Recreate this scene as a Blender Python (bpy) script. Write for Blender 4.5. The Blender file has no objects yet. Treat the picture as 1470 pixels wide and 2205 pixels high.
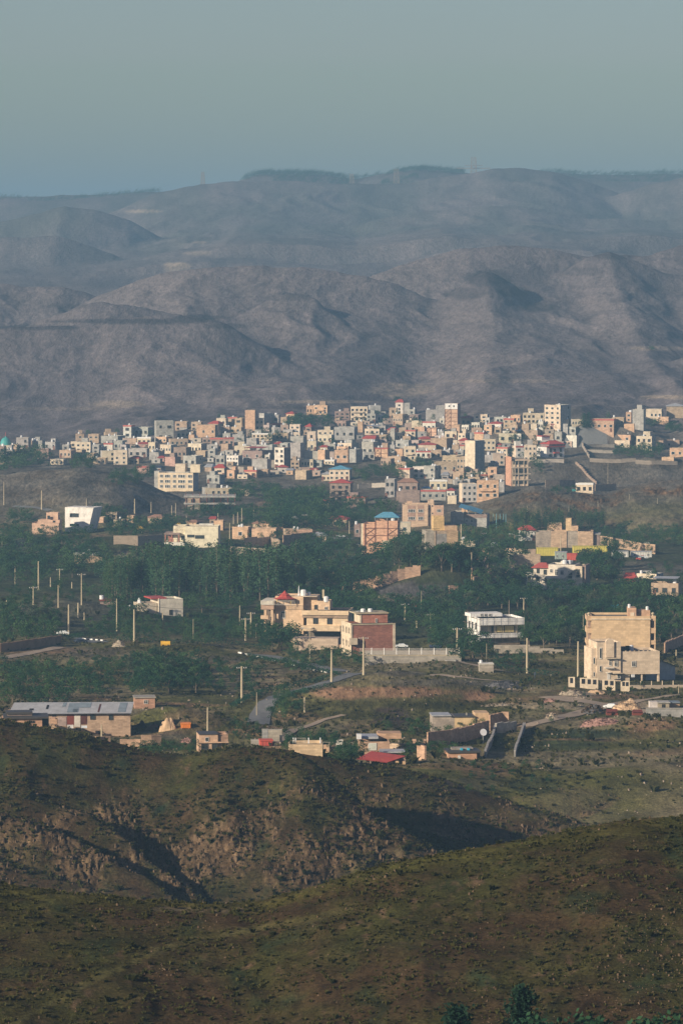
import bpy, bmesh, math, random
import numpy as np
from mathutils import Vector
sc = bpy.context.scene
COL = sc.collection
R = math.radians

# ------------------------------------------------------------------ camera, sky, sun, exposure
CZ = 130.0                       # camera height above the lowest valley floor
F = 10000.0                      # focal length in photograph pixels (1470 x 2205)
PITCH = math.atan(595.5 / F)
cam_d = bpy.data.cameras.new('camera'); cam = bpy.data.objects.new('camera', cam_d); COL.objects.link(cam)
cam.location = (0, 0, CZ); cam.rotation_euler = (math.pi / 2 - PITCH, 0, 0)
cam_d.sensor_fit = 'VERTICAL'; cam_d.sensor_height = 24; cam_d.lens = 24 * F / 2205
cam_d.clip_start = 1; cam_d.clip_end = 60000
sc.camera = cam
SUN_EL, SUN_AZ = R(20), R(-127)   # azimuth from +Y towards +X: low sun behind the camera's left shoulder
w = bpy.data.worlds.new('World'); sc.world = w; w.use_nodes = True
nt = w.node_tree; nt.nodes.clear()
sky = nt.nodes.new('ShaderNodeTexSky'); sky.sky_type = 'NISHITA'; sky.sun_disc = False
sky.sun_elevation = SUN_EL; sky.sun_rotation = SUN_AZ
sky.air_density = 1.0; sky.dust_density = 1.5; sky.ozone_density = 2.0; sky.altitude = 900
hsv = nt.nodes.new('ShaderNodeHueSaturation'); hsv.inputs['Saturation'].default_value = 0.9; hsv.inputs['Hue'].default_value = 0.54
bg = nt.nodes.new('ShaderNodeBackground'); bg.inputs[1].default_value = 0.050
wo = nt.nodes.new('ShaderNodeOutputWorld')
nt.links.new(sky.outputs[0], hsv.inputs['Color']); nt.links.new(hsv.outputs[0], bg.inputs[0]); nt.links.new(bg.outputs[0], wo.inputs[0])
sl = bpy.data.lights.new('sun', 'SUN'); sun = bpy.data.objects.new('sun', sl); COL.objects.link(sun)
sl.energy = 4.7; sl.angle = R(0.6); sl.color = (1.0, 0.83, 0.62)
sd = Vector((math.sin(SUN_AZ) * math.cos(SUN_EL), math.cos(SUN_AZ) * math.cos(SUN_EL), math.sin(SUN_EL)))
sun.rotation_euler = sd.to_track_quat('Z', 'Y').to_euler()
vs = sc.view_settings; sc.display_settings.display_device = 'sRGB'
vs.view_transform = 'Standard'; vs.look = 'None'; vs.exposure = 0.56; vs.gamma = 1; vs.use_curve_mapping = False
sc.cycles.max_bounces = 4; sc.cycles.diffuse_bounces = 2; sc.cycles.glossy_bounces = 2
sc.cycles.transparent_max_bounces = 8; sc.cycles.volume_bounces = 0
sc.cycles.use_denoising = True

# ------------------------------------------------------------------ photograph geometry
def slope(py): return np.tan(PITCH + np.arctan((np.asarray(py, float) - 1102.5) / F))
def kx(py): return math.cos(PITCH) + slope(py) * math.sin(PITCH)
def ray(px, py):
    s = float(slope(py)); return Vector(((px - 735) / F * float(kx(py)), 1.0, -s))
def proj(X, D, Z):                # Z relative to camera
    dep = D * math.cos(PITCH) - Z * math.sin(PITCH); up = D * math.sin(PITCH) + Z * math.cos(PITCH)
    dep = np.maximum(dep, 1e-3)
    return 735 + F * X / dep, 1102.5 - F * up / dep

# ------------------------------------------------------------------ noise
_rs = np.random.RandomState(7); _P = _rs.permutation(512); _P = np.concatenate([_P, _P]); _G = _rs.uniform(0, 2 * np.pi, 512)
_GX, _GY = np.cos(_G), np.sin(_G)
def pn(x, y):
    xi = np.floor(x).astype(np.int64); yi = np.floor(y).astype(np.int64); fx = x - xi; fy = y - yi
    u = fx * fx * fx * (fx * (fx * 6 - 15) + 10); v = fy * fy * fy * (fy * (fy * 6 - 15) + 10)
    def g(ix, iy, dx, dy):
        h = _P[(_P[ix & 511] + iy) & 511]; return _GX[h] * dx + _GY[h] * dy
    a = g(xi, yi, fx, fy); b = g(xi + 1, yi, fx - 1, fy); c = g(xi, yi + 1, fx, fy - 1); d = g(xi + 1, yi + 1, fx - 1, fy - 1)
    return ((a + (b - a) * u) + ((c + (d - c) * u) - (a + (b - a) * u)) * v) * 1.5
def fbm(x, y, n=4, s=0.0):
    t = 0; a = 1.0; f = 1.0; tot = 0
    for i in range(n): t = t + a * pn(x * f + 17.3 * i + s, y * f - 9.1 * i + s); tot += a; a *= .5; f *= 2.03
    return t / tot
def ridged(x, y, n=4, s=0.0):
    t = 0; a = 1.0; f = 1.0; tot = 0
    for i in range(n): t = t + a * (1 - np.abs(pn(x * f + 31.7 * i + s, y * f + 5.9 * i - s))) ** 2; tot += a; a *= .5; f *= 2.1
    return t / tot

# ------------------------------------------------------------------ terrain: base valley + hills, all in world metres
BPX = np.array([-300., 0, 300, 600, 900, 1200, 1470, 1770])
BROWS = [(830, [1650, 1655, 1685, 1700, 1770, 1850, 1860, 1860]), (870, [1600, 1612, 1650, 1665, 1700, 1770, 1760, 1740]),
 (900, [1585, 1592, 1632, 1648, 1642, 1665, 1660, 1640]), (1000, [1540, 1545, 1585, 1590, 1585, 1570, 1560, 1550]),
 (1100, [1490, 1495, 1510, 1520, 1500, 1490, 1490, 1480]), (1200, [1440, 1440, 1440, 1450, 1432, 1440, 1440, 1440]),
 (1300, [1385, 1385, 1385, 1400, 1395, 1395, 1395, 1390]), (1450, [1325, 1325, 1325, 1325, 1335, 1335, 1335, 1330]),
 (1600, [1268] * 8), (1800, [1198, 1198, 1195, 1195, 1195, 1190, 1190, 1190]), (2000, [1135, 1135, 1135, 1140, 1135, 1145, 1160, 1150]),
 (2200, [1075, 1075, 1078, 1080, 1072, 1070, 1080, 1080]), (2400, [1015, 1015, 1020, 1020, 1012, 1010, 1010, 1010]),
 (2600, [970, 970, 968, 962, 955, 955, 955, 955]), (2800, [935, 932, 925, 915, 910, 912, 912, 912]), (3000, [905, 900, 890, 882, 880, 890, 888, 888])]
BD = np.array([-400., -50, 0, 40, 250, 340, 480, 640, 720, 780] + [r[0] for r in BROWS] + [3300, 4000, 4700, 5500, 6500, 8000, 14000])
def _basez():
    rows = [[-30.] * 8, [-2.5] * 8, [-1.8] * 8, [-14.] * 8, [-70.] * 8, [-84.] * 8, [-98.] * 8, [-118.] * 8, [-116.] * 8, [-108.] * 8]
    for D, ys in BROWS: rows.append(list(-slope(ys) * D))
    for z in (-106., -62., -36., -12., 10., 10., -60.): rows.append([z] * 8)
    return np.array(rows)
BZ = _basez()
def base(X, D):
    px = 735 + F * X / np.maximum(D, 300.); px = np.clip(px, BPX[0], BPX[-1] - 1e-3)
    j = np.clip(np.searchsorted(BPX, px, side='right') - 1, 0, len(BPX) - 2)
    t = (px - BPX[j]) / (BPX[j + 1] - BPX[j]); t = t * t * (3 - 2 * t)
    i = np.clip(np.searchsorted(BD, D, side='right') - 1, 0, len(BD) - 2)
    h = BD[i + 1] - BD[i]; s = np.clip((D - BD[i]) / h, 0, 1)
    def V(r): r = np.clip(r, 0, len(BD) - 1); return BZ[r, j] * (1 - t) + BZ[r, j + 1] * t
    z0, z1 = V(i), V(i + 1)
    ip, iq = np.clip(i - 1, 0, None), np.clip(i + 2, None, len(BD) - 1)
    m0 = (z1 - V(ip)) / (BD[i + 1] - BD[ip]); m1 = (V(iq) - z0) / (BD[iq] - BD[i])
    s2, s3 = s * s, s * s * s
    return (2 * s3 - 3 * s2 + 1) * z0 + (s3 - 2 * s2 + s) * h * m0 + (-2 * s3 + 3 * s2) * z1 + (s3 - s2) * h * m1
# crest points (px, py, distance); front slope, back slope, crest rounding, noise height, noise length
HILLS = [
 ('fore', [(-500,1870,452),(-150,1890,450),(0,1908,448),(130,1927,446),(400,1950,444),(560,1949,444),(700,1906,446),(850,1862,448),(1000,1832,450),(1150,1808,452),(1300,1776,455),(1470,1760,458),(1900,1700,465)], .15, .42, 9, .8, 25),
 ('main', [(-500,1520,790),(0,1551,800),(90,1562,800),(200,1590,800),(300,1612,800),(400,1624,798),(550,1606,796),(650,1622,792),(700,1662,788),(760,1715,782),(820,1768,775),(880,1798,770),(960,1838,766),(1040,1880,762),(1300,2000,750)], .40, .55, 6, 2.2, 30),
 ('lobe', [(300,1700,835),(500,1640,840),(640,1612,842),(700,1620,842),(760,1636,842),(850,1649,842),(950,1680,840),(1050,1714,838),(1200,1752,834),(1290,1790,830),(1500,1880,820)], .42, .5, 8, 1.6, 28),
 ('spur1', [(-400,1640,770),(0,1700,768),(100,1735,766),(190,1750,764),(250,1790,760),(330,1858,752),(400,1908,746),(470,1965,738),(560,2050,730)], .6, .75, 2.5, 1.6, 18),
 ('spur2', [(-400,1680,760),(0,1745,756),(120,1785,752),(220,1838,746),(320,1892,740),(390,1950,734),(480,2040,726)], .5, .8, 2, 1.4, 16),
 ('spur3', [(-400,1790,744),(0,1850,742),(120,1890,738),(250,1932,732),(340,1980,728)], .5, .8, 2, 1.2, 16),
 ('rhill', [(700,1830,860),(870,1762,866),(950,1745,870),(1080,1727,876),(1200,1694,884),(1300,1658,894),(1400,1644,900),(1470,1642,904),(1900,1600,910)], .45, .12, 6, 1.2, 26),
 ('lhill', [(-400,1060,2150),(-200,1040,2150),(0,1022,2150),(80,1013,2150),(170,1005,2150),(260,1015,2150),(330,1048,2145),(400,1076,2140),(520,1100,2130),(620,1130,2120)], .17, .2, 14, 1.5, 60),
 ('ghill', [(900,1130,2080),(960,1104,2085),(1010,1086,2090),(1060,1066,2095),(1100,1056,2100),(1150,1046,2100),(1200,1058,2100),(1300,1065,2095),(1360,1048,2100),(1470,1032,2110),(1900,990,2140)], .15, .2, 14, 2.0, 55),
 ('terr', [(1060,1040,2340),(1140,992,2350),(1200,985,2350),(1300,990,2350),(1400,985,2350),(1470,988,2350),(1900,980,2360)], .22, .12, 6, .6, 40),
 ('fh_l', [(-400,860,3120),(0,875,3110),(100,852,3110),(250,826,3110),(450,832,3110),(600,850,3100),(720,880,3090)], .2, .2, 12, 7, 130),
 ('fh_r', [(760,930,3060),(850,872,3090),(950,835,3110),(1100,818,3120),(1300,805,3130),(1400,790,3140),(1470,765,3150),(1900,730,3160)], .2, .2, 14, 7, 140),
 ('h7a', [(-500,730,3240),(0,705,3250),(100,700,3250),(200,694,3250),(330,674,3250),(420,679,3250),(480,695,3240),(560,740,3220),(650,792,3180),(720,822,3140),(790,852,3100),(840,890,3070)], .24, .35, 16, 6, 130),
 ('h7a2', [(-300,760,3380),(0,722,3370),(100,684,3365),(200,650,3360),(290,656,3360),(380,671,3350),(450,700,3340),(520,745,3320)], .25, .3, 10, 6, 150),
 ('h7b', [(-100,760,3560),(100,692,3580),(215,632,3600),(300,602,3600),(420,577,3600),(540,570,3600),(640,575,3600),(730,584,3600),(850,610,3580),(950,650,3560)], .22, .3, 18, 6, 170),
 ('h7b3', [(380,760,3380),(480,720,3400),(560,650,3430),(620,628,3440),(680,640,3430),(740,690,3400),(800,760,3350)], .28, .4, 10, 7, 120),
 ('h7s', [(-500,590,3700),(0,612,3700),(60,618,3700),(140,615,3700),(200,632,3700),(330,690,3700)], .2, .3, 10, 5, 150),
 ('h7e', [(500,680,3650),(730,612,3700),(830,581,3720),(900,560,3740),(1000,531,3750),(1100,527,3750),(1200,535,3750),(1270,551,3750),(1400,548,3760),(1470,527,3770),(1900,500,3780)], .22, .3, 18, 6, 170),
 ('h7c', [(800,760,3540),(900,684,3540),(960,642,3545),(1000,606,3550),(1042,582,3550),(1062,586,3550),(1100,606,3550),(1170,656,3545),(1230,700,3540),(1300,745,3530),(1400,800,3510)], .24, .36, 26, 3, 120),
 ('h7d', [(1130,640,3660),(1200,588,3660),(1260,555,3660),(1310,541,3660),(1360,556,3660),(1420,580,3660),(1500,610,3655),(1900,690,3650)], .22, .34, 16, 5, 120),
 ('h8g', [(-500,540,5000),(0,509,5000),(120,505,5000),(200,528,5000),(300,568,5000),(370,596,4980),(450,650,4950)], .22, .3, 25, 9, 260),
 ('h8f', [(-400,500,5600),(0,478,5600),(60,464,5600),(140,444,5600),(200,450,5600),(280,475,5600),(360,516,5580),(430,546,5560),(520,590,5500)], .2, .25, 25, 9, 260),
 ('h8i', [(380,640,5000),(520,570,5050),(640,548,5060),(760,552,5060),(850,570,5050),(980,610,5000)], .15, .2, 25, 8, 240),
 ('h8j', [(760,620,5150),(900,556,5200),(1000,520,5200),(1100,516,5200),(1200,530,5200),(1400,520,5200),(1470,505,5200),(1900,480,5200)], .15, .2, 30, 9, 260),
 ('h8h', [(380,570,5650),(550,508,5700),(650,492,5700),(750,486,5700),(850,462,5700),(950,448,5700),(1060,440,5700),(1150,448,5700),(1250,470,5700),(1400,470,5700),(1900,450,5700)], .14, .2, 35, 10, 300),
 ('h8b', [(100,520,6100),(250,450,6200),(350,412,6300),(440,396,6300),(520,388,6300),(600,386,6300),(700,393,6300),(800,396,6300),(900,388,6300),(1000,373,6300),(1060,362,6300),(1120,360,6300),(1180,367,6300),(1250,386,6300),(1350,420,6250),(1470,455,6200),(1900,520,6100)], .16, .2, 40, 10, 320),
 ('h8a', [(-500,420,6800),(0,428,6800),(90,432,6800),(200,425,6800),(340,415,6800),(450,425,6800),(600,450,6800)], .14, .2, 30, 5, 300),
 ('h8c', [(440,420,6700),(500,392,6700),(545,376,6700),(600,373,6700),(700,376,6700),(760,384,6700),(830,374,6700),(900,364,6700),(960,369,6700),(1030,374,6700),(1100,380,6700)], .14, .2, 30, 4, 300),
 ('h8d', [(1000,390,7000),(1100,376,7000),(1200,371,7000),(1300,377,7000),(1400,374,7000),(1470,372,7000),(1900,380,7000)], .12, .2, 30, 4, 300),
 ('h8e', [(1200,470,6150),(1320,420,6150),(1400,396,6150),(1470,380,6150),(1600,362,6150),(1900,360,6150)], .16, .2, 30, 8, 300),
]
_HC = []
for nm, pts, sf, sb, r, na, nl in HILLS:
    a = np.array(pts, float); s = slope(a[:, 1]); X = (a[:, 0] - 735) / F * a[:, 2] * kx(a[:, 1]); Z = -s * a[:, 2]
    xs = np.linspace(X[0], X[-1], 240); zz = np.interp(xs, X, Z); dd = np.interp(xs, X, a[:, 2])
    k = np.exp(-np.linspace(-2, 2, 9) ** 2); k /= k.sum()
    zz = np.convolve(np.pad(zz, 4, 'edge'), k, 'valid'); dd = np.convolve(np.pad(dd, 4, 'edge'), k, 'valid')
    _HC.append((nm, xs, dd, zz, sf, sb, r, na, nl))
# small bumps: px, py (its foot seen in the photograph), distance, half width m, half depth m, height m
BUMPS = [(790,1500,1085,22,20,4.2),(880,1500,1090,20,16,3.0),(1010,1500,1085,7,8,1.5),(420,1565,1010,13,20,4.5),(330,1560,1020,8,12,3.0),
 (840,1575,1000,7,10,2.6),(900,1290,1570,22,30,8.5),(960,1290,1570,18,26,7),(150,1345,1420,24,34,5.5),(60,1330,1460,20,30,5),
 (290,1195,1790,20,26,6),(1330,1540,1010,16,12,1.2),(130,1200,1790,26,30,5),(620,1660,880,12,8,2),(1440,1575,985,14,14,2.5)]
_BU = [((px - 735) / F * D, D, a, b, h) for px, py, D, a, b, h in BUMPS]
def H(X, D, detail=True):
    X = np.asarray(X, float); D = np.asarray(D, float)
    z = base(X, D); idx = np.full(X.shape, -1)
    for bx, bd, a, b, h in _BU: z = z + h * np.exp(-((X - bx) / a) ** 2 - ((D - bd) / b) ** 2)
    for q, (nm, xs, dd, zz, sf, sb, r, na, nl) in enumerate(_HC):
        reach = 260 / min(sf, sb) if dd[0] > 2900 else 160 / min(sf, sb)
        m = (np.abs(D - dd.mean()) < reach)
        if not m.any(): continue
        x, d = X[m], D[m]
        dc = np.interp(x, xs, dd); zc = np.interp(x, xs, zz)
        ext = .035 if dd[0] > 2900 else .1; zc = zc - np.maximum(0, xs[0] - x) * ext * (nm not in ('fore', 'main', 'h8a')) - np.maximum(0, x - xs[-1]) * ext * (nm not in ('fore', 'rhill', 'h8d', 'h8e', 'h7e'))
        e = d - dc
        sl_ = np.where(e < 0, sf, sb)
        ln = (np.sqrt((sl_ * e) ** 2 + (sl_ * r) ** 2) - sl_ * r)
        if dd[0] > 2900: A = 85.; ln = A * (1 - np.exp(-ln / A)) + ln * .06
        k = 1 - np.exp(-(e / (r * 2.5 + 4)) ** 2)
        if detail:
            n = (ridged(x / nl + .35 * fbm(x / nl, d / nl, 2), d / (nl * 3.4), 4, q * 3.7) - .72) * na * 2.0 * (.15 + .85 * k)
        else: n = 0
        h = zc - ln + n
        zm = z[m]; up = h > zm; t = idx[m]; t[up] = q; idx[m] = t
        kk = 1.2 if dd[0] < 1000 else (4.0 if dd[0] < 2900 else 9.0)                   # smooth union
        u = np.clip(.5 + .5 * (h - zm) / kk, 0, 1)
        z[m] = zm * (1 - u) + h * u + kk * u * (1 - u) * .5
    return z, idx
def smooth01(t): t = np.clip(t, 0, 1); return t * t * (3 - 2 * t)
def H_fine(X, D, z, idx):
    """small relief: rock ribs, hummocks"""
    amp = np.interp(D, [0, 340, 470, 700, 850, 1000, 2000, 3000, 4000, 8000], [.5, .35, .35, .7, .7, 1.1, 2.2, 2.2, 3.0, 4.0])
    ln = np.interp(D, [0, 340, 470, 700, 1000, 3000, 4000, 8000], [6, 4, 4, 8, 22, 45, 50, 90])
    z = z + amp * fbm(X / ln, D / ln, 4, 3.3)
    mg = smooth01((D - 2950) / 250) * (1 - smooth01((D - 4200) / 800) * .3)
    wq = fbm(X / 120, D / 200, 3, 1.7) * 60
    z = z + mg * ((ridged((X + wq) / 62, (D + wq) / 260, 4, 4.4) - .72) * 2.0 + (ridged((X - wq) / 20, (D + wq) / 90, 3, 6.6) - .7) * .8)
    q = [n for n, *_ in HILLS]
    rocky = np.zeros_like(z)
    for nm in ('main', 'lobe', 'spur1', 'spur2', 'spur3', 'rhill', 'ghill'):
        rocky[idx == q.index(nm)] = 1
    if rocky.any():
        px, py = proj(X, D, z)
        lim = np.interp(px, [0, 250, 400, 560, 700, 850, 1000, 1300, 1470], [1700, 1690, 1720, 1660, 1660, 1660, 1700, 1690, 1660])
        m = rocky * np.clip((py - lim) / 60, 0, 1)
        m = np.where(D > 1500, rocky * np.clip(fbm(X / 60, D / 60, 3, 8.8) * 4 - .3, 0, 1) * 1.6, m)
        patch = np.clip(fbm(X / 9, D / 14, 4, 5.1) * 2.4 + .58, 0, 1)
        sh = X + .30 * D
        wx = fbm(X / 5, D / 8, 3, 14.) * 2.2
        rib = (ridged((sh + wx) / 1.0, (D + wx) / 7, 3, 2.2) - .6) + .5 * fbm(X / .7, D / 2., 2, 7.)
        z = z + m * patch * rib * 1.05
        rocky = m * patch
    return z, rocky
# ------------------------------------------------------------------ materials
MATS = {}
def new_mat(name):
    m = bpy.data.materials.new(name); m.use_nodes = True; MATS[name] = m
    return m, m.node_tree, m.node_tree.nodes['Principled BSDF']
def ramp(t, pts):
    n = t.nodes.new('ShaderNodeValToRGB'); e = n.color_ramp.elements
    while len(e) < len(pts): e.new(.5)
    for i, (p, c) in enumerate(pts):
        e[i].position = p; e[i].color = (c, c, c, 1) if not hasattr(c, '__len__') else tuple(c) + (1,)
    return n
def noise(t, scale, detail=4, rough=.6, co=None):
    n = t.nodes.new('ShaderNodeTexNoise'); n.inputs['Scale'].default_value = scale; n.inputs['Detail'].default_value = detail; n.inputs['Roughness'].default_value = rough
    if co is not None: t.links.new(co, n.inputs['Vector'])
    return n
def mixc(t, a, b, fac, mode='MIX'):
    n = t.nodes.new('ShaderNodeMix'); n.data_type = 'RGBA'; n.blend_type = mode
    for s, v in ((6, a), (7, b), (0, fac)):
        if hasattr(v, 'is_output'): t.links.new(v, n.inputs[s])
        elif s == 0: n.inputs[0].default_value = v
        else: n.inputs[s].default_value = tuple(v) + (1,)
    return n.outputs[2]
def ground_mat(name, s1, s2, bump, ysc=1.0, k1=1.0, k2=.85):
    m, t, b = new_mat(name)
    b.inputs['Roughness'].default_value = 1; b.inputs['Specular IOR Level'].default_value = .05
    tc = t.nodes.new('ShaderNodeTexCoord'); at = t.nodes.new('ShaderNodeVertexColor'); at.layer_name = 'Col'
    mp = t.nodes.new('ShaderNodeMapping'); mp.inputs['Scale'].default_value = (1, ysc, 1); t.links.new(tc.outputs['Object'], mp.inputs[0])
    n1 = noise(t, s1, 6, .65, mp.outputs[0]); n2 = noise(t, s2, 5, .7, mp.outputs[0])
    r1 = ramp(t, [(.3, 1 - .45 * k1), (.5, 1.0), (.7, 1 + .5 * k1)]); t.links.new(n1.outputs['Fac'], r1.inputs[0])
    r2 = ramp(t, [(.32, .45), (.5, 1.0), (.68, 1.7)]); t.links.new(n2.outputs['Fac'], r2.inputs[0])
    c = mixc(t, at.outputs['Color'], r1.outputs[0], 1.0, 'MULTIPLY'); c = mixc(t, c, r2.outputs[0], k2, 'MULTIPLY')
    t.links.new(c, b.inputs['Base Color'])
    bp = t.nodes.new('ShaderNodeBump'); bp.inputs['Strength'].default_value = .9; bp.inputs['Distance'].default_value = bump
    t.links.new(n2.outputs['Fac'], bp.inputs['Height']); t.links.new(bp.outputs[0], b.inputs['Normal'])
    return m
ground_mat('scrub_near', .22, 2.6, .25); ground_mat('scrub_rock', .16, 1.7, .45)
ground_mat('valley_soil', .07, .6, .8, .3); ground_mat('mountain_soil', .03, .30, 1.6, .35, .4, .62)

# ------------------------------------------------------------------ terrain meshes
DRY, GRN, DGRN = np.array([.055, .037, .019]), np.array([.050, .050, .016]), np.array([.022, .040, .020])
ROCK, EARTH, GREY, PALE, DARK = np.array([.135, .092, .055]), np.array([.27, .165, .10]), np.array([.12, .108, .09]), np.array([.42, .34, .25]), np.array([.06, .045, .04])
MTN, MTN2, MTNG = np.array([.172, .146, .148]), np.array([.078, .068, .080]), np.array([.095, .105, .085])
# soil and rock patches (shade painted in on the peak) seen in the photograph: px, py, half w, half h, colour, strength, D range
PATCH = [(740,1492,70,14,EARTH,1.0),(850,1490,120,12,EARTH,.95),(1030,1499,34,11,EARTH,1),(1010,1490,60,6,EARTH,.5),(640,1545,60,12,EARTH,.45),(560,1575,75,12,EARTH,.6),
 (620,1500,40,8,EARTH,.3),(840,1545,42,26,DARK,.95),(780,1568,50,20,ROCK,.4),(960,1520,140,8,GRN,.8),(800,1515,160,7,GRN,.6),(760,1540,90,9,GRN,.7),
 (1090,1475,50,11,np.array([.07,.07,.075]),.9),(1200,1520,120,8,PALE,.45),(1290,1555,40,7,np.array([.22,.12,.10]),.9),(1400,1560,60,14,EARTH,.7),(1380,1520,50,10,PALE,.7),
 (1260,1497,50,8,PALE,.8),(1330,1500,60,6,EARTH,.7),(1200,1540,30,10,ROCK,.7),(1130,1575,60,16,ROCK,.35),(1250,1580,110,10,DGRN,.8),(1200,1605,100,12,DGRN,.6),
 (330,1600,60,14,DGRN,.6),(420,1550,70,26,np.array([.14,.10,.06]),.7),(230,1558,60,6,EARTH,.5),(110,1575,20,12,EARTH,.6),(370,1582,30,8,GREY,.5),
 (60,1400,120,9,EARTH,.55),(200,1405,60,10,GREY,.5),(250,1440,60,20,ROCK,.45),(60,1480,80,12,EARTH,.35),(460,1420,80,8,GREY,.4),(160,1470,20,14,EARTH,.4),
 (1050,1660,60,16,ROCK,.8),(1000,1650,120,8,EARTH,.4),(1150,1690,60,20,DGRN,.5),(1000,1690,90,14,GREY,.4),
 (930,1470,130,8,GREY,.7),(1100,1432,130,14,GRN,.5),(1190,1450,120,14,GRN,.7),(860,1450,60,6,GREY,.7),
 (880,1270,90,16,np.array([.085,.078,.08]),.9),(830,1290,60,8,PALE,.35),(150,1320,120,40,GREY,.45),(100,1180,110,16,GREY,.7),(290,1195,40,10,PALE,.5),
 (1380,1225,110,16,GREY,.8),(1280,1150,110,16,GREY,.6),(760,1200,60,8,EARTH,.3),(60,1110,70,8,GREY,.5),(580,1095,40,20,EARTH,.4),
 (700,865,110,4,PALE,.6),(600,878,60,3,DARK,.4),(860,840,70,16,PALE,.45),(1100,820,160,4,PALE,.22),(1420,750,70,5,PALE,.4),(130,880,120,4,PALE,.18),(250,870,60,8,PALE,.35),(1430,855,60,4,PALE,.6),
 (1050,600,50,20,MTN2*.5,.8),(1000,632,50,14,MTN2*.5,.6),(1105,628,36,12,MTN2*.5,.8),(1160,662,36,11,MTN2*.5,.7),(430,684,60,7,MTN2*.5,.8),(290,692,190,6,MTN2*.5,.8),(490,702,50,6,MTN2*.5,.6),(80,705,90,6,MTN2*.5,.7),(620,640,50,10,MTN2*.5,.5),(1250,585,50,10,MTN2*.5,.5),(1320,549,50,10,MTN2*.5,.6),(800,720,20,8,MTN2*.5,.5),(150,660,60,6,MTN2*.6,.5),  # dark rock outcrops, with the peak's flank shade painted into the same colour
 (20,930,60,20,MTNG,.7),(60,905,50,4,PALE,.3),(380,570,30,5,PALE,.8),(310,455,40,4,PALE,.6),(430,522,16,3,PALE,.6),(430,545,40,5,PALE,.4),(420,655,0,0,PALE,0)]
def smooth(a, b, v): t = np.clip((v - a) / (b - a), 0, 1); return t * t * (3 - 2 * t)
def colours(X, D, z, idx, rocky, slp):
    n1 = fbm(X / 18, D / 18, 4, 11)[:, None]; n2 = fbm(X / 5, D / 9, 4, 21)[:, None]; n3 = fbm(X / 1.5, D / 3, 3, 31)[:, None]
    far = smooth(2450, 2850, D)[:, None]
    near = DRY + (GRN - DRY) * np.clip(.45 + n1 * 1.6 + n2 * .9, 0, 1)
    near = near + (DGRN - near) * np.clip(n2 * 2 - .35, 0, 1)
    near = near + (ROCK * .8 - near) * np.clip(n3 * 2.2 + n1 - .62, 0, 1) * (D < 900)[:, None]
    OG = np.array([.175, .150, .088]); mid = OG + (GRN * 1.8 - OG) * np.clip(.5 + fbm(X / 45, D / 45, 4, 41)[:, None] * 2, 0, 1)
    mid = mid + (EARTH * .75 - mid) * np.clip(fbm(X / 30, D / 20, 4, 61)[:, None] * 2.2 - .35, 0, .8)
    nh = np.isin(idx, [0, 1, 2, 3, 4, 5]) & (D < 900); tmid = (smooth(845, 866, D) * (1 - nh * .95))[:, None]; c = near * (1 - tmid) + mid * tmid
    tw = smooth(2000, 2100, D)[:, None]; c = c * (1 - tw) + (GREY * 1.15 + (DRY - GREY) * np.clip(.2 + n1, 0, .8)) * tw
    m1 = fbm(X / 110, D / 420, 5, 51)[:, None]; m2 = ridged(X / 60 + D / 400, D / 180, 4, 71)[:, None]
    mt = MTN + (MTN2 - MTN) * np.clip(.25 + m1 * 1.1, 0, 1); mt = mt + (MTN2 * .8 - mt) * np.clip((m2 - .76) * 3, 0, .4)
    fr = smooth(4500, 5500, D)[:, None]; mt = mt + (MTNG - mt) * (fr * .55 * np.clip(.6 + m1 * 1.5, 0, 1))
    wood = smooth(1290, 1380, D) * (1 - smooth(1900, 1990, D)) * .75; c = c + (DGRN - c) * wood[:, None]
    c = c * (1 - far) + mt * far
    rk = (rocky * .85)[:, None]; c = c * (1 - rk) + (ROCK * (.9 + 1.1 * n3 + .6 * n2)) * rk
    px, py = proj(X, D, z)
    if (D < 600).any():
        for pl, w_, col in ([[(20, 2210), (200, 2110), (330, 2050), (420, 2025), (600, 1990), (760, 1960)], 9, (.11, .105, .04)], [[(0, 1915), (300, 1945), (560, 1952), (700, 1912), (860, 1868), (1150, 1815), (1470, 1766)], 16, (.085, .085, .022)], [[(560, 1958), (470, 1962), (330, 1955)], 5, (.15, .12, .085)]):
            pl = np.array(pl, float); dd_ = np.abs(py - np.interp(px, pl[np.argsort(pl[:, 0]), 0], pl[np.argsort(pl[:, 0]), 1])); k = np.clip(1.4 - dd_ / w_ + fbm(px / 15, py / 6, 2, 8), 0, 1) * (D < 600) * (D > 340) * .6 * ((px > pl[:, 0].min()) & (px < pl[:, 0].max()))
            c = c * (1 - k[:, None]) + np.array(col) * k[:, None]
    wob = fbm(px / 22, py / 9, 3, 91) * .5
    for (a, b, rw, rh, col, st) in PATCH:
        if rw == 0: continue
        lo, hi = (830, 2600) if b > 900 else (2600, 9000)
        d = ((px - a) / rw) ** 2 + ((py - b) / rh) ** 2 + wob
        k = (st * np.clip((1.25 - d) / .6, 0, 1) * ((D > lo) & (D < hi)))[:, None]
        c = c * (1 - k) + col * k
    return np.clip(c, .01, .9)
COLS = np.concatenate([np.linspace(-9000, -700, 30)[:-1], np.linspace(-700, -150, 56)[:-1], np.arange(-150, 1621, 3.6), np.linspace(1621, 2170, 56)[1:], np.linspace(2170, 10500, 30)[1:]])
COLS4 = COLS
TERR = []
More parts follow.
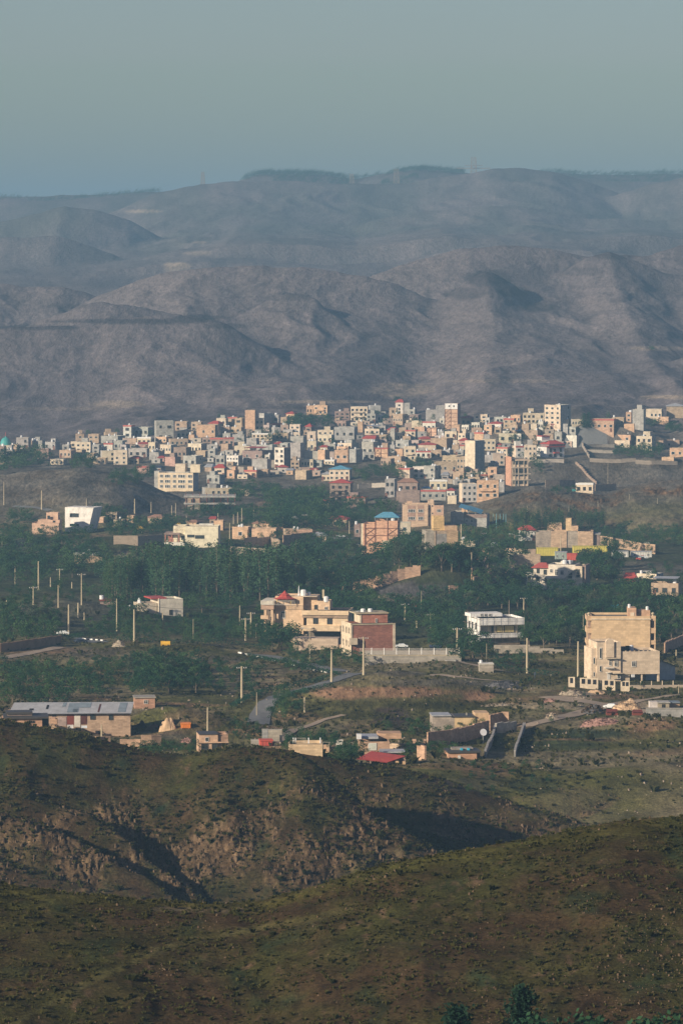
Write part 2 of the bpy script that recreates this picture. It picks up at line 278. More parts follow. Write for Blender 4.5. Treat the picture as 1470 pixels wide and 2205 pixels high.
def strip(name, mat, Ds, kind='structure'):
    n, m = len(Ds), len(COLS)
    DD = np.repeat(Ds[:, None], m, 1); XX = (COLS[None, :] - 735) / F * np.maximum(DD, 420)
    X, D = XX.ravel(), DD.ravel()
    z, idx = H(X, D); z, rocky = H_fine(X, D, z, idx)
    slp = np.zeros_like(z)
    co = np.stack([X, D, z + CZ], 1).astype(np.float32)
    me = bpy.data.meshes.new(name); me.vertices.add(n * m); me.vertices.foreach_set('co', co.ravel())
    i = np.arange(n - 1)[:, None] * m + np.arange(m - 1)[None, :]; i = i.ravel()
    q = np.stack([i, i + 1, i + m + 1, i + m], 1).astype(np.int32)
    me.loops.add(q.size); me.loops.foreach_set('vertex_index', q.ravel())
    me.polygons.add(len(q)); me.polygons.foreach_set('loop_start', np.arange(len(q), dtype=np.int32) * 4)
    me.update(calc_edges=True)
    me.polygons.foreach_set('use_smooth', np.ones(len(q), bool))
    ca = me.color_attributes.new('Col', 'FLOAT_COLOR', 'POINT')
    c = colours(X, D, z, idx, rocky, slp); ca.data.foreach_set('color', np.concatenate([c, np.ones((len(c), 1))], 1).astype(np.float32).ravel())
    me.materials.append(MATS[mat])
    o = bpy.data.objects.new(name, me); COL.objects.link(o); o['kind'] = kind
    TERR.append(o); return o
def rng(*segs):
    out = []
    for a, b, s in segs: out.append(np.arange(a, b, s))
    return np.unique(np.concatenate(out))
strip('foreground_hill', 'scrub_near', rng((-400, 330, 15), (330, 375, 2), (375, 470, .45), (470, 561, 3)))
strip('rocky_hill', 'scrub_rock', rng((560, 715, 5), (715, 850, .5), (850, 912, .7)))
strip('valley_ground', 'valley_soil', rng((911.3, 1300, 1.6), (1300, 2000, 4), (2000, 2420, 2.5), (2420, 3001, 5)))
strip('hills', 'mountain_soil', rng((3000, 3800, 4.5), (3800, 4900, 30), (4900, 7100, 14), (7100, 14001, 300)))
bpy.context.view_layer.update()
DG = bpy.context.evaluated_depsgraph_get()
def hit(px, py, dmin=300, dmax=14000):
    """where the sight line through a pixel of the photograph meets the ground: X, D, Z, or None"""
    r = ray(px, py); o = Vector((0, 0, CZ)) + r * dmin; L = r.length; best = None
    for t in TERR:
        ok, loc, nrm, _ = t.ray_cast(o, r.normalized(), distance=(dmax - dmin) * L)
        if ok and (best is None or loc.y < best.y): best = loc.copy()
    return best
def gz(X, D):
    b = None
    for t in TERR:
        ok, loc, nrm, _ = t.ray_cast(Vector((X, D, 600)), Vector((0, 0, -1)))
        if ok and (b is None or loc.z > b): b = loc.z
    return 0 if b is None else b
# ------------------------------------------------------------------ object materials (wall colours come from each object's own colour)
def wall_mat(name, bw, bh, mortar, var, rough=.9, dirt=.35):
    m, t, b = new_mat(name); b.inputs['Roughness'].default_value = rough; b.inputs['Specular IOR Level'].default_value = .15
    oi = t.nodes.new('ShaderNodeObjectInfo'); tc = t.nodes.new('ShaderNodeTexCoord')
    sp = t.nodes.new('ShaderNodeSeparateXYZ'); t.links.new(tc.outputs['Object'], sp.inputs[0])
    ad = t.nodes.new('ShaderNodeMath'); t.links.new(sp.outputs[0], ad.inputs[0]); t.links.new(sp.outputs[1], ad.inputs[1])
    cb = t.nodes.new('ShaderNodeCombineXYZ'); t.links.new(ad.outputs[0], cb.inputs[0]); t.links.new(sp.outputs[2], cb.inputs[1])
    br = t.nodes.new('ShaderNodeTexBrick'); br.inputs['Scale'].default_value = 1; br.inputs['Brick Width'].default_value = bw; br.inputs['Row Height'].default_value = bh
    br.inputs['Mortar Size'].default_value = .02; br.inputs['Color1'].default_value = (1 - var,) * 3 + (1,); br.inputs['Color2'].default_value = (1 + var * .6,) * 3 + (1,)
    br.inputs['Mortar'].default_value = (mortar,) * 3 + (1,); t.links.new(cb.outputs[0], br.inputs['Vector'])
    c = mixc(t, oi.outputs['Color'], br.outputs['Color'], 1.0, 'MULTIPLY')
    n = noise(t, .45, 5, .7, tc.outputs['Object']); r = ramp(t, [(.3, 1 - dirt), (.6, 1.08)]); t.links.new(n.outputs['Fac'], r.inputs[0])
    c = mixc(t, c, r.outputs[0], 1.0, 'MULTIPLY'); t.links.new(c, b.inputs['Base Color']); return m
wall_mat('plaster', 3.4, 1.6, .9, .05); wall_mat('stone_cladding', 1.3, .55, .82, .16, dirt=.18); wall_mat('brickwork', .9, .35, .8, .22, dirt=.3); wall_mat('cement_block', 1.1, .5, .7, .16, dirt=.4)
def flat(name, c, rough=.7, metal=0, var=.25, sc_=.8, emit=None):
    m, t, b = new_mat(name); b.inputs['Roughness'].default_value = rough; b.inputs['Metallic'].default_value = metal
    b.inputs['Specular IOR Level'].default_value = .2
    tc = t.nodes.new('ShaderNodeTexCoord'); n = noise(t, sc_, 4, .7, tc.outputs['Object']); r = ramp(t, [(.3, 1 - var), (.7, 1 + var * .5)]); t.links.new(n.outputs['Fac'], r.inputs[0])
    t.links.new(mixc(t, c, r.outputs[0], 1, 'MULTIPLY'), b.inputs['Base Color']); return m
flat('tar', (.16, .145, .13)); flat('tin', (.50, .52, .54), .45, .3); flat('dark_tin', (.055, .065, .10), .5); flat('red_tin', (.46, .085, .07), .5); flat('red_band', (.50, .13, .11), .6)
flat('blue_tin', (.13, .36, .52), .5); flat('turquoise', (.07, .34, .33), .5); flat('concrete', (.34, .32, .28)); flat('pole_concrete', (.50, .43, .30)); flat('wood_pole', (.22, .18, .14))
flat('white_paint', (.80, .80, .78), .55, 0, .1); flat('frame_white', (.66, .64, .60), .5, 0, .1); flat('frame_dark', (.07, .065, .06), .5, 0, .1); flat('steel_brown', (.20, .085, .06), .6)
flat('rust', (.20, .055, .04), .8); flat('tank_white', (.72, .74, .76), .35, 0, .1); flat('yellow_paint', (.74, .44, .05), .5); flat('orange_paint', (.8, .26, .05), .5); flat('asphalt', (.17, .18, .19), .9)
flat('tyre', (.02, .02, .02), .9); flat('car_white', (.62, .66, .68), .3, 0, .05); flat('car_blue', (.08, .10, .14), .3, 0, .05); flat('lamp_lens', (.5, .45, .38), .2); flat('cloth_blue', (.06, .40, .58), .8); flat('iron', (.025, .025, .028), .6)
flat('trunk', (.17, .135, .10), .9); flat('tarp_pink', (.52, .12, .10), .8); flat('tile_brown', (.36, .21, .15), .8); flat('solar', (.035, .07, .15), .2); flat('rust_patch', (.11, .045, .04), .8, 0, .5, .3)
m, t, b = new_mat('pane'); b.inputs['Base Color'].default_value = (.045, .055, .06, 1); b.inputs['Roughness'].default_value = .12; b.inputs['Specular IOR Level'].default_value = .6
def leaf_mat(name, c1, c2):
    m, t, b = new_mat(name); b.inputs['Roughness'].default_value = .75; b.inputs['Specular IOR Level'].default_value = .15
    oi = t.nodes.new('ShaderNodeObjectInfo'); g = t.nodes.new('ShaderNodeNewGeometry')
    n = t.nodes.new('ShaderNodeMix'); n.data_type = 'RGBA'; n.inputs[6].default_value = c1 + (1,); n.inputs[7].default_value = c2 + (1,)
    a = t.nodes.new('ShaderNodeMath'); a.operation = 'MULTIPLY_ADD'; a.inputs[1].default_value = .55; t.links.new(g.outputs['Random Per Island'], a.inputs[0])
    a2 = t.nodes.new('ShaderNodeMath'); a2.operation = 'MULTIPLY'; a2.inputs[1].default_value = .45; t.links.new(oi.outputs['Random'], a2.inputs[0]); t.links.new(a2.outputs[0], a.inputs[2])
    t.links.new(a.outputs[0], n.inputs[0]); t.links.new(n.outputs[2], b.inputs['Base Color'])
    tr = t.nodes.new('ShaderNodeBsdfTranslucent'); t.links.new(n.outputs[2], tr.inputs[0]); mx = t.nodes.new('ShaderNodeMixShader'); mx.inputs[0].default_value = .25
    t.links.new(b.outputs[0], mx.inputs[1]); t.links.new(tr.outputs[0], mx.inputs[2]); t.links.new(mx.outputs[0], t.nodes['Material Output'].inputs[0]); return m
leaf_mat('leaf_dark', (.010, .046, .026), (.034, .090, .038)); leaf_mat('leaf_mid', (.020, .070, .032), (.075, .135, .042)); leaf_mat('leaf_pine', (.008, .034, .022), (.022, .055, .028))
leaf_mat('leaf_scrub', (.020, .026, .009), (.060, .064, .020)); leaf_mat('leaf_poplar', (.030, .085, .045), (.090, .165, .075)); leaf_mat('leaf_grey', (.04, .07, .045), (.09, .11, .065)); leaf_mat('tuft_leaf', (.034, .042, .012), (.105, .098, .030)); leaf_mat('stone_chip', (.07, .048, .03), (.21, .148, .095)); leaf_mat('rubble_stone', (.20, .15, .11), (.48, .40, .32))
WC = {'c': (.66, .56, .43), 'w': (.72, .70, .62), 'p': (.64, .44, .30), 'g': (.42, .415, .39), 't': (.46, .355, .26), 'b': (.31, .235, .205), 'y': (.71, .62, .46), 'r': (.52, .34, .29)}
WN = {'c': 'cream', 'w': 'white', 'p': 'peach', 'g': 'grey', 't': 'tan', 'b': 'brown', 'y': 'pale yellow', 'r': 'pink'}
WM = {'c': 'plaster', 'w': 'plaster', 'p': 'brickwork', 'g': 'cement_block', 't': 'brickwork', 'b': 'brickwork', 'y': 'plaster', 'r': 'brickwork'}

# ------------------------------------------------------------------ mesh builder
class MB:
    def __init__(s): s.v = []; s.f = []; s.m = []; s.ms = []
    def mi(s, m):
        if m not in s.ms: s.ms.append(m)
        return s.ms.index(m)
    def quad(s, pts, m):
        k = len(s.v); s.v += [tuple(p) for p in pts]; s.f.append(tuple(range(k, k + len(pts)))); s.m.append(s.mi(m))
    def box(s, x0, x1, y0, y1, z0, z1, m, fm=None, rot=None):
        k = len(s.v); P = [(x0, y0, z0), (x1, y0, z0), (x1, y1, z0), (x0, y1, z0), (x0, y0, z1), (x1, y0, z1), (x1, y1, z1), (x0, y1, z1)]
        s.v += P
        for i, q in enumerate(((0, 1, 5, 4), (1, 2, 6, 5), (2, 3, 7, 6), (3, 0, 4, 7), (4, 5, 6, 7), (3, 2, 1, 0))):
            s.f.append(tuple(k + a for a in q)); s.m.append(s.mi(fm if (fm and i == 0) else m))
    def shell(s, x0, x1, y0, y1, z0, z1, m, fm=None, t=.25, dep=.6):   # walls with an upstand round a sunk roof
        k = len(s.v)
        for (a, b, c, d, z) in ((x0, x1, y0, y1, z0), (x0, x1, y0, y1, z1), (x0 + t, x1 - t, y0 + t, y1 - t, z1), (x0 + t, x1 - t, y0 + t, y1 - t, z1 - dep)):
            s.v += [(a, c, z), (b, c, z), (b, d, z), (a, d, z)]
        for r in range(3):
            for i in range(4):
                j = (i + 1) % 4; s.f.append((k + r * 4 + i, k + r * 4 + j, k + r * 4 + 4 + j, k + r * 4 + 4 + i)); s.m.append(s.mi(fm if (fm and i == 0 and r < 2) else m))
    def bar(s, a, b, r, m, n=5, r2=None):
        a = Vector(a); b = Vector(b); d = (b - a).normalized(); u = d.orthogonal().normalized(); v = d.cross(u); k = len(s.v); r2 = r if r2 is None else r2
        for p, rr in ((a, r), (b, r2)):
            for i in range(n):
                t = 2 * math.pi * i / n; s.v.append(tuple(p + (u * math.cos(t) + v * math.sin(t)) * rr))
        for i in range(n): j = (i + 1) % n; s.f.append((k + i, k + j, k + n + j, k + n + i)); s.m.append(s.mi(m))
        s.f.append(tuple(k + n + i for i in range(n))); s.m.append(s.mi(m)); s.f.append(tuple(k + n - 1 - i for i in range(n))); s.m.append(s.mi(m))
    def lathe(s, prof, m, cx=0, cy=0, n=12, a0=0, sx=1, sy=1):
        k = len(s.v)
        for r, z in prof:
            for i in range(n): t = a0 + 2 * math.pi * i / n; s.v.append((cx + math.cos(t) * r * sx, cy + math.sin(t) * r * sy, z))
        for q in range(len(prof) - 1):
            for i in range(n): j = (i + 1) % n; s.f.append((k + q * n + i, k + q * n + j, k + (q + 1) * n + j, k + (q + 1) * n + i)); s.m.append(s.mi(m))
        s.f.append(tuple(k + (len(prof) - 1) * n + i for i in range(n))); s.m.append(s.mi(m))
    def hip(s, x0, x1, y0, y1, z0, h, m, rx=.5, ry=0, t=.15):
        """hipped or gabled roof on a thin eave slab; rx = how far the ridge ends are pulled in (0 = gable)"""
        s.box(x0, x1, y0, y1, z0 - t, z0, m)
        w_ = (x1 - x0) / 2; q = min(w_, w_ * 2 * rx if rx < .5 else w_); ym = (y0 + y1) / 2; k = len(s.v); z = z0 + .003
        s.v += [(x0, y0, z), (x1, y0, z), (x1, y1, z), (x0, y1, z), (x0 + q, ym, z0 + h), (x1 - q, ym, z0 + h)]
        for f in ((0, 1, 5, 4), (2, 3, 4, 5), (1, 2, 5), (3, 0, 4)): s.f.append(tuple(k + a for a in f)); s.m.append(s.mi(m))
    def mesh(s, name):
        me = bpy.data.meshes.new(name); me.from_pydata(s.v, [], s.f)
        for x in s.ms: me.materials.append(MATS[x])
        me.polygons.foreach_set('material_index', s.m); me.update(); return me
    def build(s, name, parent=None, col=None, loc=(0, 0, 0), rz=0):
        o = bpy.data.objects.new(name, s.mesh(name)); COL.objects.link(o); o.parent = parent; o.location = loc; o.rotation_euler.z = rz
        if col: o.color = tuple(col) + (1,)
        return o
def tag(o, label, cat, group=None):
    o['label'] = label; o['category'] = cat; o['kind'] = 'thing'
    if group: o['group'] = group
    return o
def empty(name, loc, rz=0):
    o = bpy.data.objects.new(name, None); COL.objects.link(o); o.location = loc; o.rotation_euler = (0, 0, rz); o.empty_display_size = .5; return o
def inst(name, me, parent, loc, scale=(1, 1, 1), rz=0, col=None):
    o = bpy.data.objects.new(name, me); COL.objects.link(o); o.parent = parent; o.location = loc; o.scale = scale; o.rotation_euler = (0, 0, rz)
    if col: o.color = tuple(col) + (1,)
    return o
def jc(c, rnd, a=.10):
    k = 1 + rnd.uniform(-a, a); return tuple(max(.02, min(.85, x * k * (1 + rnd.uniform(-.03, .03)))) for x in c)
# unit windows: 1 wide, 1 high, front at y = 0 (outside is -y)
def win_mesh(frame, mull=1, bar=True, glass='pane'):
    b = MB(); t = .09; b.box(-.5, -.5 + t, -.07, .02, -.5, .5, frame); b.box(.5 - t, .5, -.07, .02, -.5, .5, frame)
    b.box(-.5 + t, .5 - t, -.07, .02, .5 - t, .5, frame); b.box(-.5 + t, .5 - t, -.09, .02, -.5, -.5 + t, frame)
    for i in range(mull): x = -.5 + (i + 1) / (mull + 1); b.box(x - .03, x + .03, -.05, .02, -.5 + t, .5 - t, frame)
    if bar: b.box(-.5 + t, .5 - t, -.045, .02, .16, .21, frame)
    fr = b.mesh('window')
    p = MB(); p.box(-.5 + t, .5 - t, -.012, .005, -.5 + t, .5 - t, glass); return fr, p.mesh('pane')
WIN = {'w': win_mesh('frame_white'), 'd': win_mesh('frame_dark'), 'o': win_mesh('frame_dark', 0, False), 'W': win_mesh('frame_white', 2, False), 's': win_mesh('frame_white', 0, False)}
_b = MB(); _b.box(-.5, .5, -.05, .01, -.5, .5, 'frame_white'); _b.quad([(-.42, -.06, -.44), (.42, -.06, -.44), (.42, -.06, .44), (-.42, -.06, .44)], 'pane'); FARWIN = _b.mesh('window')
_b = MB(); _b.box(-.5, .5, -.04, .01, -.5, .5, 'iron'); _b.box(-.6, .6, -.12, .01, -.58, -.5, 'concrete'); FARHOLE = _b.mesh('window')
_b = MB(); _b.lathe([(.5, 0), (.52, .1), (.52, .8), (.4, .95), (.12, 1.0)], 'tank_white', n=8); TANK = _b.mesh('water_tank')
_b = MB(); _b.box(-.5, .5, -.06, .01, 0, 1, 'steel_brown'); _b.box(-.03, .03, -.08, .01, .05, .95, 'iron'); DOOR = _b.mesh('door')
def window(root, x, z, w_, h_, y, kind='w', rz=0, far=False):
    if far: return inst('window', FARWIN if kind != 'o' else FARHOLE, root, (x, y, z), (w_, 1, h_), rz)
    a = inst('window', WIN[kind][0], root, (x, y, z), (w_, 1.5, h_), rz); inst('pane', WIN[kind][1], a, (0, 0, 0)); return a

# ------------------------------------------------------------------ town houses
HS = []
def house(x0, y0, x1, y1, col, s=None, w=None, roof=None, room=None, tank=None, side=None, label=None, lm=None, dmin=850, d=None, kind=None, name=None, cols=None, brace=False, bal=False, topw=0, group='houses of the hillside town'):
    rnd = random.Random(int(x0 * 31 + y0 * 7)); pc = (x0 + x1) / 2
    h = hit(pc, y1, dmin)
    if h is None: print('no ground', pc, y1); return None
    D = h.y; ppm = F / (D * 1.002); Wt = (x1 - x0) / ppm; Ht = (y1 - y0) / ppm
    if s is None: s = rnd.choice([.12, .2, .28, .35, .18, -.12]) if Wt > 5 else .2
    d = d or min(13, max(6.5, Wt * .75)); a = abs(s)
    st = a * Wt / d
    if st > .6: d = a * Wt / .6; st = .6
    th = math.asin(st); rz = -th if s > 0 else th
    W = max(2.5, (1 - a) * Wt / math.cos(th)); far = ppm < 6.2
    root = empty(name or 'house', (h.x, D + d / 2 * math.cos(th), h.z), rz)
    side = side or {'c': 'g', 'w': 'g', 'p': 't', 't': 't', 'y': 'g', 'r': 'b', 'g': 'g', 'b': 'b'}[col]
    rh = 0
    if roof in ('red', 'blue', 'brown', 'tin', 'dark'): rh = min(1.8, Ht * .3)
    hb = Ht - rh; roomh = 0
    if room is None: room = rh == 0 and Ht > 5 and rnd.random() < .45
    if room: roomh = min(2.4, Ht * .28); hb -= roomh
    cc = cols or jc(WC[col], rnd); sc_ = jc(WC[side], rnd, .12) if side != col else cc
    x, y = W / 2, d / 2; b = MB(); b.shell(-x, x, -y, y, -3, hb, WM[side], t=.22)
    wl = b.build('wall', root, sc_)
    b = MB(); b.box(-x, x, -y - .10, -y - .004, -3, hb + .02, WM[col])
    nfl = max(1, int(round(hb / 3.1)))
    b.build('facade', root, cc)
    b = MB(); b.box(-x + .26, x - .26, -y + .26, y - .26, hb - .75, hb - .58, 'tar'); b.build('roof' if not rh else 'ceiling', root)
    yf = -y - .10
    if rh:
        mt = {'red': 'red_tin', 'blue': 'blue_tin', 'brown': 'tile_brown', 'tin': 'tin', 'dark': 'dark_tin'}[roof]
        b = MB(); b.hip(-x - .5, x + .5, -y - .6, y + .5, hb + .16, rh - .1, mt, rx=rnd.choice([.12, .3, .5])); b.build('roof', root)
    if roof in ('trim', 'wtrim'):
        b = MB(); mm = 'red_band' if roof == 'trim' else 'white_paint'; b.box(-x - .12, x + .12, yf - .14, yf - .004, hb - .75, hb + .06, mm); b.box(x + .004, x + .14, yf + .0, y, hb - .75, hb + .06, mm); b.build('parapet_band', root)
    if roof in ('canopy', 'bcanopy', 'solar', 'rcanopy'):
        b = MB(); mm = {'canopy': 'tin', 'bcanopy': 'blue_tin', 'solar': 'solar', 'rcanopy': 'red_tin'}[roof]; kz = 0 if roof != 'solar' else 1.2
        b.quad([(-x * .9, -y * .9, hb + 1.5), (x * .9, -y * .9, hb + 1.5), (x * .9, y * .5, hb + 1.9 + kz), (-x * .9, y * .5, hb + 1.9 + kz)], mm)
        b.quad([(-x * .9, y * .5, hb + 1.8 + kz), (x * .9, y * .5, hb + 1.8 + kz), (x * .9, -y * .9, hb + 1.4), (-x * .9, -y * .9, hb + 1.4)], mm)
        for q in (-.85, 0, .85):
            for r_ in (-.85, .45): b.bar((x * q, y * r_, hb - .6), (x * q, y * r_, hb + 1.6 + (kz if r_ > 0 else 0)), .08, 'iron', 4)
        b.build('rooftop_canopy', root)
    if room:
        rw = min(W * .45, rnd.uniform(2.6, 4.2)); q = rnd.uniform(-x + rw / 2 + .3, x - rw / 2 - .3) if W > rw + 1 else 0
        b = MB(); b.box(q - rw / 2, q + rw / 2, -rnd.uniform(0, .2) * d, y - .35, hb - .56, hb + roomh, WM[side]); b.build('rooftop_room', root, rnd.choice([cc, sc_]))
    if tank is None: tank = rh == 0 and rnd.random() < .55
    if tank:
        for q in range(rnd.choice([1, 1, 2])): inst('water_tank', TANK, root, (rnd.uniform(-x * .8, x * .8), rnd.uniform(-y * .7, 0), hb - .56), (1.1, 1.1, rnd.uniform(1.3, 1.9)))
    if w is None:
        n = max(1, int(round(W / 3.4))); w = (min(n, 4), min(nfl, 4)) if rnd.random() < (.85 if col not in 'gt' else .6) else (0, 0)
    nc, nr = w; fh = (hb - .7) / max(1, nr); wk = rnd.choice(['w', 'w', 'd', 'o'] if col not in 'gtb' else ['o', 'o', 'w'])
    for r_ in range(nr):
        for c_ in range(nc):
            if far and rnd.random() < .06: continue
            ww = min(W / nc * .55, rnd.choice([1.3, 1.7, 2.2])); hh = min(1.6, fh * .5)
            window(root, -x + W * (c_ + .5) / nc, fh * (r_ + .52), ww, hh, yf, wk, 0, far)
    if nc and rnd.random() < .45 and W > 4:
        inst('door', DOOR, root, (-x + W * rnd.choice([.12, .88]), yf, 0), (1.1, 1, 2.1))
    if a > .15 and nc and rnd.random() < .6:
        sx = x + .001 if s > 0 else -x - .001
        for r_ in range(min(nfl, 4)):
            if rnd.random() < .6: window(root, sx, (hb - .5) / nfl * (r_ + .55), 1.0, 1.1, rnd.uniform(-.5, .5) * y, 'o', math.pi / 2 if s > 0 else -math.pi / 2, far)
    if bal and nr:
        for r_ in range(1, nr):
            b = MB(); z = fh * r_ - .1; b.box(-x * .8, x * .5, yf - 1.1, yf - .004, z, z + .15, WM[col]); b.box(-x * .8, x * .5, yf - 1.1, yf - 1.02, z + .15, z + .95, WM[col]); b.build('balcony', root, cc)
    if topw:
        b = MB(); b.box(-x - .05, x + .05, yf - .16, yf - .005, hb * (1 - topw), hb + .05, 'white_paint'); b.build('white_top_band', root)
        for q in (-.3, .4): window(root, x * q, hb * (1 - topw * .45), .9, .9, yf - .165, 'o', 0, far)
    if brace:
        b = MB(); n = max(1, nfl); q = yf - .10
        for i in range(n + 1): b.box(-x, x, q - .1, q, hb * (1 - topw) * i / n - .12, hb * (1 - topw) * i / n + .06, 'steel_brown')
        for fx in (-1, -.1, .95): b.box(x * fx, x * fx + .2, q - .12, q - .004, 0, hb, 'steel_brown')
        for i in range(n):
            for sg in (0, 1):
                za, zb = hb * (1 - topw) * i / n, hb * (1 - topw) * (i + 1) / n; b.bar((-x if sg else -x * .1, q - .06, za), (-x * .1 if sg else -x, q - .06, zb), .07, 'steel_brown', 4)
        b.build('steel_frame', root)
    root['category'] = kind or 'house'; root['kind'] = 'thing'
    if group: root['group'] = group
    HS.append(dict(o=root, x=pc, y=(y0 + y1) / 2, y1=y1, x0=x0, x1=x1, col=col, n=nfl, w=(nc, nr), roof=roof, room=bool(room), tank=bool(tank), lm=lm, wt=Wt, ht=Ht, label=label, brace=brace, side=side, s=s, bal=bal))
    if label: root['label'] = label
    return root
def label_houses():
    """every house gets a label of its own: its look, then where it stands next to a building one can find"""
    L = [q for q in HS if q['lm']]; used = {}
    num = {1: 'one', 2: 'two', 3: 'three', 4: 'four', 5: 'five', 6: 'six'}
    todo = []
    for q in HS:
        if q['label']: used[q['label']] = 1; continue
        size = 'small' if q['wt'] * q['ht'] < 38 else ('large' if q['wt'] * q['ht'] > 130 else '')
        look = ' '.join(k for k in (size, WN[q['col']], (num[min(q['n'], 6)] + '-storey') if q['n'] > 1 else 'low', 'house') if k)
        ft = {'red': 'red roof', 'blue': 'blue roof', 'brown': 'brown roof', 'tin': 'tin roof', 'dark': 'dark roof', 'trim': 'red parapet', 'wtrim': 'white parapet', 'canopy': 'roof canopy', 'bcanopy': 'blue canopy', 'rcanopy': 'red canopy', 'solar': 'solar panels'}.get(q['roof'])
        if not ft and q['brace']: ft = 'steel bracing'
        if not ft and q['w'][0] * q['w'][1] == 0: ft = 'blank front'
        if not ft and q['bal']: ft = 'balconies'
        if ft: look += ' with ' + ft
        best = min(L, key=lambda l: (l['x'] - q['x']) ** 2 + (1.6 * (l['y'] - q['y'])) ** 2); dx, dy = q['x'] - best['x'], q['y'] - best['y']
        if abs(dy) < .45 * abs(dx): dr = 'left of' if dx < 0 else 'right of'
        elif abs(dx) < .45 * abs(dy): dr = 'uphill of' if dy < 0 else 'downhill of'
        else: dr = ('up' if dy < 0 else 'down') + ('left' if dx < 0 else 'right'); dr = {'upleft': 'uphill left of', 'upright': 'uphill right of', 'downleft': 'downhill left of', 'downright': 'downhill right of'}[dr]
        todo.append((look, dr, best['lm'], math.hypot(dx, dy), q))
    byk = {}
    for t in todo: byk.setdefault(t[:3], []).append(t)
    od = ['nearest', 'second', 'third', 'fourth', 'fifth', 'sixth', 'seventh', 'eighth']
    for (look, dr, lm, *_), l in ((k, sorted(v, key=lambda t: t[3])) for k, v in byk.items()):
        for i, t in enumerate(l):
            s = f"{look} {dr} {lm}" if len(l) == 1 else f"{od[min(i, 7)]} {look} {dr} {lm}"
            if len(s.replace('-', ' ').split()) > 15: s = s.replace('-storey house', '-storey', 1).replace('small ', '', 1).replace('large ', '', 1)
            while len(s.split()) > 16: s = s.replace(' in mid town', '').replace('the ', '', 1)
            t[4]['o']['label'] = s

def fill_town():
    """small houses in the gaps between the ones listed"""
    rnd = random.Random(5); rects = [(q['x0'], q['y'] * 2 - q['y1'], q['x1'], q['y1']) for q in HS if 'x0' in q]; n = 0
    top = [(150, 955), (300, 938), (400, 925), (480, 915), (640, 902), (700, 898), (850, 898), (1000, 910), (1200, 905), (1260, 915)]; bot = [(150, 985), (300, 1000), (430, 1000), (480, 1034), (640, 1024), (850, 1032), (1000, 1045), (1060, 1040), (1090, 985), (1260, 955)]
    green = ((630, 880, 725, 932), (770, 995, 865, 1045), (865, 988, 940, 1025), (1090, 940, 1170, 1010), (500, 1000, 560, 1030), (0, 0, 160, 2000), (235, 985, 330, 1060), (690, 1000, 770, 1060))
    far = {}; fm = []
    for k_, c_ in enumerate(((.55, .47, .38), (.42, .41, .39), (.5, .38, .31), (.64, .58, .48), (.38, .31, .27), (.52, .43, .40))): flat('far_wall_%d' % k_, c_, .9); fm.append('far_wall_%d' % k_)
    fb = MB()
    for _ in range(9000):
        x = rnd.uniform(160, 1240); y1 = rnd.uniform(np.interp(x, *zip(*top)), np.interp(x, *zip(*bot))); w_, h_ = (rnd.uniform(18, 38), rnd.uniform(12, 28)) if n < 62 else (rnd.uniform(11, 24), rnd.uniform(7, 16)); r = (x - w_ / 2, y1 - h_, x + w_ / 2, y1)
        if any(a < x < c and b < y1 < d for a, b, c, d in green): continue
        cov = sum(max(0, min(r[2], q[2]) - max(r[0], q[0])) * max(0, min(r[3], q[3]) - max(r[1], q[1])) for q in rects) / (w_ * h_)
        if cov > (.45 if n < 62 else .5): continue
        if n > 200: break
        rects.append(r); n += 1
        if n > 62:
            g = hit(x, y1, 850); ppm = F / g.y; W, Hh, dd = w_ / ppm, h_ / ppm, rnd.uniform(6, 9); a = fm[rnd.randrange(6)]; b_ = fm[rnd.choice([1, 4])]; rz = rnd.uniform(-.5, .3); k0 = len(fb.v)
            fb.shell(-W / 2, W / 2, 0, dd, -3, Hh, b_, a, .2, .5); nw, nr = max(1, int(W / 3)), max(1, int(Hh / 3.2)); fb.box(-W / 2 + .2, W / 2 - .2, .2, dd - .2, Hh - .6, Hh - .45, 'tar')
            for i in range(nw):
                for j in range(nr):
                    if rnd.random() < .75: xx = -W / 2 + W * (i + .5) / nw; zz = Hh * (j + .5) / nr; fb.box(xx - .55, xx + .55, -.06, -.005, zz - .6, zz + .5, 'pane')
            if rnd.random() < .4: xx = rnd.uniform(-W / 3, W / 3); fb.box(xx - .6, xx + .6, dd * .4, dd * .4 + 1.2, Hh - .5, Hh + 1.1, rnd.choice([a, 'tank_white']))
            c, s = math.cos(rz), math.sin(rz); fb.v[k0:] = [(p_[0] * c - p_[1] * s + g.x, p_[0] * s + p_[1] * c + g.y, p_[2] + g.z) for p_ in fb.v[k0:]]
            continue
        house(r[0], r[1], r[2], r[3], rnd.choice('cccgggttttpbpw'), roof=rnd.choice([None] * 8 + ['trim', 'red', 'tin']), room=rnd.random() < .2)
    o = fb.build('small_houses'); tag(o, 'mass of small pale and grey houses packed between the named houses of the town', 'houses'); o['kind'] = 'stuff'
    print('filled', n)
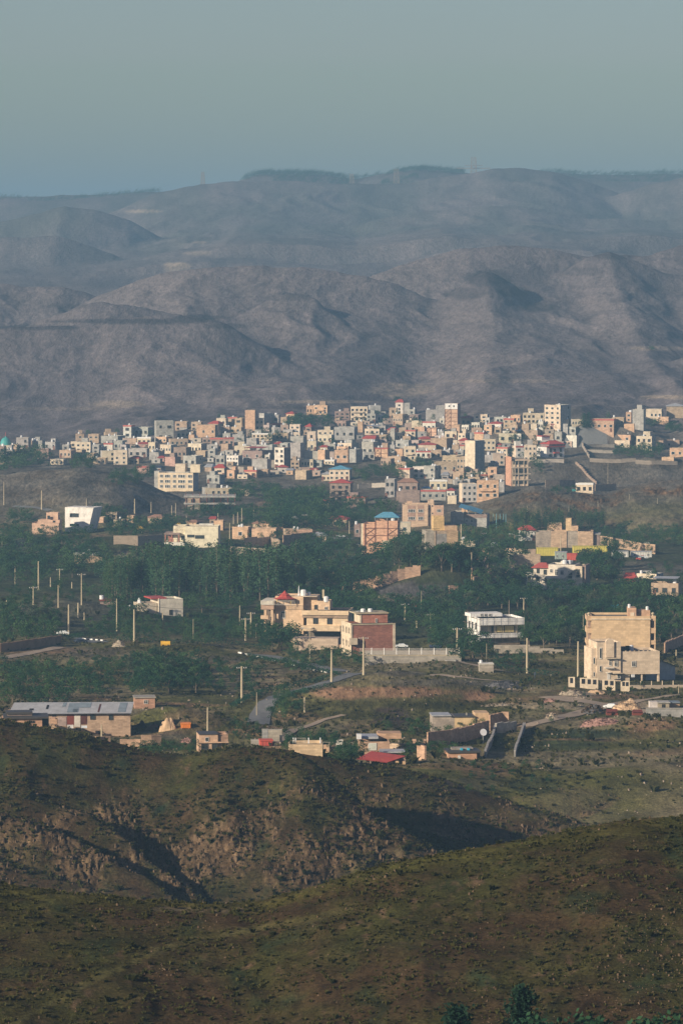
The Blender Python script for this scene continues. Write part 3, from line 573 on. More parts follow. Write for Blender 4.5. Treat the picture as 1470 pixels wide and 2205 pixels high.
# ------------------------------------------------------------------ the town, house by house (coordinates are photograph pixels scaled per block)
def blk(ox, oy, sc_, rows):
    for r in rows:
        kw = r[5] if len(r) > 5 else {}
        house(ox + r[0] / sc_, oy + r[1] / sc_, ox + r[2] / sc_, oy + r[3] / sc_, r[4], **kw)
blk(0, 840, 2.94, [
 (0,355,35,470,'b',dict(w=(1,3))), (36,350,92,455,'g',dict(w=(1,2))), (105,300,190,372,'g',dict(w=(2,2),s=.1,lm='the half-built grey house beside the mosque',label='half-built grey house with open window holes beside the turquoise dome')),
 (205,298,284,372,'g',dict(w=(0,0))), (287,308,378,378,'g',dict(w=(3,1))), (70,345,120,392,'t'), (215,372,320,432,'b',dict(w=(0,0),s=.1)), (320,438,422,472,'c',dict(w=(3,1),room=False)),
 (378,380,480,428,'t',dict(w=(3,1))), (450,325,520,362,'c',dict(w=(2,1))), (481,305,583,390,'c',dict(w=(3,2),room=True,s=.08,lm='the cream house with a tower room',label='cream two-storey house with a little tower room near the left trees')),
 (585,345,640,402,'g'), (620,358,675,392,'c',dict(w=(2,1))), (658,318,722,382,'w',dict(roof='trim',w=(2,1),lm='the white house with red band',label='small white house with a bright red parapet band in the left town')),
 (640,290,790,332,'g',dict(w=(0,0),room=False)), (785,248,850,285,'b',dict(roof='red',w=(2,1))), (852,235,972,292,'g',dict(w=(3,1))),
 (976,195,1100,328,'g',dict(s=-.12,w=(2,2),side='g',tank=False,room=False,lm='the tall grey cement block',label='tall grey cement block with few windows at the upper left of town')),
 (985,296,1092,332,'p',dict(w=(3,1),room=False)), (722,320,790,382,'g',dict(w=(2,1))), (820,305,876,348,'t'), (870,298,975,348,'y',dict(roof='wtrim',w=(3,1))), (876,330,945,362,'r',dict(roof='red',w=(0,0))),
 (940,330,1000,388,'c',dict(w=(2,1))), (720,380,812,472,'c',dict(w=(2,3),s=.05,lm='the cream corner house with stair room',label='cream three-storey house with dark windows standing above the bare mound')),
 (812,370,944,428,'g',dict(w=(3,1),s=.1)), (822,418,902,466,'t',dict(roof='red',w=(2,1))), (946,375,1014,440,'g'), (1015,345,1120,402,'c',dict(w=(4,1))), (1065,310,1190,352,'t',dict(w=(4,1))),
 (1120,240,1235,302,'c',dict(w=(4,1),s=.08)), (1195,262,1240,332,'p',dict(w=(0,0))), (1245,222,1378,298,'p',dict(w=(4,1),s=.12,lm='the long peach house on the top row',label='long peach house with a roof terrace on the top row of town')),
 (1282,300,1380,335,'b',dict(w=(3,1))), (1190,338,1308,402,'c',dict(w=(4,1))), (1210,385,1336,428,'t'), (1330,303,1438,352,'b',dict(roof='trim',w=(2,1))),
 (1100,362,1210,442,'b',dict(w=(3,1))), (1045,400,1145,482,'r',dict(w=(0,0),s=.35,lm='the blank pink brick house',label='pink brick house with blank walls above the white apartment row')),
 (1000,418,1050,452,'r',dict(roof='red',w=(0,0))), (985,380,1040,432,'c',dict(w=(1,1))), (1160,415,1285,492,'g',dict(w=(2,1))), (1365,390,1430,472,'g',dict(w=(2,1))), (1400,340,1470,385,'t'),
 (865,482,950,528,'r',dict(roof='trim',w=(0,0),s=.05)), (952,478,1046,522,'g',dict(roof='dark',w=(3,1))), (1310,515,1422,592,'g',dict(w=(2,1))), (1276,600,1470,668,'c',dict(w=(5,1),room=True)),
 (200,320,240,345,'t'), (395,345,450,380,'g'), (550,400,620,440,'t',dict(w=(0,0))), (590,430,680,470,'t',dict(w=(3,1))), (760,345,822,382,'g'), (1220,425,1300,462,'c')])
blk(480, 840, 3.868, [
 (185,168,276,332,'p',dict(s=.1,w=(0,0),room=False,tank=False,lm='the peach brick tower',label='narrow peach brick tower with a blank front, tallest of the upper left row')),
 (236,235,352,338,'c',dict(w=(3,2),s=.1)), (302,192,410,272,'g',dict(w=(0,0),s=.6)), (412,208,478,272,'g'), (480,225,560,292,'t'), (527,232,626,288,'t',dict(w=(3,1),room=False)),
 (395,278,492,332,'b',dict(roof='trim',w=(3,1))), (243,333,414,425,'y',dict(w=(5,2),s=.04,roof='wtrim',lm='the pale house with a row of windows',label='pale yellow house with a row of five windows and white parapet')),
 (80,345,190,432,'g',dict(w=(0,0))), (0,360,78,422,'g'), (0,395,92,468,'r',dict(roof='trim',w=(2,1))), (402,360,560,418,'t',dict(w=(4,1))), (500,330,612,398,'g'), (562,350,660,402,'c',dict(w=(2,1))),
 (695,130,772,205,'p',dict(w=(3,1),s=.05)), (756,94,884,205,'p',dict(w=(3,2),s=.12,bal=True,lm='the peach house above the dark trees',label='peach house with balconies on the crest above a clump of dark trees')),
 (930,152,1062,242,'b',dict(w=(3,2),s=.05)), (1062,138,1212,262,'c',dict(w=(4,3),s=.06,bal=True,lm='the cream three-storey balcony house',label='cream three-storey house with strip windows and red awning on the upper row')),
 (1196,168,1276,272,'g',dict(w=(2,2),s=.1)), (1285,180,1382,262,'w',dict(w=(3,1))), (1212,128,1312,172,'g',dict(w=(0,0))),
 (786,306,922,404,'c',dict(w=(3,2),s=.04)), (792,372,928,444,'c',dict(w=(3,1),lm='the stepped cream house in mid town',label='broad cream stepped house with three windows in the middle of town')), (700,345,782,418,'c',dict(w=(1,1))), (560,385,692,442,'g',dict(w=(0,0))), (672,335,722,372,'t'),
 (926,308,1122,418,'g',dict(w=(3,1),s=.15)), (1120,262,1174,352,'p',dict(w=(0,0))), (930,235,982,262,'t'), (926,256,1060,312,'b',dict(w=(3,1))), (1180,322,1332,372,'c',dict(w=(3,1),roof='canopy')),
 (955,416,1132,504,'c',dict(w=(4,1),s=.35,lm='the cream house with grey flank',label='cream house with five shutters and a grey side wall in mid town')), (702,425,786,504,'c',dict(w=(1,1))), (886,448,946,504,'g'), (946,470,1062,508,'p'),
 (930,500,1052,604,'p',dict(w=(2,1),s=.1)), (1052,492,1162,604,'g',dict(s=.5,w=(0,0))), (660,508,802,584,'w',dict(w=(0,0),s=.05,cols=(.5,.48,.42))), (790,498,888,612,'p',dict(s=.4,w=(0,0),lm='the blank peach house in mid town',label='peach brick house with a blank front and one narrow doorway in mid town')),
 (846,580,946,622,'y',dict(w=(3,1),roof='wtrim')), (1156,430,1300,574,'g',dict(w=(2,1))), (1262,442,1388,574,'p',dict(s=.12,w=(0,0),brace=True,roof='trim',lm='the braced peach house with red top',label='peach brick house with diagonal bracing and a red top beside grey walls')),
 (1160,515,1262,582,'g'), (95,432,232,548,'c',dict(w=(2,1),s=.05,room=True,lm='the bright cream house with stepped roof',label='bright cream house with stepped roof and two dark windows at town left')),
 (196,400,300,472,'g',dict(w=(0,0))), (30,545,162,624,'w',dict(w=(4,2),s=.25,lm='the pale greenish house with many windows',label='pale house with two rows of four windows at the town edge')), (280,456,440,508,'g',dict(w=(0,0))),
 (560,438,682,562,'g',dict(w=(0,0),s=.3)), (476,440,566,520,'g'), (430,478,562,652,'w',dict(w=(2,4),s=.4,side='b',tank=False,lm='the narrow glazed tower',label='narrow white tower with four rows of glazing and a brown side wall')),
 (160,505,418,584,'b',dict(w=(2,1),roof='rcanopy')), (242,575,400,684,'g',dict(w=(0,0),s=.2)), (350,538,398,588,'w',dict(w=(1,1))), (178,640,302,734,'p',dict(w=(2,1),roof='trim',lm='the peach house with a roof pavilion',label='peach house with a red-edged top standing below the grey ruin')), (302,662,392,722,'t',dict(w=(0,0))),
 (564,556,652,662,'t',dict(w=(2,2))), (650,576,756,644,'y',dict(w=(4,1),s=.06,lm='the pale house with four tall windows',label='small pale house with four tall windows beside a tan house')), (602,668,742,744,'t',dict(w=(0,0),room=False)), (725,650,802,690,'r',dict(roof='red',w=(0,0))),
 (884,630,1072,752,'y',dict(roof='blue',w=(4,2),s=.1,lm='the blue-roofed villa',label='pale villa under a low blue roof below the middle of town')), (822,680,912,754,'c',dict(w=(2,1),roof='tin')),
 (890,742,1082,934,'b',dict(roof='red',w=(3,3),s=.12,bal=True,lm='the red-gabled villa among trees',label='brown brick villa with red pitched roof rising out of the trees')), (1030,856,1206,968,'b',dict(w=(2,2),s=.12,roof='trim',lm='the brick house with a coral parapet',label='brown brick house with a bright coral parapet below the red-gabled villa')),
 (760,915,906,984,'r',dict(roof='red',w=(2,1))), (30,595,100,628,'t'), (600,400,690,442,'g'), (1300,372,1380,420,'t')])
blk(820, 840, 3.868, [
 (120,78,204,204,'w',dict(s=.25,w=(1,3),roof='red',side='g',lm='the slim white tower',label='slim white three-window tower with a small red roof on the skyline')), (190,108,252,208,'g',dict(w=(0,0),room=False)),
 (100,200,222,292,'t',dict(w=(4,1))), (236,205,336,258,'b',dict(w=(3,1))), (372,165,470,262,'g',dict(w=(0,0),s=.08,room=False)), (455,130,536,262,'g',dict(w=(0,0),s=.05,room=False,tank=False)),
 (530,112,662,324,'p',dict(s=.18,w=(0,0),side='b',room=False,tank=False,brace=True,topw=.22,lm='the tall braced brick tower',label='tallest peach brick tower with crossed steel braces and a white top floor')),
 (485,232,527,324,'w',dict(w=(1,2),s=.05)), (345,262,466,348,'w',dict(roof='trim',w=(3,1),lm='the white house below the grey wall',label='white house with a coral parapet left of the tall braced tower')), (380,315,492,384,'p',dict(w=(0,0),brace=True)),
 (255,255,352,312,'c'), (600,290,668,364,'p',dict(w=(0,0))), (530,320,642,404,'c',dict(w=(2,1))), (640,328,742,436,'c',dict(w=(2,2),s=.4)), (670,290,752,334,'w',dict(w=(3,1))), (752,270,834,324,'w',dict(w=(3,1))), (752,315,852,348,'t'),
 (866,230,912,284,'w',dict(w=(1,1))), (945,224,1042,270,'w',dict(w=(3,1))), (886,262,1042,322,'w',dict(roof='red',w=(3,1),lm='the low crimson-roofed house',label='low white house with a crimson roof on the upper right row')), (856,290,946,364,'p'), (942,310,1012,364,'t'), (1078,208,1176,272,'p',dict(w=(3,1),s=.2)),
 (415,400,602,494,'t',dict(w=(0,0),s=.3,room=False,lm='the long blank tan wall house',label='long tan house with a blank lit wall in the centre right town')), (190,468,292,594,'c',dict(w=(2,2),s=.04,bal=True)), (110,355,206,424,'c',dict(w=(3,1))), (76,320,122,424,'g',dict(w=(0,0))),
 (310,436,470,500,'c',dict(roof='red',w=(0,0),s=.1)), (290,484,420,566,'w',dict(roof='trim',w=(3,1),s=.04,lm='the cream house with two red eaves',label='white house with wide windows beneath two red eaves in mid town')), (415,500,512,574,'t',dict(w=(2,1))),
 (776,352,892,436,'p',dict(roof='trim',w=(0,0))), (842,370,956,504,'c',dict(w=(3,2),s=.05)), (650,402,742,470,'r',dict(roof='red',w=(1,1))), (655,455,702,524,'c',dict(w=(1,1),roof='trim')), (590,455,662,524,'t',dict(w=(0,0))), (956,435,1006,500,'b',dict(roof='red',w=(1,1))),
 (980,360,1112,438,'y',dict(w=(2,1),s=.04,lm='the bright yellowish house with ledges',label='bright pale yellow house with projecting ledges right of centre')), (1110,362,1178,424,'w',dict(roof='solar',w=(2,1))),
 (700,420,862,674,'c',dict(w=(0,0),s=.5,side='g',room=False,tank=False,lm='the tall half-plastered tower',label='tall tower with a pale front strip and a huge bare grey side wall')),
 (510,545,692,644,'t',dict(w=(3,1))), (440,600,632,694,'t',dict(w=(5,1),s=.03,room=False,lm='the tan house with five openings',label='tan house with a row of five openings above the stone wall')), (630,555,742,664,'t',dict(w=(3,2))), (120,600,242,674,'t',dict(w=(0,0))),
 (76,430,122,524,'g'), (0,570,112,624,'t',dict(w=(4,1))), (870,655,956,704,'t',dict(w=(1,1))),
 (1095,428,1222,564,'w',dict(w=(2,2),s=-.2,roof='trim',side='c',lm='the white house with two coral bands',label='white house with coral bands and a sloped stair wall')), (1190,416,1298,592,'c',dict(w=(3,3),s=.06,lm='the cream three-row house',label='cream house with three rows of three windows beside the coral-banded house')),
 (652,778,796,934,'w',dict(w=(3,3),s=-.15,side='c',lm='the white apartments above the green hill',label='white apartments with dark window pairs at the foot of the green hill')), (796,752,984,914,'p',dict(w=(3,2),s=.04,bal=True,lm='the peach arched balcony house',label='peach house with arched balcony and toothed parapet beside white apartments')), (982,765,1034,852,'g',dict(w=(0,0))),
 (404,748,556,830,'y',dict(w=(3,1),s=.05,roof='wtrim',lm='the yellow house with wavy parapet',label='pale yellow house with three arched windows and wavy white parapet')), (330,832,546,918,'g',dict(w=(4,1),s=.03,roof='trim',lm='the grey glass-fronted house',label='grey house with a glasshouse-like front under a yellow house')),
 (546,816,628,884,'w',dict(roof='red',w=(2,1))), (552,880,642,948,'c',dict(w=(0,0))), (136,738,322,850,'b',dict(roof='brown',w=(3,1),s=.1)), (126,840,326,934,'b',dict(w=(0,0),s=.02)), (34,740,132,894,'g',dict(w=(2,2),s=.2,lm='the grey house with column balcony',label='grey two-storey house with columned balcony beside the glass-fronted house')),
 (340,806,414,842,'w',dict(roof='blue',w=(1,1))), (590,330,660,364,'t'), (470,345,530,384,'g'), (230,160,300,205,'g'), (620,500,700,545,'g')])
blk(1100, 840, 3.973, [
 (98,160,286,288,'c',dict(w=(5,2),s=.04,room=True,lm='the long cream apartment block',label='long cream apartment block with raised end towers on the right skyline')),
 (285,126,514,298,'c',dict(w=(3,4),s=.42,side='g',tank=True,room=False,lm='the white four-storey block',label='tall cream block with three columns of windows and a grey flank')),
 (90,288,166,352,'t',dict(w=(0,0))), (166,290,232,352,'c'), (230,268,282,334,'w',dict(w=(2,1))), (95,343,292,414,'t',dict(w=(0,0),s=.35,room=False)), (340,282,396,322,'r',dict(roof='red',w=(0,0))), (392,288,502,364,'g',dict(w=(0,0))), (370,355,462,454,'g',dict(w=(1,1))),
 (460,362,622,452,'w',dict(w=(0,0),s=.4,lm='the pale blank house by the lane',label='pale blank-fronted house where the sloping lane begins')), (420,250,502,294,'c'), (502,248,612,304,'c',dict(w=(4,1))),
 (676,248,902,358,'p',dict(w=(4,1),s=.12,roof='trim',lm='the orange brick house with flat red roof',label='orange brick house under a flat red roof above the lane')), (862,234,986,304,'t',dict(w=(3,1))), (980,188,1036,274,'p'),
 (1036,128,1152,342,'g',dict(w=(0,0),s=.2,side='c',room=True,tank=False,lm='the tall grey windowless tower',label='tall grey windowless tower on the right skyline')), (1152,162,1306,256,'c',dict(w=(4,1),s=.15)), (1328,112,1484,238,'t',dict(w=(0,0),s=.04,roof='tin',lm='the tan hall at the right edge',label='tan hall with a strip of high windows at the right edge skyline')),
 (964,290,1062,342,'p',dict(w=(0,0),room=False)), (1250,230,1362,292,'p',dict(w=(0,0),room=False)),
 (902,383,1066,440,'p',dict(w=(2,1),s=.3)), (884,430,1042,492,'y',dict(w=(1,1))), (1070,356,1242,514,'c',dict(w=(3,2),s=.25,room=True,lm='the cream house above the terrace trees',label='cream two-storey house behind the terrace trees at right')), (1260,430,1442,492,'t',dict(w=(3,1),s=.03,room=False)), (1354,496,1484,574,'p',dict(w=(2,1))), (1286,574,1402,618,'p',dict(w=(0,0),room=False)),
 (552,796,714,880,'c',dict(w=(3,1),roof='wtrim',s=.1,room=False,lm='the small house in the green hollow',label='small cream house with a turquoise porch in the grassy hollow'))])
blk(480, 1060, 3.868, [
 (850,200,1068,285,'t',dict(roof='red',w=(3,1),lm='the long red-roofed house',label='long low house with thin red roof among dark trees')), (250,244,452,304,'t',dict(roof='brown',w=(0,0),lm='the low brown-gabled house',label='low brown-gabled house with a red edge behind the courtyard')), (78,288,240,392,'p',dict(w=(1,1),room=False)), (240,302,452,404,'p',dict(w=(0,0),room=False,s=.05)), (500,310,746,362,'p',dict(w=(0,0),room=False)),
 (742,336,876,424,'t',dict(roof='tin',w=(0,0),s=.12,lm='the shed with a white roof',label='tan brick shed with a white sheet roof by the road bend')), (1092,268,1156,372,'b',dict(w=(1,1))), (384,204,440,244,'t',dict(w=(0,0))), (-110,205,-50,260,'t',dict(roof='red'))])
blk(760, 1060, 3.868, [
 (378,252,482,350,'c',dict(w=(1,1),s=.05)), (550,388,608,446,'w',dict(w=(0,0))), (884,400,1046,454,'c',dict(w=(0,0))), (1290,506,1475,572,'y',dict(w=(0,0),room=False,s=.02))])
blk(0, 840, 2.94, [
 (935,790,1064,846,'t',dict(roof='brown',w=(0,0),s=.3,lm='the brown hip-roofed lodge',label='windowless brick lodge with brown hipped roof among gardens')), (805,796,856,838,'p',dict(w=(1,1))), (660,775,760,812,'t',dict(w=(2,1))), (605,805,670,840,'p',dict(w=(0,0))), (1354,826,1420,888,'p',dict(w=(0,0),s=.12)), (1178,824,1282,866,'p',dict(roof='brown')), (720,820,800,856,'t')])
blk(1090, 1090, 3.868, [
 (104,164,238,286,'w',dict(roof='red',w=(2,1),s=-.1,lm='the white house with maroon hipped roof',label='white house with a maroon hipped roof left of the unfinished brick hall')),
 (336,144,462,218,'p',dict(w=(0,0),room=False,s=.03)), (1140,306,1202,338,'w',dict(w=(1,1),room=False)), (1084,546,1312,604,'y',dict(w=(2,1),room=True,s=.3)), (1204,640,1475,745,'t',dict(w=(3,1),roof='canopy',lm='the tan house with a grey canopy',label='tan brick house with a grey roof sheet at the right edge behind trees'))])
# ------------------------------------------------------------------ buildings modelled one by one
class Bld:
    """a building standing where its foot is seen; volumes are given by their outline in block pixels and by their depth in metres"""
    def __init__(s, name, label, cat, ox, oy, sc_, x, y, rz=0, dmin=850, lm=None, group=None, Dadd=0, dfix=None):
        s.ox, s.oy, s.sc = ox, oy, sc_; s.px, s.py = ox + x / sc_, oy + y / sc_
        h = hit(s.px, s.py, dmin); D = h.y + Dadd if dfix is None else dfix; r = ray(s.px, s.py)
        s.D = D; s.ppm = F / (D * 1.002); s.z = CZ + r.z * D if Dadd == 0 and dfix is None else gz(r.x * D, D)
        s.x0 = r.x * D; s.root = empty(name, (s.x0, D, s.z), rz); s.rz = rz; s.gnd = s.z
        tag(s.root, label, cat, group); s.dz = (s.z - (CZ + r.z * D))
        if lm: HS.append(dict(o=s.root, x=s.px, y=s.py - 15, lm=lm, label=label, wt=1, ht=1, col='c', n=1, w=(0, 0), roof=None, brace=0, bal=0))
    def X(s, v): return ((s.ox + v / s.sc) - s.px) / s.ppm / math.cos(s.rz)
    def Z(s, v): return (s.py - (s.oy + v / s.sc)) / s.ppm - s.dz
    def vol(s, part, x0, z0, x1, z1, y0, y1, col, mat=None, shell=False, parent=None, dn=0, rgb=None):
        """block pixel outline (x0,z0)-(x1,z1), top first; y0..y1 metres behind the front"""
        b = MB(); m = mat or WM[col]; a = (s.X(x0), s.X(x1), y0, y1, s.Z(z1) - dn, s.Z(z0))
        if shell: b.shell(*a, m); b.box(a[0] + .27, a[1] - .27, y0 + .27, y1 - .27, a[5] - .75, a[5] - .58, 'tar')
        else: b.box(*a, m)
        return b.build(part, parent or s.root, rgb or (WC[col] if col else None))
    def win(s, x0, z0, x1, z1, y=0, k='d'):
        return window(s.root, (s.X(x0) + s.X(x1)) / 2, (s.Z(z0) + s.Z(z1)) / 2, abs(s.X(x1) - s.X(x0)), abs(s.Z(z0) - s.Z(z1)), y, k)
    def wins(s, l, y=0, k='d'):
        for q in l: s.win(*q, y=y, k=k)
    def lwin(s, yc, w_, z0, z1, x, k='d', right=False):
        return window(s.root, s.X(x), (s.Z(z0) + s.Z(z1)) / 2, w_, abs(s.Z(z0) - s.Z(z1)), yc, k, math.pi / 2 if right else -math.pi / 2)
    def mb(s, part, fn, col=None, parent=None): b = MB(); fn(b); return b.build(part, parent or s.root, col)
    def hiproof(s, x0, ztop, x1, zeave, y0, y1, mat, rx=.5): return s.mb('roof', lambda b: b.hip(s.X(x0), s.X(x1), y0, y1, s.Z(zeave), s.Z(ztop) - s.Z(zeave), mat, rx))
    def tank(s, x, z, y, r=1.1, h=1.5): return inst('water_tank', TANK, s.root, (s.X(x), y, s.Z(z)), (r, r, h))
    def rail(s, x0, x1, zt, zb, y, mat='frame_white', n=10, part='railing', parent=None):
        def f(b):
            b.box(s.X(x0), s.X(x1), y - .04, y + .04, s.Z(zt) - .07, s.Z(zt), mat); b.box(s.X(x0), s.X(x1), y - .035, y + .035, s.Z(zb), s.Z(zb) + .06, mat)
            for i in range(n + 1): q = s.X(x0) + (s.X(x1) - s.X(x0)) * i / n; b.box(q - .025, q + .025, y - .02, y + .02, s.Z(zb), s.Z(zt), mat)
        return s.mb(part, f, parent=parent)
DZ, BZM, CZM, A1, Z1, Z3, Z4, Z6, Z7, EZ, FZ, GZ = (1140,1280,4.4545), (500,1230,3.868), (840,1270,3.868), (0,1180,2.94), (0,840,2.94), (820,840,3.868), (1100,840,3.973), (760,1060,3.868), (1090,1090,3.868), (0,1440,3.341), (400,1450,3.341), (740,1450,3.341)

# beige stone apartment building behind the cream villa
q = Bld('apartment_building', 'big windowless beige stone block with open corner loggias behind the cream villa', 'building', *DZ, 870, 640, .0, lm='the beige stone block')
q.vol('wall', 588, 205, 1152, 640, 0, 12, 'p', 'stone_cladding', True, dn=3, rgb=(.62, .46, .29)); q.vol('cornice', 580, 228, 1158, 240, -.25, -.003, 'c')
q.vol('rooftop_room', 940, 130, 1018, 212, .4, 6, 'p', 'stone_cladding', rgb=(.55, .36, .24)); q.vol('rooftop_room', 1018.5, 155, 1154, 215, 1.5, 6, 'p', 'stone_cladding', rgb=(.55, .36, .24)); q.vol('door', 962, 172, 1000, 222, .3, .39, 'c')
for xa, xb in ((542, 588), (1152, 1206)):
    for zt, zb in ((205, 250), (322, 372), (440, 480)): q.vol('loggia_slab', xa, zt, xb - .3, zb, .2, 9, 'p', 'stone_cladding', rgb=(.60, .43, .28))
    out = xa if xa < 700 else xb - 14
    q.vol('column', out, 250, out + 12, 322, .25, .9, 'p', 'stone_cladding', rgb=(.6, .43, .28)); q.vol('column', out, 372, out + 12, 440, .25, .9, 'p', 'stone_cladding', rgb=(.6, .43, .28)); q.vol('column', out, 480, out + 12, 640, .25, .9, 'p', 'stone_cladding', dn=3, rgb=(.6, .43, .28))
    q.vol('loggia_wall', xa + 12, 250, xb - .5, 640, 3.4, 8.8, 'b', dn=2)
    q.mb('finial', lambda b: b.lathe([(.3, 0), (.22, .2), (.45, .5), (.4, .8), (.05, 1)], 'pole_concrete', n=8)).location = (q.X((xa + xb) / 2), .8, q.Z(205))
q.tank(955, 130, 2, .8, 1); q.tank(1130, 155, 3, .8, 1)
# cream villa
q = Bld('villa', 'cream stone villa with slit windows and open carport behind an ironwork wall', 'house', *DZ, 870, 835, .16, lm='the cream stone villa')
cv = (.66, .54, .41); sc2 = 'stone_cladding'
q.vol('wall', 590, 515, 640, 835, .5, 9, 'c', sc2, True, dn=2, rgb=cv); q.vol('wall', 640, 455, 870, 835, 0, 10, 'c', sc2, True, dn=2, rgb=cv)
q.vol('wall', 870.5, 548, 1250, 768, .3, 11, 'c', sc2, True, rgb=cv); q.vol('wall', 870.5, 768.5, 962, 835, .6, 11, 'c', sc2, dn=2, rgb=cv); q.vol('wall', 962.5, 768.5, 1140, 835, 4.5, 11, 'c', sc2, dn=2, rgb=cv)
q.vol('column', 1074, 768.5, 1086, 835, .5, .9, 'c', sc2, dn=1, rgb=cv); q.vol('column', 1232, 768.5, 1250, 835, .5, 1.1, 'c', sc2, dn=1, rgb=cv)
def arch(b):
    n = 12; x0, x1, z0 = q.X(722), q.X(802), q.Z(460); r = (x1 - x0) / 2; xm = (x0 + x1) / 2
    for yy in (-.35, .8): b.quad([(xm + math.cos(math.pi * i / n) * r, yy, z0 + math.sin(math.pi * i / n) * r) for i in (range(n + 1) if yy > 0 else range(n, -1, -1))][::-1 if yy < 0 else 1][::-1], sc2)
    for i in range(n):
        a, c = math.pi * i / n, math.pi * (i + 1) / n; b.quad([(xm + math.cos(a) * r, -.35, z0 + math.sin(a) * r), (xm + math.cos(a) * r, .8, z0 + math.sin(a) * r), (xm + math.cos(c) * r, .8, z0 + math.sin(c) * r), (xm + math.cos(c) * r, -.35, z0 + math.sin(c) * r)], sc2)
q.mb('arched_gable', arch, cv); q.vol('gable_shaft', 722, 460.5, 802, 600, -.35, -.004, 'c', sc2, rgb=cv)
q.wins([(664,505,686,615),(604,600,621,665),(664,680,684,740),(605,740,620,785)], k='s'); q.wins([(755,622,782,682),(806,635,842,690),(836,762,868,808)], k='w'); q.win(978, 640, 1020, 697, .29, 'w')
q.vol('door', 738, 748, 768, 835, -.1, -.003, None, 'frame_white'); q.mb('arch_trim', lambda b: b.lathe([(.75, -.06), (.75, .06)], 'frame_white', n=14)).location = (q.X(753), -.1, q.Z(748))
q.mb('arch_trim', lambda b: b.box(q.X(712), q.X(800), -.9, -.01, q.Z(704), q.Z(696), 'frame_white')); q.vol('balcony', 712, 604, 850, 612, -.8, -.37, 'c'); q.vol('balcony', 790, 750, 880, 757, -.9, -.003, 'c'); q.vol('air_conditioner', 976, 770, 1006, 796, .0, .58, None, 'tank_white')
for a in range(9): q.vol('merlon', 872 + a * 43, 540, 884 + a * 43, 549, .3, .55, 'c', sc2, rgb=cv)
q.vol('rooftop_cooler', 878, 506, 935, 546, 1.5, 3, None, 'frame_dark'); q.vol('rooftop_planter', 940, 500, 972, 546, 2, 3, None, 'iron'); q.tank(1015, 560, 5)
# ironwork wall in front of the villa
q = Bld('villa_wall', 'cream boundary wall with black ironwork panels and two gates before the villa', 'wall', *DZ, 660, 912, -.05)
gates = [(432, 478), (655, 692), (818, 868)]; pan = [(384,412), (494,528), (552,582), (604,636), (714,746), (768,800), (884,908), (918,944)]
seg = [(368, 431), (478.5, 654), (692.5, 817), (868.5, 955)]
for a, c in seg: q.vol('wall_section', a, 792 + (a - 368) * .07, c, 915, -.15, .15, 'c', dn=1, rgb=(.68, .58, .44))
for a, c in pan: q.vol('ironwork', a, 800 + (a - 368) * .07, c, 850 + (a - 368) * .05, -.2, -.153, None, 'iron')
for a, c in gates: q.rail(a, c, 800 + (a - 368) * .07, 905, 0, 'iron', 9, 'gate'); 
q.mb('gate_arch', lambda b: b.lathe([(.9, -.04), (.9, .04)], 'iron', n=14)).location = (q.X(843), 0, q.Z(815))
q = Bld('yard_fence', 'low stone yard fence with iron panels right of the villa wall', 'fence', *DZ, 1215, 905, .03)
q.vol('stone_base', 957, 868, 1480, 912, -.2, .2, 't', 'stone_cladding', dn=1, rgb=(.40, .34, .27))
for a in range(5): q.rail(960 + a * 104, 1055 + a * 104, 838 - a * 2, 864, 0, 'iron', 9, 'ironwork'); q.vol('post', 1056 + a * 104, 832 - a * 2, 1064 + a * 104, 868, -.15, .15, 'c')
# white warehouse
q = Bld('warehouse', 'white gabled warehouse with dark blue metal roof at the right edge', 'warehouse', *DZ, 1390, 815, -.5, lm='the white warehouse')
W_, L_ = 9, 22
def wh(b):
    h0, h1 = q.Z(680), q.Z(622); b.box(-W_, 0, 0, L_, -2, h0, 'tin'); b.quad([(-W_, 0, h0), (0, 0, h0), (-W_ / 2, 0, h1)], 'tin'); b.quad([(0, L_, h0), (-W_, L_, h0), (-W_ / 2, L_, h1)], 'tin')
q.root.rotation_euler.z = .55; q.mb('wall', wh)
def whr(b):
    h0, h1 = q.Z(680), q.Z(622)
    for x0_, x1_ in ((-W_ - .4, -W_ / 2), (.4, -W_ / 2)):
        b.quad([(x0_, -.3, h0 - .2), (x0_, L_ + .3, h0 - .2), (x1_, L_ + .3, h1 + .05), (x1_, -.3, h1 + .05)], 'dark_tin'); b.quad([(x0_, -.3, h0 - .35), (x0_, L_ + .3, h0 - .35), (x1_, L_ + .3, h1 - .1), (x1_, -.3, h1 - .1)], 'dark_tin')
q.mb('roof', whr); q.mb('wall_trim', lambda b: b.box(.01, .1, 0, L_, q.Z(690), q.Z(680), 'white_paint')); q.mb('facade', lambda b: b.box(.01, .08, 0, L_, -1, q.Z(691), 'plaster'), (.7, .62, .48))
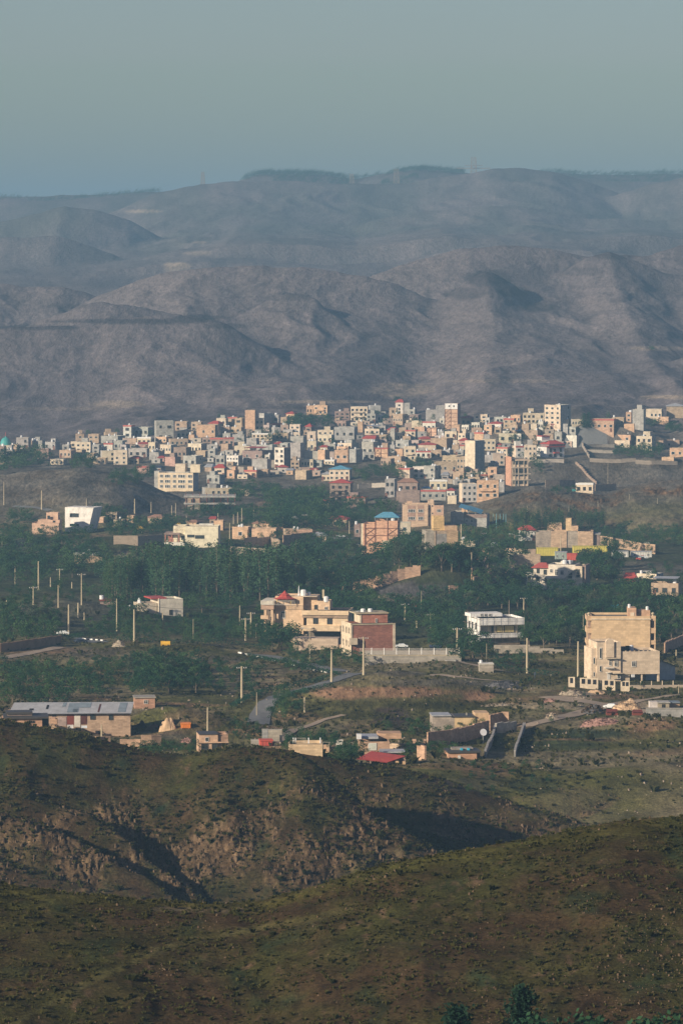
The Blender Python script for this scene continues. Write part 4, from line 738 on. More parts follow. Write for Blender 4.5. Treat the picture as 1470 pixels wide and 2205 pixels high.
# brick house
q = Bld('brick_house', 'red-brown brick house with cream side wall and roof block above the retaining wall', 'house', *BZM, 1165, 700, .24, lm='the red-brown brick house')
bk = (.34, .155, .115)
q.vol('wall', 990, 440, 1335, 700, 0, 11, 'b', 'brickwork', True, dn=3, rgb=bk); q.vol('corner_strip', 1335.5, 440, 1357, 700, -.1, 11, 'c', dn=3); q.vol('parapet_cap', 985, 434, 1358, 444, -.2, -.004, None, 'pole_concrete')
q.mb('side_cladding', lambda b: b.box(q.X(990) - .12, q.X(990) - .004, -.2, 11, -3, q.Z(430), 'stone_cladding'), (.66, .56, .42))
q.vol('corner_strip', 986, 444.5, 1000, 560, -.14, -.004, 'c')
q.vol('balcony', 968, 552, 1034, 606, -1.1, -.005, 'c'); q.vol('rooftop_room', 1090, 358, 1308, 434, 2, 8.5, 'b', 'brickwork', rgb=(.46, .20, .14)); q.vol('corner_strip', 1078, 356, 1089.5, 434, 1.9, 8.6, 'c'); q.vol('roof_slab', 1040, 348, 1314, 357.5, 1.6, 9, None, 'pole_concrete')
q.win(1205, 398, 1222, 432, 1.99, 'w')
for z0 in (470, 580):
    for yc in (2.0, 5.0, 8.6): q.lwin(yc, 1.3, z0, z0 + 48, 988, 'd').location.x -= .02
for x in (1125, 1185): q.tank(x, 356, 5, 1.3, 1.2)
q.mb('satellite_dish', lambda b: b.lathe([(.05, 0), (.5, .12), (.8, .32)], 'tank_white', n=10)).location = (q.X(1070), 3, q.Z(345))
# retaining wall, yard fence and car yard
q = Bld('retaining_wall', 'long grey concrete retaining wall under the brick house yard', 'wall', *BZM, 1420, 768, .0)
q.vol('wall_face', 1085, 703, 1905, 775, 0, .8, 'g', 'cement_block', dn=3, rgb=(.36, .335, .29)); q.vol('coping', 1083, 696, 1907, 702.5, -.1, 13, None, 'pole_concrete')
q.vol('end_block', 1770, 735, 1860, 775, -2, -.01, 'g', 'cement_block', dn=3)
for i in range(8): q.rail(1060 + i * 104, 1155 + i * 104, 645, 692, .3, 'frame_white', 12, 'fence_panel'); q.vol('fence_post', 1156 + i * 104, 638, 1162 + i * 104, 695, .15, .45, None, 'white_paint')
q = Bld('gate_lodge', 'small pale yard shed with low roof behind the white railing', 'shed', *CZM, 300, 512, 0)
q.vol('wall', 330, 478, 420, 520, 0, 4, 'c', dn=1); q.vol('roof', 325, 470, 426, 477.5, -.3, 4.3, 'w')
# pagoda villa
q = Bld('villa', 'large beige villa with a red two-tier pavilion on its roof terrace', 'house', *BZM, 700, 600, -.12, lm='the beige pagoda villa')
vb = (.64, .47, .32); vc = (.68, .53, .36)
q.vol('wall', 345, 216, 580, 600, 3, 14, 'c', sc2, True, dn=2, rgb=vb); q.vol('wall', 615, 366, 960, 500, .8, 12, 'c', sc2, True, rgb=vc); q.vol('upper_parapet', 578, 326, 968, 364, 0, 12, 'c', sc2, True, rgb=vc)
q.vol('cornice', 582, 364.5, 962, 388, .4, .79, 'b', rgb=(.36, .27, .2)); q.vol('wall', 580.5, 216, 690, 365, 5, 12, 'c', sc2, rgb=vb); q.vol('rooftop_room', 690.5, 252, 802, 326, 3, 9, 'c', sc2, True, rgb=vb)
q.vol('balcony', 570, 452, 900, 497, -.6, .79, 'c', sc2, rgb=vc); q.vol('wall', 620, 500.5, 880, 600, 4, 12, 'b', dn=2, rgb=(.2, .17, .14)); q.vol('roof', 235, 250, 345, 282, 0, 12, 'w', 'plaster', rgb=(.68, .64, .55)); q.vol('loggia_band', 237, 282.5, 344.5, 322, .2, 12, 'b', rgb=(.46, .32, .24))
for x in (262, 318): q.vol('column', x, 322.5, x + 20, 400, .5, 1.2, 'c', sc2, dn=4, rgb=vb)
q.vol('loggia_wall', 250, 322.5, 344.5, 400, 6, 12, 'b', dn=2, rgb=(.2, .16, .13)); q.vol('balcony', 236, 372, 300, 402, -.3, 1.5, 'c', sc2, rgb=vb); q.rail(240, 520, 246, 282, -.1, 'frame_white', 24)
q.wins([(396, 340, 430, 402)], 2.98, 'w'); q.wins([(670, 390, 712, 440), (786, 393, 830, 442)], .78, 'd'); q.win(672, 286, 700, 326, 2.98, 'd'); q.win(757, 300, 785, 326, 2.98, 'w')
def pag(b):
    cx, z0 = q.X(425), q.Z(235); R0 = (q.X(508) - q.X(343)) / 2 * 1.0
    b.lathe([(R0 * 1.2, z0), (R0 * .72, z0 + .4), (R0 * .45, z0 + 1.1)], 'red_tin', cx, 3.2, 8, math.pi / 8); b.lathe([(R0 * .55, z0 + 1.05), (R0 * .28, z0 + 1.5), (.1, z0 + 2.2), (.04, z0 + 2.4)], 'red_tin', cx, 3.2, 8, math.pi / 8)
q.mb('pavilion_roof', pag)
for dx in (-2, 2):
    for dy in (1.4, 5): q.mb('pavilion_post', lambda b: b.bar((q.X(425) + dx, dy, q.Z(282)), (q.X(425) + dx, dy, q.Z(233)), .12, 'yellow_paint', 6))
q.vol('rooftop_wall', 505, 214, 694, 219, 2.9, 6, 'c'); q.mb('flagpole', lambda b: b.bar((q.X(536), 5, q.Z(215)), (q.X(536), 5, q.Z(130)), .3, 'tank_white', 6, .08)); q.tank(575, 214, 5, 1.7, 1.8); q.tank(617, 218, 6, 1, 1.2); q.tank(770, 262, 3.5, 1.5, 1.7)
q.vol('chimney', 728, 165, 744, 252, 6, 6.7, None, 'pole_concrete'); q.vol('gate_wall', 500, 515, 636, 600, -4, -3.6, 'c', dn=2, rgb=vc)
# stone garden terrace below the villa
q = Bld('garden_terrace', 'broken pale stone garden terrace below the pagoda villa', 'terrace', *BZM, 760, 650, -.1)
q.vol('terrace_wall', 505, 560, 880, 650, 0, 6, 'c', 'stone_cladding', dn=3, rgb=(.5, .40, .31)); q.vol('ramp_wall', 890, 610, 1090, 720, 0, 3, 'p', 'stone_cladding', dn=2, rgb=(.5, .36, .25))
# white scaffolded house
q = Bld('villa', 'white house under construction wrapped in thin scaffolding among trees', 'house', *CZM, 880, 462, .26, lm='the white scaffolded house')
wv = (.80, .80, .78)
q.vol('roof_parapet', 735, 232, 1105, 290, -1.2, 11, 'w', 'plaster', True, rgb=wv); q.vol('rooftop_room', 700, 203, 965, 231, 4, 10, 'w', 'plaster', rgb=wv); q.vol('wall', 738, 290.5, 1062, 462, .8, 11, 'c', dn=3, rgb=(.55, .46, .32))
q.vol('floor_slab', 732, 362, 1104, 396, -1.2, .78, 'w', 'plaster', rgb=wv); q.mb('side_wall', lambda b: b.box(q.X(737) - .3, q.X(737) - .005, -1.2, 11, -3, q.Z(232), 'plaster'), wv)
q.wins([(846, 298, 864, 362), (886, 298, 940, 360), (948, 298, 1044, 360), (846, 402, 864, 450), (1000, 405, 1040, 452)], .78, 'd'); q.vol('upper_window_panel', 885, 300, 1045, 358, .70, .74, 'y', rgb=(.62, .5, .22)); q.wins([(780, 205, 800, 230), (812, 205, 836, 230), (850, 207, 872, 230)], 3.98, 'w')
q.vol('lower_cladding', 742, 400, 1085, 460, .6, .79, 'b', rgb=(.22, .16, .11))
for yc in (2, 5.5, 8.5): q.lwin(yc, 1.4, 275, 330, 737, 'd').location.x -= .32
def scaf(b):
    for i in range(7): x = q.X(735) + (q.X(1100) - q.X(735)) * i / 6; b.bar((x, -2, -2), (x, -2, q.Z(205)), .035, 'wood_pole', 4)
    for z in (240, 295, 345, 400): b.bar((q.X(728), -2, q.Z(z)), (q.X(1108), -2, q.Z(z)), .03, 'wood_pole', 4)
    for i in range(5): b.bar((q.X(728) - .9, -2 + i * 3, -3), (q.X(728) - .9, -2 + i * 3, q.Z(200)), .035, 'wood_pole', 4)
    for z in (230, 285, 340, 390): b.bar((q.X(728) - .9, -2, q.Z(z)), (q.X(728) - .9, 12, q.Z(z)), .05, 'wood_pole', 4)
q.mb('scaffolding', scaf)
q = Bld('block_wall', 'stepped grey block wall in front of the scaffolded house', 'wall', *CZM, 1150, 530, .05)
for i, (a, c, zt) in enumerate(((860, 1160, 458), (1160.5, 1245, 472), (1245.5, 1360, 488), (1360.5, 1442, 498))): q.vol('wall_section', a, zt, c, 530, 0, .35, 'g', 'cement_block', dn=2, rgb=(.40, .36, .30))
q = Bld('pump_house', 'small windowless grey block hut beside a thin pole on the open slope', 'hut', *CZM, 800, 685, .05); q.vol('wall', 742, 622, 858, 685, 0, 4, 'g', 'cement_block', True, dn=1, rgb=(.42, .38, .32)); q.vol('roof', 738, 615, 862, 621.5, -.2, 4.2, 'w'); q.tank(758, 615, 2, .8, .8)
# white modern house on the left slope
q = Bld('modern_house', 'white modern house with two big dark windows in a thick leaning frame', 'house', *Z1, 480, 895, -.30, lm='the white framed house')
q.vol('wall', 412, 742, 532, 890, .8, 11, 'w', 'plaster', dn=3, rgb=(.8, .78, .74))
for a, zt, c, zb in ((412, 741, 443, 897), (502, 741, 548, 890), (443.3, 741, 501.7, 765), (443.3, 806, 501.7, 832), (443.3, 863, 501.7, 890)): q.vol('window_surround', a, zt, c, zb, 0, .79, 'w', 'plaster', dn=1, rgb=(.80, .78, .74))
q.wins([(444, 765, 501, 805), (444, 833, 501, 862)], .78, 'o')
def fl(b):
    x = q.X(548); b.quad([(x, 0, -3), (x, 11, -3), (x + 3.4, 11, q.Z(742)), (x + 3.4, 0, q.Z(742))], 'plaster'); b.quad([(x, 0, -3), (x + 3.4, 0, q.Z(742)), (x, 0, q.Z(742))], 'plaster'); b.quad([(x, 0, q.Z(742)), (x + 3.4, 0, q.Z(742)), (x + 3.4, 11, q.Z(742)), (x, 11, q.Z(742))], 'plaster')
q.mb('leaning_flank', fl, (.8, .78, .74))
# pink stepped house
q = Bld('stepped_house', 'pale pink stepped house with battered walls left of the white framed house', 'house', *Z1, 290, 915, -.1, lm='the pale pink stepped house')
pk = (.66, .45, .33); q.vol('wall', 204, 842, 375, 915, 0, 9, 'p', 'plaster', True, dn=3, rgb=pk); q.vol('wall', 240, 822, 378, 841.5, 1, 9, 'p', 'plaster', rgb=pk); q.vol('rooftop_room', 290, 777, 365, 821.5, 2, 7, 'p', 'plaster', True, rgb=pk); q.wins([(300, 795, 318, 818), (335, 826, 350, 838)], .99, 'o')
# big pale villa, lit side wall
q = Bld('villa', 'long pale yellow villa with strip windows and a brick-railed terrace', 'house', *Z1, 1200, 990, -.05, lm='the long pale yellow villa')
pv = (.78, .72, .55)
q.vol('wall', 1172, 862, 1382, 1010, 0, 12, 'y', 'plaster', True, dn=4, rgb=pv); q.vol('wall', 1095, 862, 1171.5, 990, 2, 12, 'y', 'plaster', True, dn=3, rgb=pv); q.vol('roof', 1040, 905, 1140, 915, -.5, 11, 'b'); q.vol('terrace_floor', 1042, 962, 1172, 985, -1, 11, 'w', dn=2); q.vol('loggia_wall', 1060, 915.5, 1094.5, 962, 3, 10, 'r', rgb=(.42, .2, .15))
for x in (1044, 1085, 1130): q.vol('column', x, 915.5, x + 7, 962, -.4, .1, 'r', rgb=(.42, .2, .15))
q.rail(1044, 1140, 945, 962, -.8, 'steel_brown', 10); q.rail(1100, 1340, 858, 884, 1, 'steel_brown', 20); q.wins([(1186, 915, 1232, 932), (1236, 918, 1294, 940)], -.01, 'o'); q.wins([(1145, 925, 1168, 950)], 1.98, 'd'); q.vol('rooftop_room', 1255, 850, 1345, 862, 4, 8, 'w')
q.vol('garden_wall', 1042, 990, 1172, 1030, -2, -1.5, 't', dn=2)
# flat cream house in the trees
q = Bld('flat_house', 'flat cream bungalow with white roof edge deep among the left trees', 'house', *Z1, 560, 1095, .12, lm='the flat cream bungalow')
q.vol('wall', 478, 1046, 648, 1095, 0, 7, 'c', dn=2, rgb=(.6, .44, .3)); q.vol('roof', 474, 1036, 652, 1045.5, -.5, 7.4, 'w'); q.win(520, 1075, 548, 1090, -.01, 'w'); q.tank(570, 1036, 3)
# unfinished concrete frame
q = Bld('unfinished_building', 'unfinished grey building of bare slabs and thin columns', 'building', *Z1, 1330, 768, .0, lm='the unfinished concrete frame')
for zt, zb in ((668, 680), (714, 724)): q.vol('floor_slab', 1165, zt, 1492, zb, 0, 12, 'g')
q.vol('block_wall', 1175, 680.5, 1268, 713.5, .6, 11, 't', dn=0); q.vol('block_wall', 1175, 724.5, 1266, 768, .6, 11, 't', 'cement_block', dn=2, rgb=(.42, .36, .3)); q.vol('inner_wall', 1300, 724.5, 1400, 768, 5, 9, 'b', dn=2); q.vol('inner_wall', 1330, 680.5, 1420, 713.5, 6, 9, 't'); q.win(1210, 690, 1236, 712, .58, 'o')
for i in range(8):
    for y_ in (.3, 6, 11.5): q.mb('column', lambda b: b.bar((q.X(1178 + i * 44), y_, -3), (q.X(1178 + i * 44), y_, q.Z(650 if y_ < 1 else 669)), .16, 'rust', 4))
# white apartment row of the left town
q = Bld('apartment_building', 'cream three-storey apartment row with many dark window pairs below the town', 'building', *Z1, 1120, 640, -.18, lm='the cream apartment row')
q.vol('wall', 1000, 525, 1222, 640, 0, 13, 'g', 'plaster', True, dn=4, rgb=(.40, .42, .43)); q.vol('facade', 1000, 523, 1224, 640, -.12, -.004, 'c', dn=4, rgb=(.72, .60, .43)); q.vol('wing', 968, 515, 999.5, 610, 3, 12, 'g', dn=4)
for zt in (535, 568, 600):
    for a, c in ((1012, 1034), (1043, 1080), (1094, 1117), (1126, 1176), (1190, 1220)): q.win(a, zt, c, zt + 20, -.13, 'W')
q.vol('rooftop_room', 1105, 468, 1168, 522, 2, 8, 'c'); q.vol('rooftop_room', 1200, 472, 1262, 522, 2, 8, 'y'); q.rail(1000, 1222, 516, 524, .1, 'frame_white', 16)
# arcaded cream block
q = Bld('arcaded_house', 'cream four-storey block with arched top windows and blank peach left wall', 'building', *Z3, 1130, 800, .22, lm='the arcaded cream block')
ac = (.68, .54, .40)
q.vol('wall', 1085, 590, 1232, 820, 0, 10, 'c', 'plaster', True, dn=4, rgb=ac); q.mb('side_wall', lambda b: b.box(q.X(1085) - .3, q.X(1085) - .005, -.1, 10.5, -5, q.Z(556), 'brickwork'), (.62, .36, .25))
for zt in (640, 695, 745): q.vol('floor_band', 1083, zt, 1242, zt + 7, -.5, -.004, 'c')
for zt, k in ((604, 0), (655, 1), (702, 0), (752, 1)):
    for a, c in ((1098, 1108), (1116, 1138), (1146, 1182), (1192, 1212)):
        q.win(a, zt, c, zt + 30, -.02, 'd')
        if k == 0: q.mb('arch_trim', lambda b: b.lathe([((q.X(c) - q.X(a)) / 2 + .12, -.05), ((q.X(c) - q.X(a)) / 2 + .12, .05)], 'frame_white', n=12)).rotation_euler = (math.pi / 2, 0, 0)
        if k == 0: q.root.children[-1].location = (q.X((a + c) / 2), -.08, q.Z(zt))
for x in (1110, 1140, 1185, 1218): q.vol('pilaster', x, 600, x + 5, 820, -.3, -.005, 'c', dn=3)
q.vol('parapet', 1120, 578, 1236, 589.5, 0, 9, 'c', rgb=ac)
# white villa with red roof by the lane
q = Bld('villa', 'tall white villa with red tiled top roof and red window shades by the lane', 'house', *Z4, 350, 580, .5, lm='the white red-roofed villa')
wv2 = (.74, .72, .68)
q.vol('wall', 300, 488, 455, 582, 0, 10, 'w', 'plaster', True, dn=4, rgb=wv2); q.vol('wall', 325, 462, 452, 487, .6, 9, 'w', rgb=(.3, .2, .2)); q.hiproof(318, 433, 458, 461, -.8, 9.5, 'red_tin', .3); q.vol('eave', 296, 478, 458, 487.5, -1, -.01, None, 'red_tin'); q.vol('rooftop_room', 292, 400, 362, 432, 4, 9, 'w', rgb=wv2); q.vol('eave', 290, 392, 366, 399.5, 3.6, 9.4, None, 'red_tin')
q.wins([(325, 500, 345, 530), (360, 502, 380, 530), (415, 502, 432, 530), (322, 545, 345, 570), (362, 545, 384, 572), (415, 545, 436, 572)], -.01, 'd')
for a in (320, 408): q.vol('window_shade', a, 493, a + 26, 499, -.7, -.01, None, 'red_tin')
q.vol('balcony', 360, 530, 405, 542, -1.2, -.01, None, 'red_tin')
# peach steel-framed house with blue pavilion
q = Bld('braced_house', 'big peach house with brown steel bracing under a light blue pavilion roof', 'house', *Z6, 225, 505, -.1, lm='the peach braced house')
pp = (.66, .40, .27)
q.vol('wall', 82, 262, 185, 505, 0, 11, 'p', 'brickwork', True, dn=3, rgb=pp); q.vol('wall', 185.5, 236, 370, 505, -.1, 11, 'p', 'brickwork', True, dn=3, rgb=pp)
def br(b):
    y_ = -.3
    for z in (296, 357, 427): b.box(q.X(96), q.X(368), y_, y_ + .18, q.Z(z + 4), q.Z(z), 'steel_brown')
    for x in (96, 181, 283): b.box(q.X(x), q.X(x + 5), y_ - .02, y_ + .17, 0, q.Z(262 if x < 180 else 236), 'steel_brown')
    for a, c, z0, z1 in ((98, 183, 296, 357), (98, 183, 357, 427), (285, 368, 296, 357)): b.bar((q.X(a), y_ + .05, q.Z(z0)), (q.X(c), y_ + .05, q.Z(z1)), .09, 'steel_brown', 4); b.bar((q.X(a), y_ + .05, q.Z(z1)), (q.X(c), y_ + .05, q.Z(z0)), .09, 'steel_brown', 4)
q.mb('steel_frame', br); q.hiproof(174, 168, 384, 207, .0, 9, 'blue_tin', .32)
for x in (180, 282, 376): q.mb('pavilion_post', lambda b: b.bar((q.X(x), .4, q.Z(236)), (q.X(x), .4, q.Z(205)), .1, 'tin', 5))
q.vol('wing', 245, 400, 308, 505, -2, -.35, 'c', dn=3); q.vol('corner_strip', 66, 262, 81.5, 540, .1, 3, 'y', dn=2); q.tank(330, 236, 1, 1.6, 1)
# cream and brown apartment building
q = Bld('apartment_building', 'cream and brown banded three-storey apartment building with white windows', 'building', *Z6, 560, 285, .0, lm='the banded apartment building')
q.vol('wall', 412, 100, 622, 285, 0, 12, 'p', 'stone_cladding', True, dn=3, rgb=(.62, .46, .33)); q.vol('wall', 622.5, 70, 672, 285, 1, 10, 'p', 'plaster', True, dn=3, rgb=(.64, .48, .35)); q.vol('wall', 672.5, 108, 752, 285, .3, 11, 'p', 'stone_cladding', True, dn=3, rgb=(.56, .38, .28))
for a, c in ((455, 517), (538, 586)): q.vol('brick_panel', a - 2, 108, c + 2, 240, -.06, -.003, 'b', rgb=(.42, .28, .22))
for z in (140, 203): q.wins([(457, z, 516, z + 28), (540, z, 585, z + 28)], -.07, 'W')
q.win(695, 140, 732, 167, .29, 'W'); q.wins([(628, 133, 636, 145), (628, 195, 636, 207), (655, 108, 663, 122), (655, 170, 663, 183), (655, 228, 663, 242)], .98, 'o'); q.vol('rooftop_room', 447, 78, 492, 99, 3, 7, 'p')
# two-tone brick block with yellow stair tower
q = Bld('brick_block', 'windowless tan and grey brick block with a yellow stair tower on top', 'building', *Z6, 740, 530, .12, lm='the two-tone brick block')
q.vol('wall', 606, 322, 690, 530, 0, 10, 'g', 'cement_block', True, dn=3, rgb=(.38, .345, .29)); q.vol('wall', 690.5, 345, 777, 530, -.05, 10, 'g', 'cement_block', dn=3, rgb=(.30, .285, .27)); q.vol('wall', 690.5, 322, 777, 344.5, 0, 10, 't', True and 'brickwork'); q.vol('wall', 777.5, 322, 872, 530, .0, 10, 't', 'brickwork', True, dn=3, rgb=(.50, .36, .23)); q.vol('column', 675, 322, 688, 530, -.2, -.06, 't', dn=3)
q.vol('upper_floor', 762, 280, 868, 321.5, 1, 9, 'p', 'brickwork', rgb=(.6, .42, .27)); q.vol('stair_tower', 674, 203, 761.5, 321.5, 1.5, 7, 'y', 'brickwork', True, rgb=(.66, .47, .24)); q.rail(655, 720, 300, 321, .3, 'iron', 8)
# grey house with solar roof
q = Bld('solar_house', 'grey cement house with sloping blue solar panels above the poplars', 'house', *Z6, 950, 275, -.15, lm='the grey house with solar panels')
q.vol('wall', 810, 165, 920, 285, 0, 12, 'g', 'cement_block', True, dn=3, rgb=(.44, .42, .38)); q.vol('wall', 920.5, 185, 1108, 285, 1, 11, 'g', 'cement_block', True, dn=3); q.vol('parapet_band', 918, 183, 1110, 212, .85, .99, 'b'); q.wins([(930, 225, 952, 250), (972, 225, 994, 250)], .98, 'w')
for a, c, zt in ((875, 950, 102), (948, 1010, 118), (1005, 1062, 135)): q.mb('solar_panel', lambda b: (b.quad([(q.X(a), .5, q.Z(zt + 22)), (q.X(c), .5, q.Z(zt + 48)), (q.X(c + 6), 7, q.Z(zt + 20)), (q.X(a + 6), 7, q.Z(zt))], 'blue_tin'), b.bar((q.X(a + 5), 3, q.Z(170)), (q.X(a + 5), 3, q.Z(zt + 16)), .12, 'tin', 4), b.bar((q.X(c), 3, q.Z(185)), (q.X(c), 3, q.Z(zt + 36)), .12, 'tin', 4)))
q.vol('rooftop_room', 888, 130, 940, 184, 5, 9, 'p')
# tan unfinished hall
q = Bld('brick_hall', 'unfinished tan brick hall with a square yellow-brick tower', 'building', *Z7, 500, 345, -.08, lm='the unfinished brick hall')
tn = (.52, .375, .255)
q.vol('wall', 242, 214, 370, 345, 0, 9, 't', 'cement_block', True, dn=3, rgb=(.36, .305, .25)); q.vol('wall', 370.5, 208, 500, 345, -.3, 9, 't', 'brickwork', True, dn=3, rgb=tn); q.vol('wall', 500.5, 208, 592, 345, 0, 9, 't', 'cement_block', True, dn=3, rgb=(.40, .345, .28)); q.vol('wall', 592.5, 208, 718, 345, -.3, 9, 't', 'brickwork', True, dn=3, rgb=tn)
q.vol('wall', 718.5, 236, 772, 345, 1, 8, 'b', dn=3); q.vol('tower', 490, 104, 536, 207.5, 2, 6, 'y', 'brickwork', True, rgb=(.68, .5, .3)); q.vol('rooftop_room', 536.5, 165, 592, 207.5, 2, 7, 'p', rgb=(.6, .42, .28)); q.vol('roof', 715, 228, 778, 235.5, .5, 8.5, 'g')
# containers and cabins
def container(x0, z0, x1, z1, mat, label, rz=0, rgb=None, win=None, cat='container', zm=Z7, nm='container'):
    q = Bld(nm, label, cat, *zm, (x0 + x1) / 2, z1, rz, group=None)
    def f(b):
        b.box(q.X(x0), q.X(x1), 0, 3, .1, q.Z(z0), mat); n = max(4, int((q.X(x1) - q.X(x0)) / .9))
        for i in range(n): xx = q.X(x0) + (q.X(x1) - q.X(x0)) * (i + .3) / n; b.box(xx, xx + .35, -.09, -.003, .2, q.Z(z0) - .1, mat)
    q.mb('body', f, rgb); q.mb('roof', lambda b: b.box(q.X(x0) - .1, q.X(x1) + .1, -.2, 3.1, q.Z(z0) + .01, q.Z(z0) + .2, 'tin' if win else mat))
    q.mb('skid', lambda b: (b.box(q.X(x0) + .3, q.X(x0) + .8, .1, 2.9, -.8, .09, 'iron'), b.box(q.X(x1) - .8, q.X(x1) - .3, .1, 2.9, -.8, .09, 'iron')))
    for a, c in (win or []): q.win(a, z0 + (z1 - z0) * .3, c, z0 + (z1 - z0) * .72, -.1, 'w')
    return q
flat('hoarding', (.62, .55, .13), .7); flat('container_green', (.30, .37, .34)); flat('container_red', (.55, .11, .08)); flat('cabin_white', (.68, .68, .64))
container(250, 350, 428, 416, 'hoarding', 'yellow hoarding panel dotted with dark marks beside the grey-green container', cat='hoarding', nm='hoarding')
container(550, 336, 838, 392, 'hoarding', 'long yellow hoarding half hidden by trees below the brick hall', cat='hoarding', nm='hoarding')
container(400, 384, 500, 444, 'container_green', 'grey-green site container with two small windows', -.15, None, [(415, 425), (462, 472)]); container(501, 398, 585, 452, 'container_red', 'faded red container right of the grey-green one', -.1)
container(876, 378, 1012, 428, 'cabin_white', 'white site cabin with a dark window beside parked vehicles', 0, None, [(965, 985)], 'cabin'); container(1034, 380, 1208, 428, 'cabin_white', 'longer cream site cabin with two windows and yellow roof edge', 0, None, [(1060, 1072), (1168, 1182)], 'cabin')
container(535, 486, 626, 525, 'container_red', 'dark red container beside the grey concrete walls', .1, zm=FZ); container(1303, 400, 1371, 431, 'orange_paint', 'bright orange skip on the quarry floor', .05, zm=EZ, cat='skip', nm='skip')
# white stepped villa on the right
q = Bld('villa', 'white villa with pinkish roof, balconies and an outside stair among right trees', 'house', *Z7, 400, 690, -.22, lm='the white balcony villa')
ww = (.72, .66, .56)
q.vol('wall', 222, 520, 348, 690, .5, 10, 'w', 'plaster', dn=3, rgb=ww); q.hiproof(206, 478, 352, 512, -.3, 10.5, 'tarp_pink', .3); q.vol('wall', 348.5, 484, 570, 690, -.4, 10, 'w', 'plaster', True, dn=3, rgb=ww); q.vol('wall', 570.5, 494, 628, 690, -.8, 9, 'c', 'stone_cladding', True, dn=3); q.vol('wall', 628.5, 488, 655, 690, 0, 9, 'b', dn=3)
q.wins([(248, 525, 272, 562), (305, 530, 332, 572), (246, 590, 272, 625), (316, 598, 334, 636)], .48, 'd'); q.wins([(362, 522, 384, 552), (402, 522, 432, 578), (446, 530, 476, 572)], -.42, 'w'); q.wins([(512, 540, 545, 570), (512, 575, 545, 598), (512, 615, 540, 650)], -.42, 'd'); q.wins([(582, 520, 608, 560), (580, 565, 610, 588)], -.82, 'd')
q.vol('balcony', 168, 568, 240, 577, -1.6, .49, 'w'); q.rail(168, 240, 550, 568, -1.5, 'white_paint', 8); q.vol('balcony', 168, 628, 250, 640, -1.6, .49, 'w', dn=1)
for x in (175, 210): q.vol('column', x, 577.5, x + 7, 627.5, -1.4, -1, 'w')
q.vol('balcony', 336, 578, 480, 600, -1.8, -.42, 'w', rgb=ww); q.mb('outside_stair', lambda b: b.quad([(q.X(455), -1.7, q.Z(600)), (q.X(480), -1.7, q.Z(600)), (q.X(570), -1.7, q.Z(520)), (q.X(570), -1.7, q.Z(502))], 'plaster') or b.quad([(q.X(480), -1.7, q.Z(600)), (q.X(480), -.42, q.Z(600)), (q.X(570), -.42, q.Z(520)), (q.X(570), -1.7, q.Z(520))], 'plaster'), ww)
q.tank(470, 484, 3, 1.6, 1.5); q.tank(505, 484, 4, 1.2, 1.3); q.vol('rooftop_room', 432, 462, 520, 483.5, 4, 8, 'w')
q = Bld('pavilion_house', 'low house under a wide coral-red flared roof among dark trees', 'house', *Z7, 1000, 640, -.1, lm='the coral flared-roof house'); q.vol('wall', 930, 625, 1080, 645, 1, 8, 'c', dn=2); q.hiproof(900, 606, 1086, 626, 0, 9, 'red_tin', .2); q.hiproof(960, 560, 1084, 602, 2, 7.5, 'red_tin', .2)
# ruin
q = Bld('brick_ruin', 'roofless tan brick ruin with a hole for a window beside dark trees', 'ruin', *Z7, 505, 1120, -.15, lm='the roofless brick ruin')
q.mb('wall', lambda b: (b.quad([(q.X(425), 0, -1), (q.X(588), 0, -1), (q.X(560), 0, q.Z(1010)), (q.X(462), 0, q.Z(1005)), (q.X(448), 0, q.Z(1060))], 'brickwork'), b.quad([(q.X(588), 0, -1), (q.X(588), 5, -1), (q.X(560), 5, q.Z(1020)), (q.X(560), 0, q.Z(1010))], 'brickwork'), b.box(q.X(462), q.X(560), .01, 5, q.Z(1015), q.Z(1010), 'concrete')), (.5, .3, .2)); q.win(484, 1038, 510, 1068, -.02, 'o')
q.mb('fallen_beam', lambda b: b.bar((q.X(484), -.3, q.Z(935)), (q.X(550), -.3, q.Z(1065)), .16, 'wood_pole', 5)); q.vol('rubble_base', 400, 1095, 620, 1125, -1, -.02, 't', dn=1)
# white cube house in the left valley
q = Bld('cube_house', 'plain white cube house with low wings and red-edged roof in the left valley', 'house', *A1, 1040, 425, .3, lm='the white cube house')
q.vol('wall', 1010, 322, 1158, 425, 0, 10, 'w', 'plaster', True, dn=2, rgb=(.72, .67, .56)); q.mb('side_wall', lambda b: b.box(q.X(1010) - .2, q.X(1010) - .005, -.1, 10, -2, q.Z(318), 'plaster'), (.64, .58, .48)); q.win(1072, 392, 1092, 425, -.01, 'o')
q.vol('wing', 890, 348, 1000, 400, 1, 8, 'c', dn=2, rgb=(.68, .6, .47)); q.vol('wing', 822, 372, 925, 405, -2, .9, 'c', dn=2, rgb=(.66, .57, .44)); q.vol('roof_edge', 960, 314, 1058, 321.5, .4, 9, None, 'red_tin'); q.tank(903, 348, 3, 1.3, 1.6); q.tank(820, 372, -1, .9, 1)
q = Bld('garden_shed', 'dark low shed with a pale tank in the left valley', 'shed', *A1, 685, 362, 0); q.vol('wall', 635, 335, 740, 362, 0, 5, 'b', dn=1); q.vol('roof', 628, 326, 745, 334.5, -.4, 5.4, None, 'rust'); q.tank(644, 326, 1, 1.3, 1.3)
